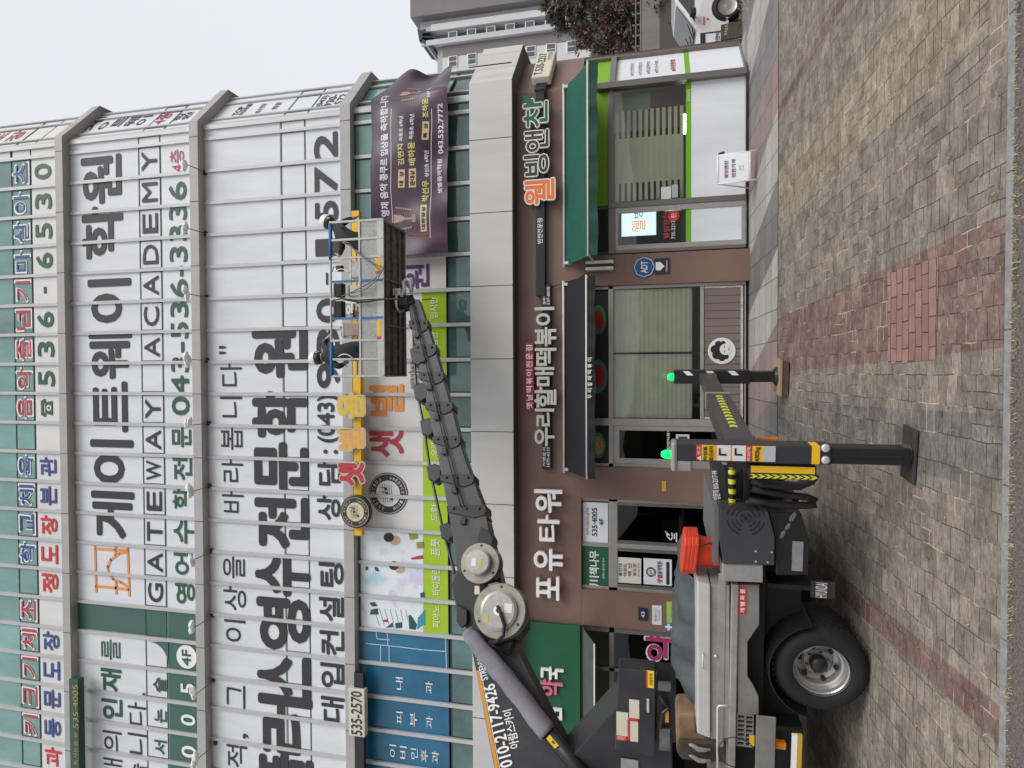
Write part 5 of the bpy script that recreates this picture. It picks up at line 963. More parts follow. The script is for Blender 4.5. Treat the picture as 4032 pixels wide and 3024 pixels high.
# turret and control box
b = MB(); tpoly(b, 'Q', [(0,1315),(338,945),(360,900),(780,900),(960,1000),(960,2300),(-300,2300),(-300,1640)], 1.15, .55); b.build('turret', DGREY, TRK, bevel=.01)
b = MB(); tpoly(b, 'Q', [(372,505),(782,545),(772,1475),(330,1400)], .95, .22); cb = b.build('control_box', DGREY, TRK, bevel=.015)
b = MB()
for q, m in (((352,980,480,1236),0),((345,1236,465,1286),1),((490,845,600,1045),0),((482,1045,588,1080),1),((502,1080,588,1300),0),((472,1062,500,1282),1)): trect(b, 'Q', *q, .944, .004, m)
tput(b, '주의사항', 'Q', 360,1242,450,1280, .941, .02, 2); b.build('instruction_plate', [CREAM, REDB, TXTW], cb)
b = MB(); trect(b, 'Q', 675,530,760,715, .944, .004, 0); trect(b, 'Q', 675,530,690,715, .941, .003, 1); tput(b, '고압주의', 'Q', 705,560,745,690, .941, .03, 1); b.build('warning_label', [mat('label_lemon', (.78,.70,.03), .5), REDB], cb)
b = MB(); trect(b, 'Q', 682,842,710,985, .925, .02); b.build('handle', ALU, cb, bevel=.004)
b = MB(); trect(b, 'Q', 400,1496,590,1700, 1.13, .01); b.build('rating_plate', ALUG, TRK)
b = MB(); trect(b, 'Q', 790,680,1000,1300, 1.0, .4, 0); trect(b, 'Q', 805,660,945,750, .97, .03, 1); trect(b, 'Q', 880,970,920,1090, .96, .03, 2); trect(b, 'Q', 820,1160,935,1400, .97, .03, 1)
b.tube([tp('Q',820,800,.96), tp('Q',860,860,.94), tp('Q',920,930,.96), tp('Q',860,980,.95), tp('Q',830,1150,.96)], .02, 8, 0); b.build('valve_block', [BLACKM, mat('valve_grey', (.16,.165,.165), .4, .4, var=.4, scale=12), ORNG], TRK)
# ---- boom
BR = Vector((-5.2,-4.4,0)); tipw = on('P', 862, 640, -1.42); BE_ = Vector((tipw.x-BR.x, tipw.y-BR.y, 0)).normalized(); BN = Vector((BE_.y,-BE_.x,0))
def bq(c, x, y, off=0): return wl(onplane(c, x, y, BR + BN*off, BN))
bnl = (TMI.to_3x3() @ BN)
BOOM = empty('boom', (0,0,0)); BOOM.parent = TRK
def bslab(mb, c, pts, off, th, m=0): mb.slab([bq(c,x,y,off) for x, y in pts], -bnl*th, m)
b = MB()
_bu = [(1003,1325),(1026,1436),(1047,1548),(1068,1659),(1099,1824),(1131,1990)]; _bl = [(1078,1325),(1133,1436),(1190,1548),(1253,1659),(1345,1824),(1440,1990)]
_F = [[bq('P',*p,.20) for p in _bu], [bq('P',*p,.20) for p in _bl]]; _k = [[p-bnl*.42 for p in r] for r in _F]
for i in range(5):
    b.face([_F[0][i],_F[0][i+1],_F[1][i+1],_F[1][i]]); b.face([_k[0][i],_k[1][i],_k[1][i+1],_k[0][i+1]]); b.face([_F[0][i],_k[0][i],_k[0][i+1],_F[0][i+1]]); b.face([_F[1][i],_F[1][i+1],_k[1][i+1],_k[1][i]])
for i in (0,5): b.face([_F[0][i],_F[1][i],_k[1][i],_k[0][i]])
mb_ = b.build('main_boom', DGREY, BOOM)
b = MB(); p = [bq('R',162,1005,.205), bq('R',288,1659,.205), bq('R',420,2345,.205), bq('R',446,2345,.205), bq('R',314,1659,.205), bq('R',186,1003,.205)]; b.slab(p, bnl*.004, 0)
p = [bq('R',190,1003,.205), bq('R',318,1659,.205), bq('R',322,1659,.205), bq('R',194,1003,.205)]; b.slab(p, bnl*.004, 1); b.build('stripe', [mat('stripe_orange', (.62,.26,.03), .45), TXTW], mb_)
b = MB(); p = [bq('R',168,905,.205), bq('R',210,1078,.205), bq('R',258,1068,.205), bq('R',225,900,.205)]; b.slab(p, bnl*.004, 0)
def btxt(mb, s, bl, br, hgt, bold, m):
    a, q = bq('R',*bl,.212), bq('R',*br,.212); u = q-a; L0 = u.length; u.normalize(); v = bnl.cross(u); v = v if v.z > 0 else -v; put(mb, s, a, u, v, L0, hgt, bold, m)
btxt(b, 'STRENX', (242,1062), (208,918), .085, .04, 1); btxt(b, '010-2117-9426', (408,1640), (283,1090), .148, .04, 1); btxt(b, '아람스카이', (455,1518), (402,1262), .12, .03, 1); b.build('lettering', [mat('plate_teal', (.025,.06,.07), .4), TXTW], mb_, fix=False)
# telescopic sections, base to tip (upper edge / lower edge, photo thumbnail pixels)
UP = [(985.5,1262),(968.6,1097),(962,1071),(946,985),(934,929),(915.7,846),(904,786.7),(892.5,733.8),(880,652)]
LO = [(1092,1290),(1050,1097),(1036,1090),(1018,1020),(991.7,948.8),(975,872.7),(955,806.6),(938.8,747),(904,641)]
from bisect import bisect
def edge(E, y):
    E = sorted(E, key=lambda q: q[1])
    for p, q in zip(E, E[1:]):
        if p[1] <= y <= q[1]: return p[0] + (q[0]-p[0])*(y-p[1])/(q[1]-p[1])
    return E[0][0] if y < E[0][1] else E[-1][0]
ys = [1320,1095,1028,945,871,806,747,694,646]
for k in range(8):
    y0, y1 = ys[k]+ (0 if k == 0 else 25), ys[k+1]; g = k*1.2
    a0, a1, c0, c1 = edge(UP,y1), edge(UP,min(y0,1262)), edge(LO,y1), edge(LO,min(y0,1290))
    if k == 0: a1, c1 = 1000, 1098
    sh = 1.5 if k else 0
    b = MB(); bslab(b, 'P', [(a1,y0),(a0+sh*0,y1),(c0,y1),(c1,y0)], .15-.013*k, .30-.022*k); sec = b.build('boom_section', STEELB, BOOM, bevel=.014)
    if k < 7:                                       # collar with wear-pad lugs at the section mouth
        wd = (c0-a0); b = MB(); bslab(b, 'P', [(a0-3,y1+11),(a0-4,y1-2),(c0+3,y1-4),(c0+4,y1+9),(c0-1,y1+18),(c0-wd*.3,y1+24)], .17-.013*k, .34-.024*k)
        for fx in (.15,.5,.85):
            q = bq('P', a0+wd*fx, y1+3, .175-.013*k); b.lathe(q, bnl, [(0,0),(.022,0),(.018,.02),(0,.02)], 8)
        b.build('collar', BLACKM, sec, bevel=.008)
        b = MB(); q = bq('P', a0+wd*.42, y1+30, .17-.013*k); e_ = TMI.to_3x3() @ BE_; b.slab([q-e_*.05+Vector((0,0,-.04)), q+e_*.05+Vector((0,0,-.04)), q+e_*.05+Vector((0,0,.04)), q-e_*.05+Vector((0,0,.04))], bnl*.03); b.build('cable_guide', BLACKM, sec, bevel=.006)
b = MB()
for f in (.36,.46): b.tube([bq('P', edge(UP,y)+(edge(LO,y)-edge(UP,y))*f, y, .20-.013*min(7,max(0,(1100-y)/65))) for y in (655,720,800,880,960,1040,1095)], .008, 6)
b.build('control_cable', INKB, BOOM, smooth=True)
lumps = [(900,767),(907,846),(922,922),(936,1021),(964,1148)]
for (x, y) in lumps:
    b = MB(); bslab(b, 'P', [(x-16,y-14),(x-11,y+15),(x+4,y+22),(x+16,y+10),(x+18,y-14),(x+2,y-20)], .10, .22); b.build('cable_carrier', BLACKM, BOOM, bevel=.02)
b = MB(); b.tube([bq('P',x,y,.04) for x, y in [(893,712)]+[(x-6,y) for x, y in lumps]+[(980,1230),(990,1290)]], .02, 8); b.build('extension_rod', mat('rod_grey', (.06,.062,.058), .35, .4), BOOM, smooth=True)
# head block, reels, hoses
b = MB(); bslab(b, 'R', [(-10,420),(20,350),(120,300),(200,330),(345,420),(470,560),(480,720),(420,800),(250,850),(120,770),(80,700),(30,600)], .26, .50); hb = b.build('boom_head', BLACKM, BOOM, bevel=.02)
b = MB(); bslab(b, 'R', [(190,40),(260,85),(275,120),(260,200),(180,230),(165,120)], .30, .3); bslab(b, 'R', [(30,560),(100,600),(100,690),(60,720),(30,680)], .34, .1); bslab(b, 'R', [(150,435),(185,435),(188,495),(150,495)], .40, .05, 1); bslab(b, 'R', [(240,425),(305,410),(315,455),(245,470)], .42, .05, 2); b.build('head_bracket', [BLACKM, CREAM, ALUG], hb, bevel=.008)
REELF = mat('reel_steel', (.33,.32,.27), .30, .55, var=.3, scale=5)
def reel(x, y, r, off, lbl):
    rl = empty('hose_reel', tuple(bq('R',x,y,off))); rl.parent = BOOM
    b = MB(); b.lathe((0,0,0), bnl, [(0,.02),(r*.97,.02),(r,.0),(r,-.015),(r*.9,-.02)], 48, 0); b.lathe((0,0,0), bnl, [(r*.8,-.02),(r*.8,-.20)], 36, 1); b.lathe((0,0,0), bnl, [(r*.8,-.20),(r*.98,-.20),(r,-.21),(r*.98,-.23),(0,-.23)], 48, 0); b.build('flange', [REELF, BLACKM], rl, smooth=False)
    b = MB(); b.lathe((0,0,0), bnl, [(r*.70,.022),(r*.70,.06),(r*.60,.075),(0,.075)] if lbl else [(r*.62,.022),(r*.62,.12),(r*.55,.13),(0,.13)], 40, 0); b.build('drum_cover', [mat('reel_cover', (.40,.39,.36), .3, .45, var=.25, scale=7)], rl)
    b = MB()
    for a in range(6): q = Vector((0,0,0)) + (TMI.to_3x3() @ BE_)*math.cos(a*1.047)*r*.85 + Vector((0,0,1))*math.sin(a*1.047)*r*.85; disc(b, q+bnl*.024, bnl, 0, .018, 1 if a % 2 else 0, 10)
    if lbl:
        disc(b, bnl*.085, bnl, .03, .06, 2, 24); disc(b, bnl*.082, bnl, 0, .03, 3, 20)
        eb = TMI.to_3x3() @ BE_; q = eb*(-.0)+Vector((0,0,-.17)); b.face([q+eb*-.02+bnl*.079, q+eb*.09+bnl*.079, q+eb*.09+Vector((0,0,.1))+bnl*.079, q+eb*-.02+Vector((0,0,.1))+bnl*.079], 4)
        q = eb*(-.15)+Vector((0,0,.12)); b.face([q+bnl*.079, q+eb*.09+bnl*.079, q+eb*.09+Vector((0,0,.06))+bnl*.079, q+Vector((0,0,.06))+bnl*.079], 5)
    else:
        eb = TMI.to_3x3() @ BE_
        for dx, dz, w_, h_, m in ((-.06,.02,.10,.06,4),(-.05,-.06,.08,.05,5)): q = eb*dx+Vector((0,0,dz))+bnl*.135; b.face([q, q+eb*w_, q+eb*w_+Vector((0,0,h_)), q+Vector((0,0,h_))], m)
    b.build('fitting', [INKB, mat('reel_gold', (.45,.28,.05), .4), TXTW, INKB, WHITE2, mat('reel_label', (.50,.42,.10), .5)], rl, fix=False)
reel(320,605,(bq('R',145,605,.45)-bq('R',495,605,.45)).length/2, .48, True); reel(188,285,(bq('R',58,285,.45)-bq('R',318,285,.45)).length/2, .46, False)
b = MB(); b.tube([bq('R',305,570,.60), bq('R',330,640,.60), bq('R',350,700,.60), bq('R',345,770,.58), bq('R',300,810,.55), bq('R',250,820,.45)], .022, 8); b.tube([bq('R',430,800,.3), bq('R',380,900,.30), bq('R',330,860,.35), bq('R',250,830,.4)], .025, 8); b.build('hose', HOSE, BOOM, smooth=True)
# lift cylinder in its grey cloth sleeve
SLV = mat('sleeve_cloth', (.22,.21,.245), .8, var=.25, scale=4, bump=.5)
b = MB(); path = [(100,740),(150,800),(210,880),(280,960),(360,1060),(450,1170),(540,1290),(640,1425)]; P = [bq('R',x,y,.42) for x, y in path]; PP = []
for p, q in zip(P, P[1:]): PP += [p.lerp(q, i/5) for i in range(5)]
PP.append(P[-1]); rs = random.Random(5); n = 18; ax = (P[-1]-P[0]).normalized(); s1 = ax.cross(bnl).normalized(); s2 = ax.cross(s1); vs = []
for i, p in enumerate(PP):
    f = i/len(PP); r0 = .085+.028*math.sin(min(1, f*2.2)*1.5)
    for t in range(n): a = t*2*math.pi/n; r1 = r0*(1+.10*math.sin(a*3+i*.9)*(.9-f*.6)+rs.uniform(-.05,.05)*(1-f*.5)); vs.append(p + s1*math.cos(a)*r1 + s2*math.sin(a)*r1)
fs = [(i*n+t, i*n+(t+1) % n, (i+1)*n+(t+1) % n, (i+1)*n+t) for i in range(len(PP)-1) for t in range(n)] + [tuple(range(n)), tuple(range((len(PP)-1)*n, len(PP)*n))]
b.raw(vs, fs); b.build('cylinder_sleeve', SLV, BOOM, smooth=True)
b = MB(); b.tube([bq('R',600,1370,.42), bq('R',830,1640,.42), bq('R',1000,1850,.42)], .085, 16); b.build('lift_cylinder', BLACKM, BOOM, smooth=True)
b = MB(); q = [bq('R',x,y,.52) for x, y in ((632,1462),(655,1435),(716,1508),(690,1530))]; b.slab(q, bnl*.004, 0); q = [bq('R',x,y,.527) for x, y in ((665,1482),(675,1472),(692,1492),(682,1502))]; b.face(q, 1); b.build('cylinder_label', [YELL, LG_], BOOM)
# ---- work basket
BK = empty('work_basket', (0,0,0)); BK.parent = TRK; BK.matrix_parent_inverse = TMI
YB0, YB1 = -1.92, -.98; zE = lambda x, Y=YB0: on('E', x, 850, Y).z; xE = lambda y, Y=YB0: on('E', 450, y, Y).x
xl_, xr_ = xE(1558), xE(188); zt_, zp1, zp0, zs = zE(226), zE(478), zE(632), zE(690)
ALB = mat('basket_alu', (.45,.46,.44), .45, .25, var=.12, scale=6)
def expanded():
    m = mat('expanded_metal', (.26,.27,.26), .5, .3); N, L = nodes(m); bs = N['Principled BSDF']; tc = N.new('ShaderNodeTexCoord'); v = N.new('ShaderNodeTexVoronoi'); v.inputs['Scale'].default_value = 70; v.feature = 'DISTANCE_TO_EDGE'; L.new(tc.outputs['Object'], v.inputs['Vector'])
    rp = N.new('ShaderNodeValToRGB'); e = rp.color_ramp.elements; e[0].position = .06; e[0].color = (.42,.43,.41,1); e[1].position = .22; e[1].color = (.13,.14,.14,1); L.new(v.outputs['Distance'], rp.inputs[0]); L.new(rp.outputs[0], bs.inputs['Base Color']); return m
EXP = expanded(); BLUEF = mat('foam_blue', (.03,.13,.36), .6)
b = MB(); n = 8; dy = (YB1-YB0-.06)/n
for k in range(n): y = YB0+.03+dy*k; b.box(xl_, xr_, y+.006, y+dy-.006, zs+.03, zs+.055)
for y in (YB0+.10, YB0+.36, YB0+.62, YB1-.1): b.box(xl_, xr_, y-.015, y+.015, zs-.008, zs+.028)
for x in (xl_+.02, xl_+(xr_-xl_)*.33, xl_+(xr_-xl_)*.62, xr_-.05): b.box(x-.014, x+.014, YB0+.03, YB1-.02, zs-.014, zs+.03)
b.build('floor', mat('basket_floor', (.19,.18,.16), .65, .2, var=.6, scale=9), BK)
b = MB(); b.box(xl_, xr_, YB0, YB0+.03, zs, zp0, 0); b.box(xl_, xr_, YB1-.03, YB1, zs, zp0, 0); b.box(xl_, xl_+.03, YB0+.03, YB1-.03, zs, zp0, 0); b.box(xr_-.03, xr_, YB0+.03, YB1-.03, zs, zp0, 0); b.build('kick_board', ALB, BK, bevel=.004)
ps = [188,355,515,720,875,1045,1238,1402,1558]
for Y in (YB0+.012, YB1-.012):
    b = MB(); b.box(xl_+.01, xr_-.01, Y-.004, Y+.004, zp0+.002, zp1); b.build('mesh_panel', EXP, BK)
    b = MB(); b.box(xl_, xr_, Y-.02, Y+.02, zp1-.02, zp1+.012); b.tube([(xl_,Y,zt_),(xr_,Y,zt_)], .02, 8); b.build('guard_rail', ALB, BK)
    b = MB()
    for i, y in enumerate(ps):
        x = min(max(xE(y), xl_+.018), xr_-.018); b.box(x-.017, x+.017, Y-.018, Y+.018, zs+.02, zt_, 1 if i in (3,5) and Y < -1.5 else 0)
    b.build('post', [ALB, BLUEF], BK)
for x in (xl_+.012, xr_-.012):
    b = MB(); b.box(x-.004, x+.004, YB0+.03, YB1-.03, zp0+.002, zp1); b.build('mesh_panel', EXP, BK); b = MB(); b.tube([(x,YB0,zt_),(x,YB1,zt_)], .02, 8); b.box(x-.01,x+.01,YB0,YB1,zp1,zp1+.02); b.build('guard_rail', ALB, BK)
for ya, yb in ((525,205),(1545,1250)):
    b = MB(); b.tube([(xE(ya),YB0+.012,zt_),(xE(yb),YB0+.012,zt_)], .032, 10); b.build('foam_pad', BLUEF, BK, smooth=True)
b = MB()
for q in ((615,520,660,660),(628,1065,662,1230)): a, c_, z0, z1 = rectF('E', *q, YB0-.004); b.box(a, c_, YB0-.004, YB0-.0005, z0, z1, 0); b.box(a, a+.05, YB0-.007, YB0-.0045, z0, z1, 1)
b.build('warning_label', [YELL, REDB], BK)
# rotator under the basket
b = MB(); c_ = on('E',790,910,-1.5); c_.z = zs-.02
b.lathe(c_+Vector((0,0,-.02)), (0,0,-1), [(0,0),(.15,0),(.15,.03),(.12,.05),(.12,.24),(.08,.28),(0,.28)], 24, 0); b.lathe(c_+Vector((0,0,-.06)), (0,0,-1), [(.15,0),(.17,.0),(.17,.04),(.15,.04)], 24, 1); b.build('rotator', [BLACKM, ALU], BK, smooth=False)
b = MB(); a, q, z0, z1 = rectF('E', 765,785,832,845, -1.62); b.box(a, q, -1.62, -1.45, z0, z1, 0); putF(b, 'R', 'E', 782,800,812,830, -1.624, .03, 1); b.build('control_box', [WHITE2, REDV], BK, bevel=.01)
b = MB(); b.tube([on('E',840,860,-1.6), on('E',870,800,-1.6), on('E',860,730,-1.55), on('E',890,705,-1.55), on('E',925,720,-1.55), on('E',930,820,-1.5)], .035, 10); b.build('gooseneck_pipe', ALU, BK, smooth=True)
b = MB(); b.bar(on('E',860,930,-1.5), on('E',960,900,-1.45), .18, .22); b.build('knuckle', BLACKM, BK, bevel=.02)
for pts, r, mt in (([(330,375),(380,390),(430,450),(540,540),(640,590),(690,600),(660,660),(560,740),(430,810),(320,855)], .010, mat('hose_grey', (.16,.15,.13), .5)), ([(325,385),(400,420),(500,500),(600,580),(665,640),(640,700),(540,790),(400,830)], .009, mat('hose_grey', (0,0,0))), ([(310,865),(360,885),(470,905),(560,900),(640,885),(700,878),(800,880),(870,885)], .016, HOSE), ([(245,890),(330,875),(450,890),(600,880),(760,875)], .009, HOSE)):
    b = MB(); b.tube([on('E',x,y,-1.99) for x, y in pts], r, 6); b.build('hose', mt, BK, smooth=True)
# tools and cases in the basket
for ya, yb, lb in ((860,740,'black padded case hung inside the basket beside the blue post'), (1040,895,'black padded case hung behind the looping hoses')):
    t = thing('tool_case', lb, 'case'); a, c_, z0, z1 = rectF('E', 245,yb if yb<ya else ya,325,ya if ya>yb else yb, -1.80); b = MB(); b.box(a, c_, -1.80, -1.66, z0, z1); b.build('case_body', mat('case_black', (.02,.02,.021), .55), t, bevel=.02); b = MB(); b.box(a, c_, -1.806, -1.80, z1-.05, z1-.03); b.build('flap', DGREY, t)
def gear(name, lb, cat, q, Y, dep, mt, trim=None, h=0):
    t = thing(name, lb, cat); a, c_, z0, z1 = rectF('E', *q, Y); b = MB(); b.box(a, c_, Y, Y+dep, z0, z1); b.build('body', mt, t, bevel=.012); b = MB(); b.box(a-.006, c_+.006, Y-.006, Y+dep+.006, z1-.02, z1+.012); b.build('rim', trim or DGREY, t); 
    if h: b = MB(); m_ = (a+c_)/2; b.tube([(a+.02,Y+dep/2,z1),(a+.03,Y+dep/2,z1+h),(c_-.03,Y+dep/2,z1+h),(c_-.02,Y+dep/2,z1)], .008, 6); b.build('handle', ALU, t, smooth=True)
gear('bucket', 'amber paint bucket standing in the basket near the blue post', 'bucket', (425,980,475,1035), -1.5, .12, mat('bucket_amber', (.30,.19,.05), .5, var=.3), None, .07)
gear('tool_box', 'pale tool box standing in the basket under the black cases', 'box', (380,760,475,850), -1.5, .22, WHITE2, mat('box_grey', (.25,.25,.26), .5), .05)
gear('cloth_bundle', 'white bundle of rolled sheets lying in the basket beside the hoses', 'bundle', (395,545,475,690), -1.35, .2, mat('sheet_white', (.60,.60,.58), .8, var=.35, scale=14, bump=.6), WHITE2)
gear('backing_board', 'tan backing board with blue paint carried in the basket', 'board', (330,1090,475,1200), -1.2, .03, mat('board_tan', (.36,.30,.22), .7, var=.2), BE)
b = None
for i, q in enumerate(((300,640,330,700),(330,1380,365,1395))):
    t = thing('steel_hook', ('bent steel hook hanging on the mid rail of the basket', 'white steel hook hanging below the leaning worker')[i], 'hook'); p = on('E', q[0], q[1], YB0-.02); b = MB(); b.tube([p+Vector((math.sin(k*.5)*.04, 0, .06-.03*k+math.cos(k*.5)*.02)) for k in range(9)], .009, 6); b.build('rod', ALU, t, smooth=True)
t = thing('work_lamp', 'small dark lamp clamped above the work basket near the middle posts', 'lamp'); b = MB(); boxF(b, 'E', 270,585,318,635, -1.75, -1.65); b.build('housing', BLACKM, t, bevel=.01); b = MB(); b.tube([on('E',290,600,-1.7), on('E',250,600,-1.7), on('E',240,640,-1.8)], .008, 6); b.build('stem', INKB, t)
# red ties hanging under the basket
for c, p0, p1, lb in (('E',(905,330),(1085,318),'red tie strap hanging over the purple banner'), ('K',(285,335),(385,325),'orange red tie strap hanging by the boom tip'), ('E',(905,1515),(1010,1512),'thin red tie strap crossing the black film lettering')):
    t = thing('tie_strap', lb, 'strap'); b = MB(); a, q = on(c, *p0, -1.0), on(c, *p1, -.98); n = 6; pp = [a.lerp(q, i/n)+Vector((rs.uniform(-.008,.008),0,0)) for i in range(n+1)]; b.tube(pp, .012, 5); b.build('webbing', mat('strap_red', (.60,.04,.02), .6), t)
# ---- loads on the deck
t = thing('tarpaulin', 'grey green tarpaulin sheet covering a load on the truck deck', 'tarpaulin')
tops = [(392,560),(440,535),(500,522),(600,508),(700,497),(830,489),(950,488),(1050,497),(1120,517),(1180,545),(1240,590)]
b = MB(); nx, ny = 44, 22; G = []; zbase = tp('T',690,800,.75).z
for i in range(nx+1):
    yy = 392+(1240-392)*i/nx
    for (ya, xa), (yb, xb) in zip(tops, tops[1:]):
        if ya <= yy <= yb+.001: xx = xa+(xb-xa)*(yy-ya)/(yb-ya)
    pt = tp('T', xx, yy, .95); 
    for j in range(ny+1):
        f = j/ny; y_ = .66+1.3*f; prof = min(1, (f/.22)**.6) if f < .22 else (1-.25*(f-.22))
        z = zbase + (pt.z-zbase)*prof + .018*math.sin(i*.55+j*.5)+.016*math.sin(i*.23-j*.8)+.012*math.sin(i*1.3+j*.3)*math.sin(j*.9-i*.2)
        G.append(TM @ Vector((pt.x, y_+.02*math.sin(i*.5), z)))
b.raw(G, [(i*(ny+1)+j, (i+1)*(ny+1)+j, (i+1)*(ny+1)+j+1, i*(ny+1)+j+1) for i in range(nx) for j in range(ny)])
b.build('sheet', mat('tarp_grey_green', (.062,.075,.074), .7, var=.35, scale=3, bump=.3), t, smooth=True, fix=False)
CONE = mat('cone_red', (.62,.045,.012), .5, var=.1, scale=4)
cb_ = tp('H',430,1430,.62); rtop = (tp('H',300,1285,.62).x - tp('H',300,1575,.62).x)/2; zpl = [tp('H',x,1430,.62).z for x in (262,287,312,337)]; zbot = tp('H',540,1430,.62).z
tilt = R(6)
for k, z in enumerate(zpl):
    c_ = TM @ Vector((cb_.x, .66, z)); t = thing('traffic_cone', ('topmost', 'second from the top', 'third from the top', 'lowest')[k] + ' of the red traffic cones stacked upside down', 'traffic cone', 'traffic cones stacked upside down on the truck', tuple(c_)); t.rotation_euler = (0, tilt, TA)
    b = MB(); q = rtop*.93; b.hexa([Vector((x,y,-.022)) for x, y in ((-q,-q+.06),(-q+.06,-q),(q-.06,-q),(q,-q+.06),(q,q-.06),(q-.06,q),(-q+.06,q),(-q,q-.06))], [Vector((x,y,.012)) for x, y in ((-q,-q+.06),(-q+.06,-q),(q-.06,-q),(q,-q+.06),(q,q-.06),(q-.06,q),(-q+.06,q),(-q,q-.06))]); b.build('base', CONE, t, bevel=.008)
    b = MB(); b.lathe((0,0,-.022), (0,0,-1), [(rtop*.78,0),(rtop*.74,.03),(rtop*.58,.30),(rtop*.55,.36)], 28); b.build('cone_body', CONE, t, smooth=True)
b = MB(); z0 = zbot+.03; b.box(cb_.x-.16, cb_.x+.12, .45, .5, z0-.06, z0-.02); b.tube([(cb_.x+.13,.5,z0-.04),(cb_.x+.14,.5,z0+.1),(cb_.x+.12,.5,z0+.16)], .012, 6); b.box(cb_.x-.2, cb_.x+.2, .46, .9, z0-.14, z0-.06); b.build('cone_holder', BLACKM, TRK)
t = thing('canvas_bag', 'worn tan canvas bag with two grey straps at the truck locker end', 'bag')
b = MB(); v = [TM @ tp('Q',x,y,.62) for x, y in ((1010,1010),(1225,1000),(1240,1200),(1420,1310),(1420,1560),(1080,1500),(1010,1440),(1000,1120))]; b.slab(v, tn_*.35); b.build('body', mat('canvas_tan', (.20,.125,.07), .85, var=.5, scale=5, bump=.4), t, bevel=.03)
b = MB(); v = [TM @ tp('Q',x,y,.575) for x, y in ((1020,1290),(1560,1310),(1560,1540),(1060,1500),(1010,1420))]; b.slab(v, tn_*.05); b.build('pouch', mat('canvas_brown', (.055,.04,.03), .8, var=.5, scale=8), t, bevel=.02)
for y0 in (1330,1450):
    b = MB(); pp = [TM @ tp('Q',x,y,.55) for x, y in ((1140,y0),(1180,y0+10),(1240,y0+50),(1300,y0+62),(1380,y0+55))]; b.tube(pp, [.008,.02,.026,.022,.012], 6); b.build('strap', mat('strap_grey', (.26,.25,.23), .7, var=.3), t, smooth=True)
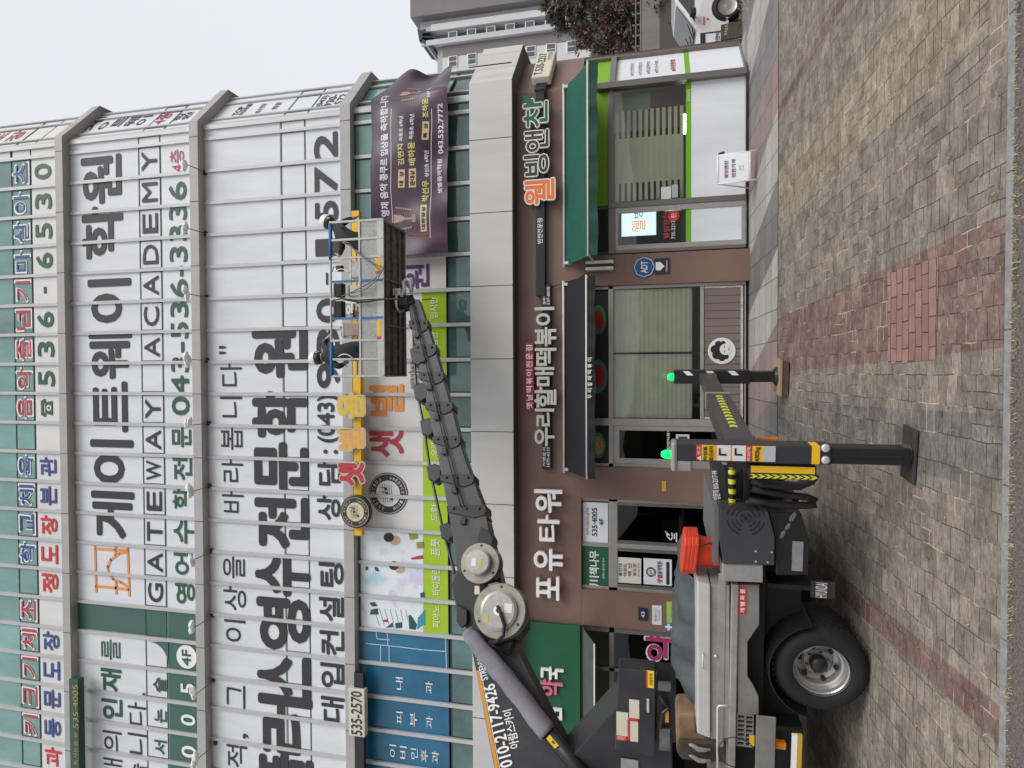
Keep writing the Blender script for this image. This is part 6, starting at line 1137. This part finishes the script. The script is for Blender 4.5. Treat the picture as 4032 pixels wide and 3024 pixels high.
# ------------------------------------------------------------------ people in the basket
def person(label, J, bones, rad, skin_pts, helmet, parent_mats, face_dir):
    """J: joint name -> point; one skinned surface over the joints, hands with separate fingers"""
    t = empty('person', tuple(Vector((J['pelvis'].x, J['pelvis'].y, zs+.06))), label, 'person')
    org = t.location.copy(); names = list(J); me = bpy.data.meshes.new('body'); V = [J[n]-org for n in names]; Ed = [(names.index(a), names.index(c)) for a, c in bones]; Rr = [rad[n] for n in names]
    for side in ('l','r'):
        h, e = J['hand_'+side], J['elbow_'+side]; d = (h-e).normalized(); u = Vector(face_dir); s = d.cross(u).normalized(); wi = names.index('hand_'+side)
        for k in range(5):
            l = (.055,.078,.085,.08,.062)[k] if k else .05; off = (k-2.5)*.019
            b0 = h-org + d*.03 + s*off if k else h-org + s*-.045; dd = (d+u*.25).normalized() if k else (d*.6 - s*.8).normalized()
            a = b0 + dd*l*.5; c = a + (dd+u*.6).normalized()*l*.5; i = len(V); V += [b0+dd*.012, a, c]; Rr += [.0105,.0095,.008]; Ed += [(wi,i),(i,i+1),(i+1,i+2)]
    me.from_pydata([tuple(v) for v in V], Ed, []); o = bpy.data.objects.new('body_tmp', me); COL.objects.link(o)
    md = o.modifiers.new('s', 'SKIN'); md.use_smooth_shade = True
    for i, sv in enumerate(me.skin_vertices[0].data): sv.radius = (Rr[i], Rr[i]*(.78 if i < len(names) and names[i] in ('pelvis','belly','chest') else 1)); sv.use_root = (i == names.index('pelvis'))
    sb = o.modifiers.new('d', 'SUBSURF'); sb.levels = 2; sb.render_levels = 2; bpy.context.view_layer.update()
    m2 = bpy.data.meshes.new_from_object(o.evaluated_get(bpy.context.evaluated_depsgraph_get())); m2.name = 'body'; bpy.data.objects.remove(o)
    m2.materials.clear()
    for q in parent_mats: m2.materials.append(q)
    hd = [J['head']-org]; hn = [J['hand_l']-org, J['hand_r']-org]; kn = [J['foot_l']-org, J['foot_r']-org]; pv = (J['pelvis']-org).z
    for p in m2.polygons:
        c = p.center; m = 0
        if min((c-q).length for q in hd) < .135: m = 1
        elif min((c-q).length for q in hn) < .075 or any((c-q).length < .16 and (c-q).dot((q-(J['elbow_'+s_]-org)).normalized()) > -.01 for q, s_ in zip(hn, 'lr')): m = 1
        elif c.z < pv-.02: m = 2
        if min((c-q).length for q in kn) < .15: m = 3
        p.material_index = m; p.use_smooth = True
    bo = bpy.data.objects.new('body', m2); COL.objects.link(bo); bo.parent = t
    up = (J['head']-J['neck']).normalized(); hc = J['head']-org + up*.035; fd = (Vector(face_dir) - up*Vector(face_dir).dot(up)).normalized(); sd_ = up.cross(fd)
    b = MB(); n = 20
    prof = [(.125,0),(.128,.03),(.118,.08),(.088,.12),(.045,.142),(0,.148)]; b.lathe(hc, up, prof, n, 0)
    brim = []; 
    for k in range(n):
        a = 2*math.pi*k/n; rr2 = .128 + .045*max(0, math.cos(a))**2; brim.append(hc + fd*math.cos(a)*rr2 + sd_*math.sin(a)*rr2*.95 - up*.004)
    inn = [hc + fd*math.cos(2*math.pi*k/n)*.118 + sd_*math.sin(2*math.pi*k/n)*.118 for k in range(n)]
    b.raw(brim+inn, [(k,(k+1) % n, n+(k+1) % n, n+k) for k in range(n)]); b.bar(hc-fd*.10+up*.09, hc+fd*.09+up*.10, .02, .02); b.build('helmet', mat('helmet_white', (.78,.78,.76), .3, coat=.3), t, smooth=True)
    b = MB(); b.lathe(hc-up*.03-fd*.012, -up, [(.112,-.03),(.115,0),(.108,.05),(.075,.085)], 16); b.build('hair', HAIR, t, smooth=True)
    b = MB(); f0 = J['head']-org
    for sg in (-1,1): b.lathe(f0+fd*.098+sd_*sg*.035+up*.0, fd, [(0,0),(.012,0),(.006,.006),(0,.007)], 8, 0); b.lathe(f0+sd_*sg*.105-fd*.005, sd_*sg, [(.028,0),(.026,.012),(0,.014)], 10, 1)
    b.hexa([f0+fd*.095+sd_*x-up*.01 for x in (-.013,.013)]+[f0+fd*.10+sd_*x+up*.03 for x in (.006,-.006)], [f0+fd*.118+sd_*x-up*.02 for x in (-.012,.012)]+[f0+fd*.105+sd_*x+up*.028 for x in (.005,-.005)], 1); b.slab([f0+fd*.098+sd_*x+up*z for x, z in ((-.03,-.055),(.03,-.055),(.025,-.045),(-.025,-.045))], fd*.006, 2); b.build('face', [INKB, SKINM, mat('lips', (.32,.13,.11), .5)], t)
    return t
CLOTH = mat('jacket_black', (.018,.018,.021), .75, var=.5, scale=7, bump=.4); TROU = mat('trousers_black', (.022,.023,.027), .8, var=.4, scale=8); SHOE = mat('shoe_dark', (.03,.028,.026), .6)
GLOVE = mat('glove_dark', (.03,.03,.032), .8)
BONES = [('pelvis','belly'),('belly','chest'),('chest','neck'),('neck','head'),('head','crown'),('chest','shoulder_l'),('shoulder_l','elbow_l'),('elbow_l','hand_l'),('chest','shoulder_r'),('shoulder_r','elbow_r'),('elbow_r','hand_r'),('pelvis','hip_l'),('hip_l','knee_l'),('knee_l','ankle_l'),('ankle_l','foot_l'),('pelvis','hip_r'),('hip_r','knee_r'),('knee_r','ankle_r'),('ankle_r','foot_r')]
RAD = dict(pelvis=.165,belly=.160,chest=.175,neck=.062,head=.098,crown=.075,shoulder_l=.082,elbow_l=.058,hand_l=.036,shoulder_r=.082,elbow_r=.058,hand_r=.036,hip_l=.105,knee_l=.072,ankle_l=.05,foot_l=.045,hip_r=.105,knee_r=.072,ankle_r=.05,foot_r=.045)
def pose(Y, hd, nk, ch, be, pl, sl, el, hl, sr, er, hr, dys):
    J = {}; P = lambda q, dy=0: on('E', q[0], q[1], Y+dy)
    J['pelvis'] = P(pl); J['belly'] = P(be); J['chest'] = P(ch); J['neck'] = P(nk); J['head'] = P(hd); J['crown'] = J['head'] + (J['head']-J['neck']).normalized()*.075
    for k, (a, b_, c) in (('l',(sl,el,hl)), ('r',(sr,er,hr))): J['shoulder_'+k] = P(a, dys[k][0]); J['elbow_'+k] = P(b_, dys[k][1]); J['hand_'+k] = P(c, dys[k][2])
    fl = zs+.055
    for k, sg in (('l',-1),('r',1)):
        h = J['pelvis'] + Vector((sg*.10, 0, -.07)); J['hip_'+k] = h; an = Vector((J['pelvis'].x+sg*.13, J['pelvis'].y-.02, fl+.09)); J['ankle_'+k] = an; J['knee_'+k] = (h+an)/2 + Vector((sg*.01, .05, 0)); J['foot_'+k] = an + Vector((sg*.02,.13,-.045))
    return J
J1 = pose(-1.42, (120,1392), (168,1388), (235,1370), (330,1345), (425,1330), (205,1425), (300,1470), (345,1440), (195,1320), (165,1275), (205,1215), dict(l=(0,-.05,.05), r=(0,.08,.20)))
J2 = pose(-1.42, (215,215), (262,235), (320,290), (400,350), (480,390), (300,345), (330,430), (300,500), (300,235), (370,195), (435,172), dict(l=(-.02,-.08,.1), r=(0,.1,.22)))
person('worker in black with white helmet leaning on the rail by the phone digits', J1, BONES, RAD, None, None, [CLOTH, SKINM, TROU, SHOE], (.45,.85,-.15))
person('worker in black with white helmet reaching over the end of the basket', J2, BONES, RAD, None, None, [CLOTH, SKINM, TROU, SHOE], (.75,.6,-.25))
# ------------------------------------------------------------------ beside the building
t = thing('a_frame_sign', 'white A-frame board with handwritten shop lettering on the forecourt', 'sign')
g0 = ongr('C1',1603,1185); g1 = ongr('C1',1608,1010); ya = min(g0.y, g1.y); ya = -.62; a, q, z0, z1 = rectF('C1', 1385,1003,1570,1190, ya); zb_ = gz(ya)+.01; zt_2 = on('C1',1368,1100,ya+.08).z
b = MB()
for x in (a, q):
    b.tube([(x,ya-.06,zb_),(x,ya+.04,zt_2)], .014, 8); b.tube([(x,ya+.42,gz(ya+.42)+.012),(x,ya+.05,zt_2-.02)], .014, 8)
b.tube([(a,ya+.04,zt_2),(q,ya+.04,zt_2)], .014, 8); b.tube([(a,ya-.045,z0-.02),(q,ya-.045,z0-.02)], .012, 8); b.build('frame', TXTW, t, smooth=True)
b = MB(); b.hexa([(a+.01,ya-.055,z0),(q-.01,ya-.055,z0),(q-.01,ya-.04,z0),(a+.01,ya-.04,z0)], [(a+.01,ya+.02,z1),(q-.01,ya+.02,z1),(q-.01,ya+.035,z1),(a+.01,ya+.035,z1)]); b.build('board', WHITE, t)
def af(s, x0, y0, x1, y1, m, bold=.03):
    p = lambda x, y: on('C1', x, y, ya-.06) ; bl, br, tl = p(x1,y1), p(x1,y0), p(x0,y1); f = lambda z: ya-.06+(z-z0)/(z1-z0)*.075-.003
    o_ = Vector((bl.x, f(bl.z), bl.z)); put(bb, s, o_, (1,0,0), Vector((0,.075/(z1-z0),1)).normalized(), br.x-bl.x, tl.z-bl.z, bold, m)
bb = MB(); af('웰빙', 1415,1105,1440,1155, 1); af('앤찬', 1415,1040,1440,1100, 0); af('반찬가게', 1462,1035,1488,1150, 0); af('김밥', 1512,1075,1522,1112, 0, .01); af('도시락', 1532,1075,1542,1112, 0, .01); bb.build('lettering', [INK, REDV], t, fix=False)
b = MB(); b.hexa([Vector((on('C1',1420,y,ya+.1).x, ya+.06+d, z1-.08)) for y, d in ((1015,0),(990,0),(990,.05),(1015,.05))], [Vector((on('C1',1420,y,ya+.1).x, ya+.06+d, z1+.02)) for y, d in ((1012,0),(1000,0),(1000,.05),(1012,.05))]); b.build('weight_bag', INKB, t, bevel=.01)
t = thing('standing_sign', 'white framed board with red and black lettering beside the parked car', 'sign'); YS2 = 1.35
a, q, z0, z1 = rectF('V', 1790,285,2140,440, YS2); b = MB(); b.box(a, q, YS2, YS2+.03, z0, z1, 0); b.build('board', WHITE, t); b = MB(); b.box(a-.03, q+.02, YS2-.01, YS2+.04, z1, z1+.09); b.box(a-.03, a, YS2-.01, YS2+.04, -.1, z1); b.box(q, q+.02, YS2-.01, YS2+.04, -.1, z1); b.build('frame', INKB, t)
b = MB(); putF(b, '밀면', 'V', 1880,330,1920,400, YS2-.004, .03, 0); putF(b, '의집', 'V', 1885,290,1915,328, YS2-.004, .03, 0); putF(b, '회', 'V', 1880,405,1925,430, YS2-.004, .03, 1); putF(b, '막국수', 'V', 1945,310,1970,400, YS2-.004, .02, 0); putF(b, '특선', 'V', 2000,330,2030,420, YS2-.004, .02, 2); putF(b, '점심', 'V', 2050,330,2080,420, YS2-.004, .02, 2); b.build('lettering', [INK, ORNG, mat('ink_steel', (.08,.20,.25), .5)], t, fix=False)
t = thing('leaning_board', 'weathered brown board with white lettering leaning before the white sign', 'board'); YS3 = 1.1
P = [on('V',x,y,YS3) for x, y in ((1935,225),(2155,178),(2165,325),(1930,368))]; b = MB(); b.slab(P, (0,.04,0)); b.build('panel', mat('board_brown', (.085,.065,.045), .8, var=.4, scale=4), t)
b = MB()
for i, ch in enumerate('주차금지 안내'):
    if ch != ' ': putF(b, ch, 'V', 1965+i*2, 300-i*24, 1990+i*2, 318-i*24, YS3-.004, .02)
o = b.build('lettering', TXTW, t, fix=False)
# white car at the right of the building
CAR = empty('parked_car', (0,0,0), 'white parked car with dark windows beyond the corner of the building', 'car'); YC = 3.55; ZC = -.35
cq = lambda x, y, Y=YC: on('V', x, y, Y)
xa = cq(1700,215).x; zr = cq(1500,60).z; zbelt = cq(1715,150).z; CW = 1.72
prof = lambda Y: None
b = MB()
F_ = xa - .95                                    # nose
side = [(F_,ZC+.28),(F_,ZC+.62),(F_+.12,ZC+.74),(xa-.12,zbelt+.02),(xa+.62,zr-.05),(xa+.95,zr),(xa+2.3,zr-.01),(xa+3.0,zr-.28),(xa+3.25,zbelt),(xa+3.3,ZC+.5),(xa+3.28,ZC+.28)]
n = len(side); L_ = []; 
for f, ins in ((0,.05),(.035,.0),(.5,0),(.965,0),(1,.05)):
    L_.append([Vector((x + (ins*1.2 if i in (0,1,2) else (-ins if i > 8 else 0)), YC + CW*f + (.10*max(0,(z-zbelt))/(zr-zbelt)*(1-2*f)), z-ins*.5*(i in (4,5,6)))) for i, (x, z) in enumerate(side)])
for A, B in zip(L_, L_[1:]): b.raw(A+B, [(i, i+1, n+i+1, n+i) for i in range(n-1)] + [(n-1, 0, n, 2*n-1)])
for A in (L_[0], L_[-1]): b.face(A)
b.build('body', mat('car_white', (.70,.70,.69), .25, coat=.6), CAR, bevel=.02)
GLC = mat('car_glass', (.012,.014,.016), .06, spec=.8)
b = MB(); yy = lambda z: YC + .10*max(0,(z-zbelt))/(zr-zbelt) - .006
b.face([Vector((x, yy(z), z)) for x, z in ((xa+.22,zbelt+.06),(xa+.05,zbelt+.05),(xa+.66,zr-.10),(xa+.98,zr-.07),(xa+1.5,zr-.08),(xa+1.5,zbelt+.06))]); b.face([Vector((x, yy(z), z)) for x, z in ((xa+1.56,zbelt+.06),(xa+1.56,zr-.08),(xa+2.25,zr-.09),(xa+2.75,zr-.3),(xa+2.8,zbelt+.06))]); b.build('side_window', GLC, CAR, fix=False)
b = MB(); d = Vector((-.01,0,.012)); b.face([Vector((xa-.10,YC+.09,zbelt+.04))+d, Vector((xa-.10,YC+CW-.09,zbelt+.04))+d, Vector((xa+.58,YC+CW-.17,zr-.075))+d, Vector((xa+.58,YC+.17,zr-.075))+d]); b.build('windshield', GLC, CAR, fix=False)
b = MB()
for s in (.25,.62): b.bar((xa-.12,YC+CW*s,zbelt+.06), (xa+.05,YC+CW*s-.35,zbelt+.21), .015, .015)
b.build('wiper', INKB, CAR)
for x in (xa+.30, xa+2.6):
    for y in (YC-.03, YC+CW-.17):
        wn = empty('wheel', (x, y, ZC+.31)); wn.parent = CAR
        b = MB(); b.lathe((0,0,0), (0,1,0), [(.20,.02),(.22,-.005),(.29,0),(.31,.03),(.31,.17),(.29,.20),(0,.2)], 32); b.build('tyre', RUBBER, wn, smooth=True); b = MB(); b.lathe((0,-.004,0), (0,1,0), [(.21,0),(.195,.012),(.05,.004),(0,.0)], 24); b.build('rim', RIM, wn, smooth=True)
    b = MB(); k = 20; P = [(x+math.cos(R(180)*i/k)*.34, ZC+.31+math.sin(R(180)*i/k)*.34) for i in range(k+1)]; b.face([Vector((px, YC-.004, pz)) for px, pz in P] + [Vector((x+.34,YC-.004,ZC+.2)), Vector((x-.34,YC-.004,ZC+.2))][::1]); b.build('wheel_arch', INKB, CAR, fix=False)
b = MB(); p = cq(1778,185, YC-.006); b.box(p.x-.09, p.x+.09, YC-.012, YC+.02, p.z-.012, p.z+.012, 0); p = cq(1812,170,YC-.006); b.lathe(p, (0,-1,0), [(0,0),(.026,0),(.022,.01),(0,.012)], 14, 0); b.build('side_marker', mat('marker_red', (.55,.05,.03), .35), CAR)
b = MB(); b.box(F_-.012, F_+.14, YC-.004, YC+.34, ZC+.52, ZC+.68); b.box(F_-.012, F_+.14, YC+CW-.34, YC+CW+.004, ZC+.52, ZC+.68); b.build('headlight', mat('lamp_clear', (.45,.46,.48), .1, coat=.5), CAR, bevel=.03)
b = MB(); b.bar((xa+.18,YC-.14,zbelt+.08),(xa+.18,YC+.02,zbelt+.05),.05,.04); b.box(xa+.10,xa+.24,YC-.24,YC-.08,zbelt+.03,zbelt+.17); b.build('mirror', INKB, CAR, bevel=.02)
# retaining wall, fence posts behind the car
WALLC = mat('wall_concrete', (.235,.225,.21), .85, var=.18, scale=1.2, streak=.3); zw = lambda x: on('O', x, 120, 24).z
t = thing('retaining_wall', 'long pale concrete parapet wall across the road behind the car', 'wall')
b = MB(); b.box(6, 60, 24, 24.3, zw(2597), zw(2524)); b.box(6, 60, 23.97, 24.33, zw(2524), zw(2524)+.06); b.build('parapet', WALLC, t)
b = MB(); b.box(6, 60, 23.98, 24.5, -.5, zw(2597)-.004); b.build('wall_base', mat('wall_dark', (.10,.095,.09), .85, var=.15, scale=1), t)
b = MB(); b.box(6, 60, 24.1, 24.2, zw(2505), zw(2503)+.03); 
for i in range(40): b.box(10+i*.6, 10.05+i*.6, 24.1, 24.2, zw(2524)+.05, zw(2503)+.2)
b.build('railing', mat('railing_grey', (.20,.20,.20), .6), t)
# apartment towers
def tower(label, strips, Y, zb, parts, cat='apartment block'):
    t = empty('apartment_block', (strips[0][0], Y, 0), label, cat); o0 = Vector((strips[0][0], Y, 0))
    for (x0, x1, z1, dy, m, win) in strips:
        b = MB(); b.box(x0-o0.x, x1-o0.x, dy, dy+14, zb, z1); w_ = b.build('wall', m, t)
        if win:
            xs, wd, zh, sp = win; k = 0; z = z1-2.2
            while z > 8 and k < 16:
                for xw in xs:
                    b = MB(); c_ = x0-o0.x+xw; b.box(c_, c_+wd, dy-.12, dy+.05, z, z+zh, 0); b.box(c_+.1, c_+wd/2-.06, dy-.15, dy-.11, z+.12, z+zh-.12, 1); b.box(c_+wd/2+.06, c_+wd-.1, dy-.15, dy-.11, z+.12, z+zh-.12, 1); b.build('window', [TXTW, mat('far_glass', (.10,.115,.13), .2)], w_)
                z -= sp; k += 1
        b = MB()
        if z1 < 33:
            b.box(x0-o0.x+.1, x1-o0.x-.1, dy+.2, dy+.4, z1, z1+.8); b.build('parapet', ALUG, w_)
    return t
AX = lambda x, y: on('O', x, y, 70)
WA, BRN, SLT, GRW = mat('far_white', (.66,.66,.665), .8, var=.06, scale=.3), mat('far_brown', (.23,.205,.21), .8, var=.08, scale=.3), mat('far_slate', (.20,.22,.245), .8, var=.08, scale=.3), mat('far_grey_white', (.58,.59,.605), .8, var=.1, scale=.4)
e = lambda y, x=1760: AX(x, y).x
tower('tall apartment block in white, brown and slate strips with rows of small windows', [(e(296), e(226), AX(1742,260).z, 0, WA, ((1.0,),1.5,1.3,2.75)), (e(226)+.01, e(163), AX(1733,200).z, 1.0, BRN, ((2.3,),1.7,1.3,2.75)), (e(163)+.01, e(142), AX(1700,150).z+1, .4, GRW, None), (e(142)+.01, e(104), AX(1682,120).z, 2.0, SLT, None), (e(104)+.01, e(78), AX(1690,90).z, .6, WA, None), (e(78)+.01, e(48), AX(1640,60).z, 1.5, GRW, ((2.6,),1.3,1.0,2.75)), (e(48)+.01, e(-60), AX(1615,10).z, 0, BRN, None)], 70, -1, None)
t = thing('roof_canopy', 'dark curved roof ornament on top of the tall apartment block', 'roof'); P = [on('B1',x,y,71) for x, y in ((1068,190),(1100,210),(1180,215),(1180,232),(1120,236),(1110,260),(1160,300),(1178,328),(1140,300),(1085,275),(1068,240))]
b = MB(); P4 = [on('B1',x,y,70.5) for x, y in ((1066,188),(1080,270),(1095,275),(1105,205))]; b.slab(P4, (0,5,0)); P4 = [on('B1',x,y,70.5) for x, y in ((1080,262),(1135,300),(1175,328),(1165,296),(1110,258))]; b.slab(P4, (0,5,0)); P4 = [on('B1',x,y,70.5) for x, y in ((1100,205),(1100,215),(1140,215),(1140,205))]; b.slab(P4, (0,5,0)); P4 = [on('B1',x,y,70.5) for x, y in ((1105,235),(1105,243),(1160,243),(1160,235))]; b.slab(P4, (0,5,0)); b.build('shell', mat('roof_slate', (.045,.05,.06), .7), t)
# rusty conifers in front of the towers
def conifer(label, base, h, rad, seed, cols, n=2600, lean=0):
    r2 = random.Random(seed); t = empty('conifer_tree', tuple(base), label, 'tree', 'conifers beyond the parapet wall')
    b = MB(); b.tube([(0,0,0),(.05,0,h*.5),(0,.05,h*.97)], [h*.028,h*.018,.02], 8)
    limbs = []
    for k in range(46):
        z = h*(.12+.85*(k/46)); a = k*2.4+r2.uniform(-.4,.4); l = rad*(1-(z/h)**1.5*.85)*r2.uniform(.65,1.15); tip = Vector((math.cos(a)*l, math.sin(a)*l, z+l*r2.uniform(-.05,.35))); limbs.append((Vector((0,0,z)), tip)); b.tube([(0,0,z), Vector((0,0,z)).lerp(tip,.5)+Vector((0,0,-.05)), tip], [.05,.03,.01], 5)
    b.build('trunk', mat('bark', (.075,.055,.045), .9), t)
    b = MB()
    for _ in range(n):
        p0, p1 = r2.choice(limbs); f = r2.uniform(.2,1.05); c = p0.lerp(p1, f) + Vector((r2.gauss(0,.16),r2.gauss(0,.16),r2.gauss(0,.14))); m = (hash((int(c.x*2), int(c.y*2), int(c.z*1.6))) + r2.randrange(2)) % len(cols)
        d = (p1-p0).normalized(); d = (d + Vector((r2.uniform(-.6,.6), r2.uniform(-.6,.6), r2.uniform(-.3,.7)))).normalized(); s = d.cross(Vector((r2.uniform(-1,1), r2.uniform(-1,1), 1))).normalized(); l = r2.uniform(.22,.5); wd = l*.16
        b.face([c, c+d*l*.4+s*wd, c+d*l, c+d*l*.4-s*wd], m)
        d2 = (d+s*.9).normalized(); b.face([c+d*l*.3, c+d*l*.3+d2*l*.4+Vector((0,0,wd)), c+d*l*.3+d2*l*.6, c+d*l*.3+d2*l*.35-Vector((0,0,wd))], m)
    b.build('crown', cols, t, fix=False); return t
RUST = [mat('needles_rust', (.25,.15,.11), .9), mat('needles_brown', (.19,.13,.105), .9), mat('needles_olive', (.105,.112,.085), .9), mat('needles_dull', (.14,.13,.105), .9)]
OLV = [mat('needles_olive', (0,0,0)), mat('needles_dull', (0,0,0)), mat('needles_green', (.07,.085,.06), .9), RUST[1]]
zz = 0
for lb, y, x0, Y, rd, sd, cols in (('rusty brown conifer standing nearest to the shop corner', 205, 2330, 26, 1.7, 1, RUST), ('brown conifer with dense rusty needles, second from the shop corner', 140, 2250, 28, 2.3, 2, RUST), ('dark olive conifer between the rusty ones', 95, 2165, 30, 2.2, 3, OLV), ('tall dull green conifer reaching above the rusty ones', 40, 2120, 29, 2.4, 4, OLV), ('rusty conifer at the upper edge of the frame', -30, 2150, 27, 2.4, 5, RUST), ('low rusty conifer in front of the olive one', 75, 2330, 25.4, 1.6, 6, RUST)):
    top = on('O', x0, y, Y); conifer(lb, (top.x, Y, -.3), top.z+.3, rd, sd, cols)
# unseen dark mass added across the road, standing for trees the glass reflects
b = MB(); rh = random.Random(9); xs_ = [-60+i*2 for i in range(61)]; top = [2.2+1.6*rh.random()+.8*math.sin(i*.5) for i in range(61)]
vs = [];
for i, x in enumerate(xs_): vs += [Vector((x,-34,-.55)), Vector((x+rh.uniform(-.6,.6),-36,top[i]*.6)), Vector((x,-39,top[i])), Vector((x,-60,top[i]*.9))]
b.raw(vs, [(4*i+j, 4*i+j+1, 4*i+5+j, 4*i+4+j) for i in range(60) for j in range(3)]); tag(b.build('reflected_tree_mass', mat('wood_dark', (.04,.042,.03), .95, var=.5, scale=1.5), fix=False), kind='structure')
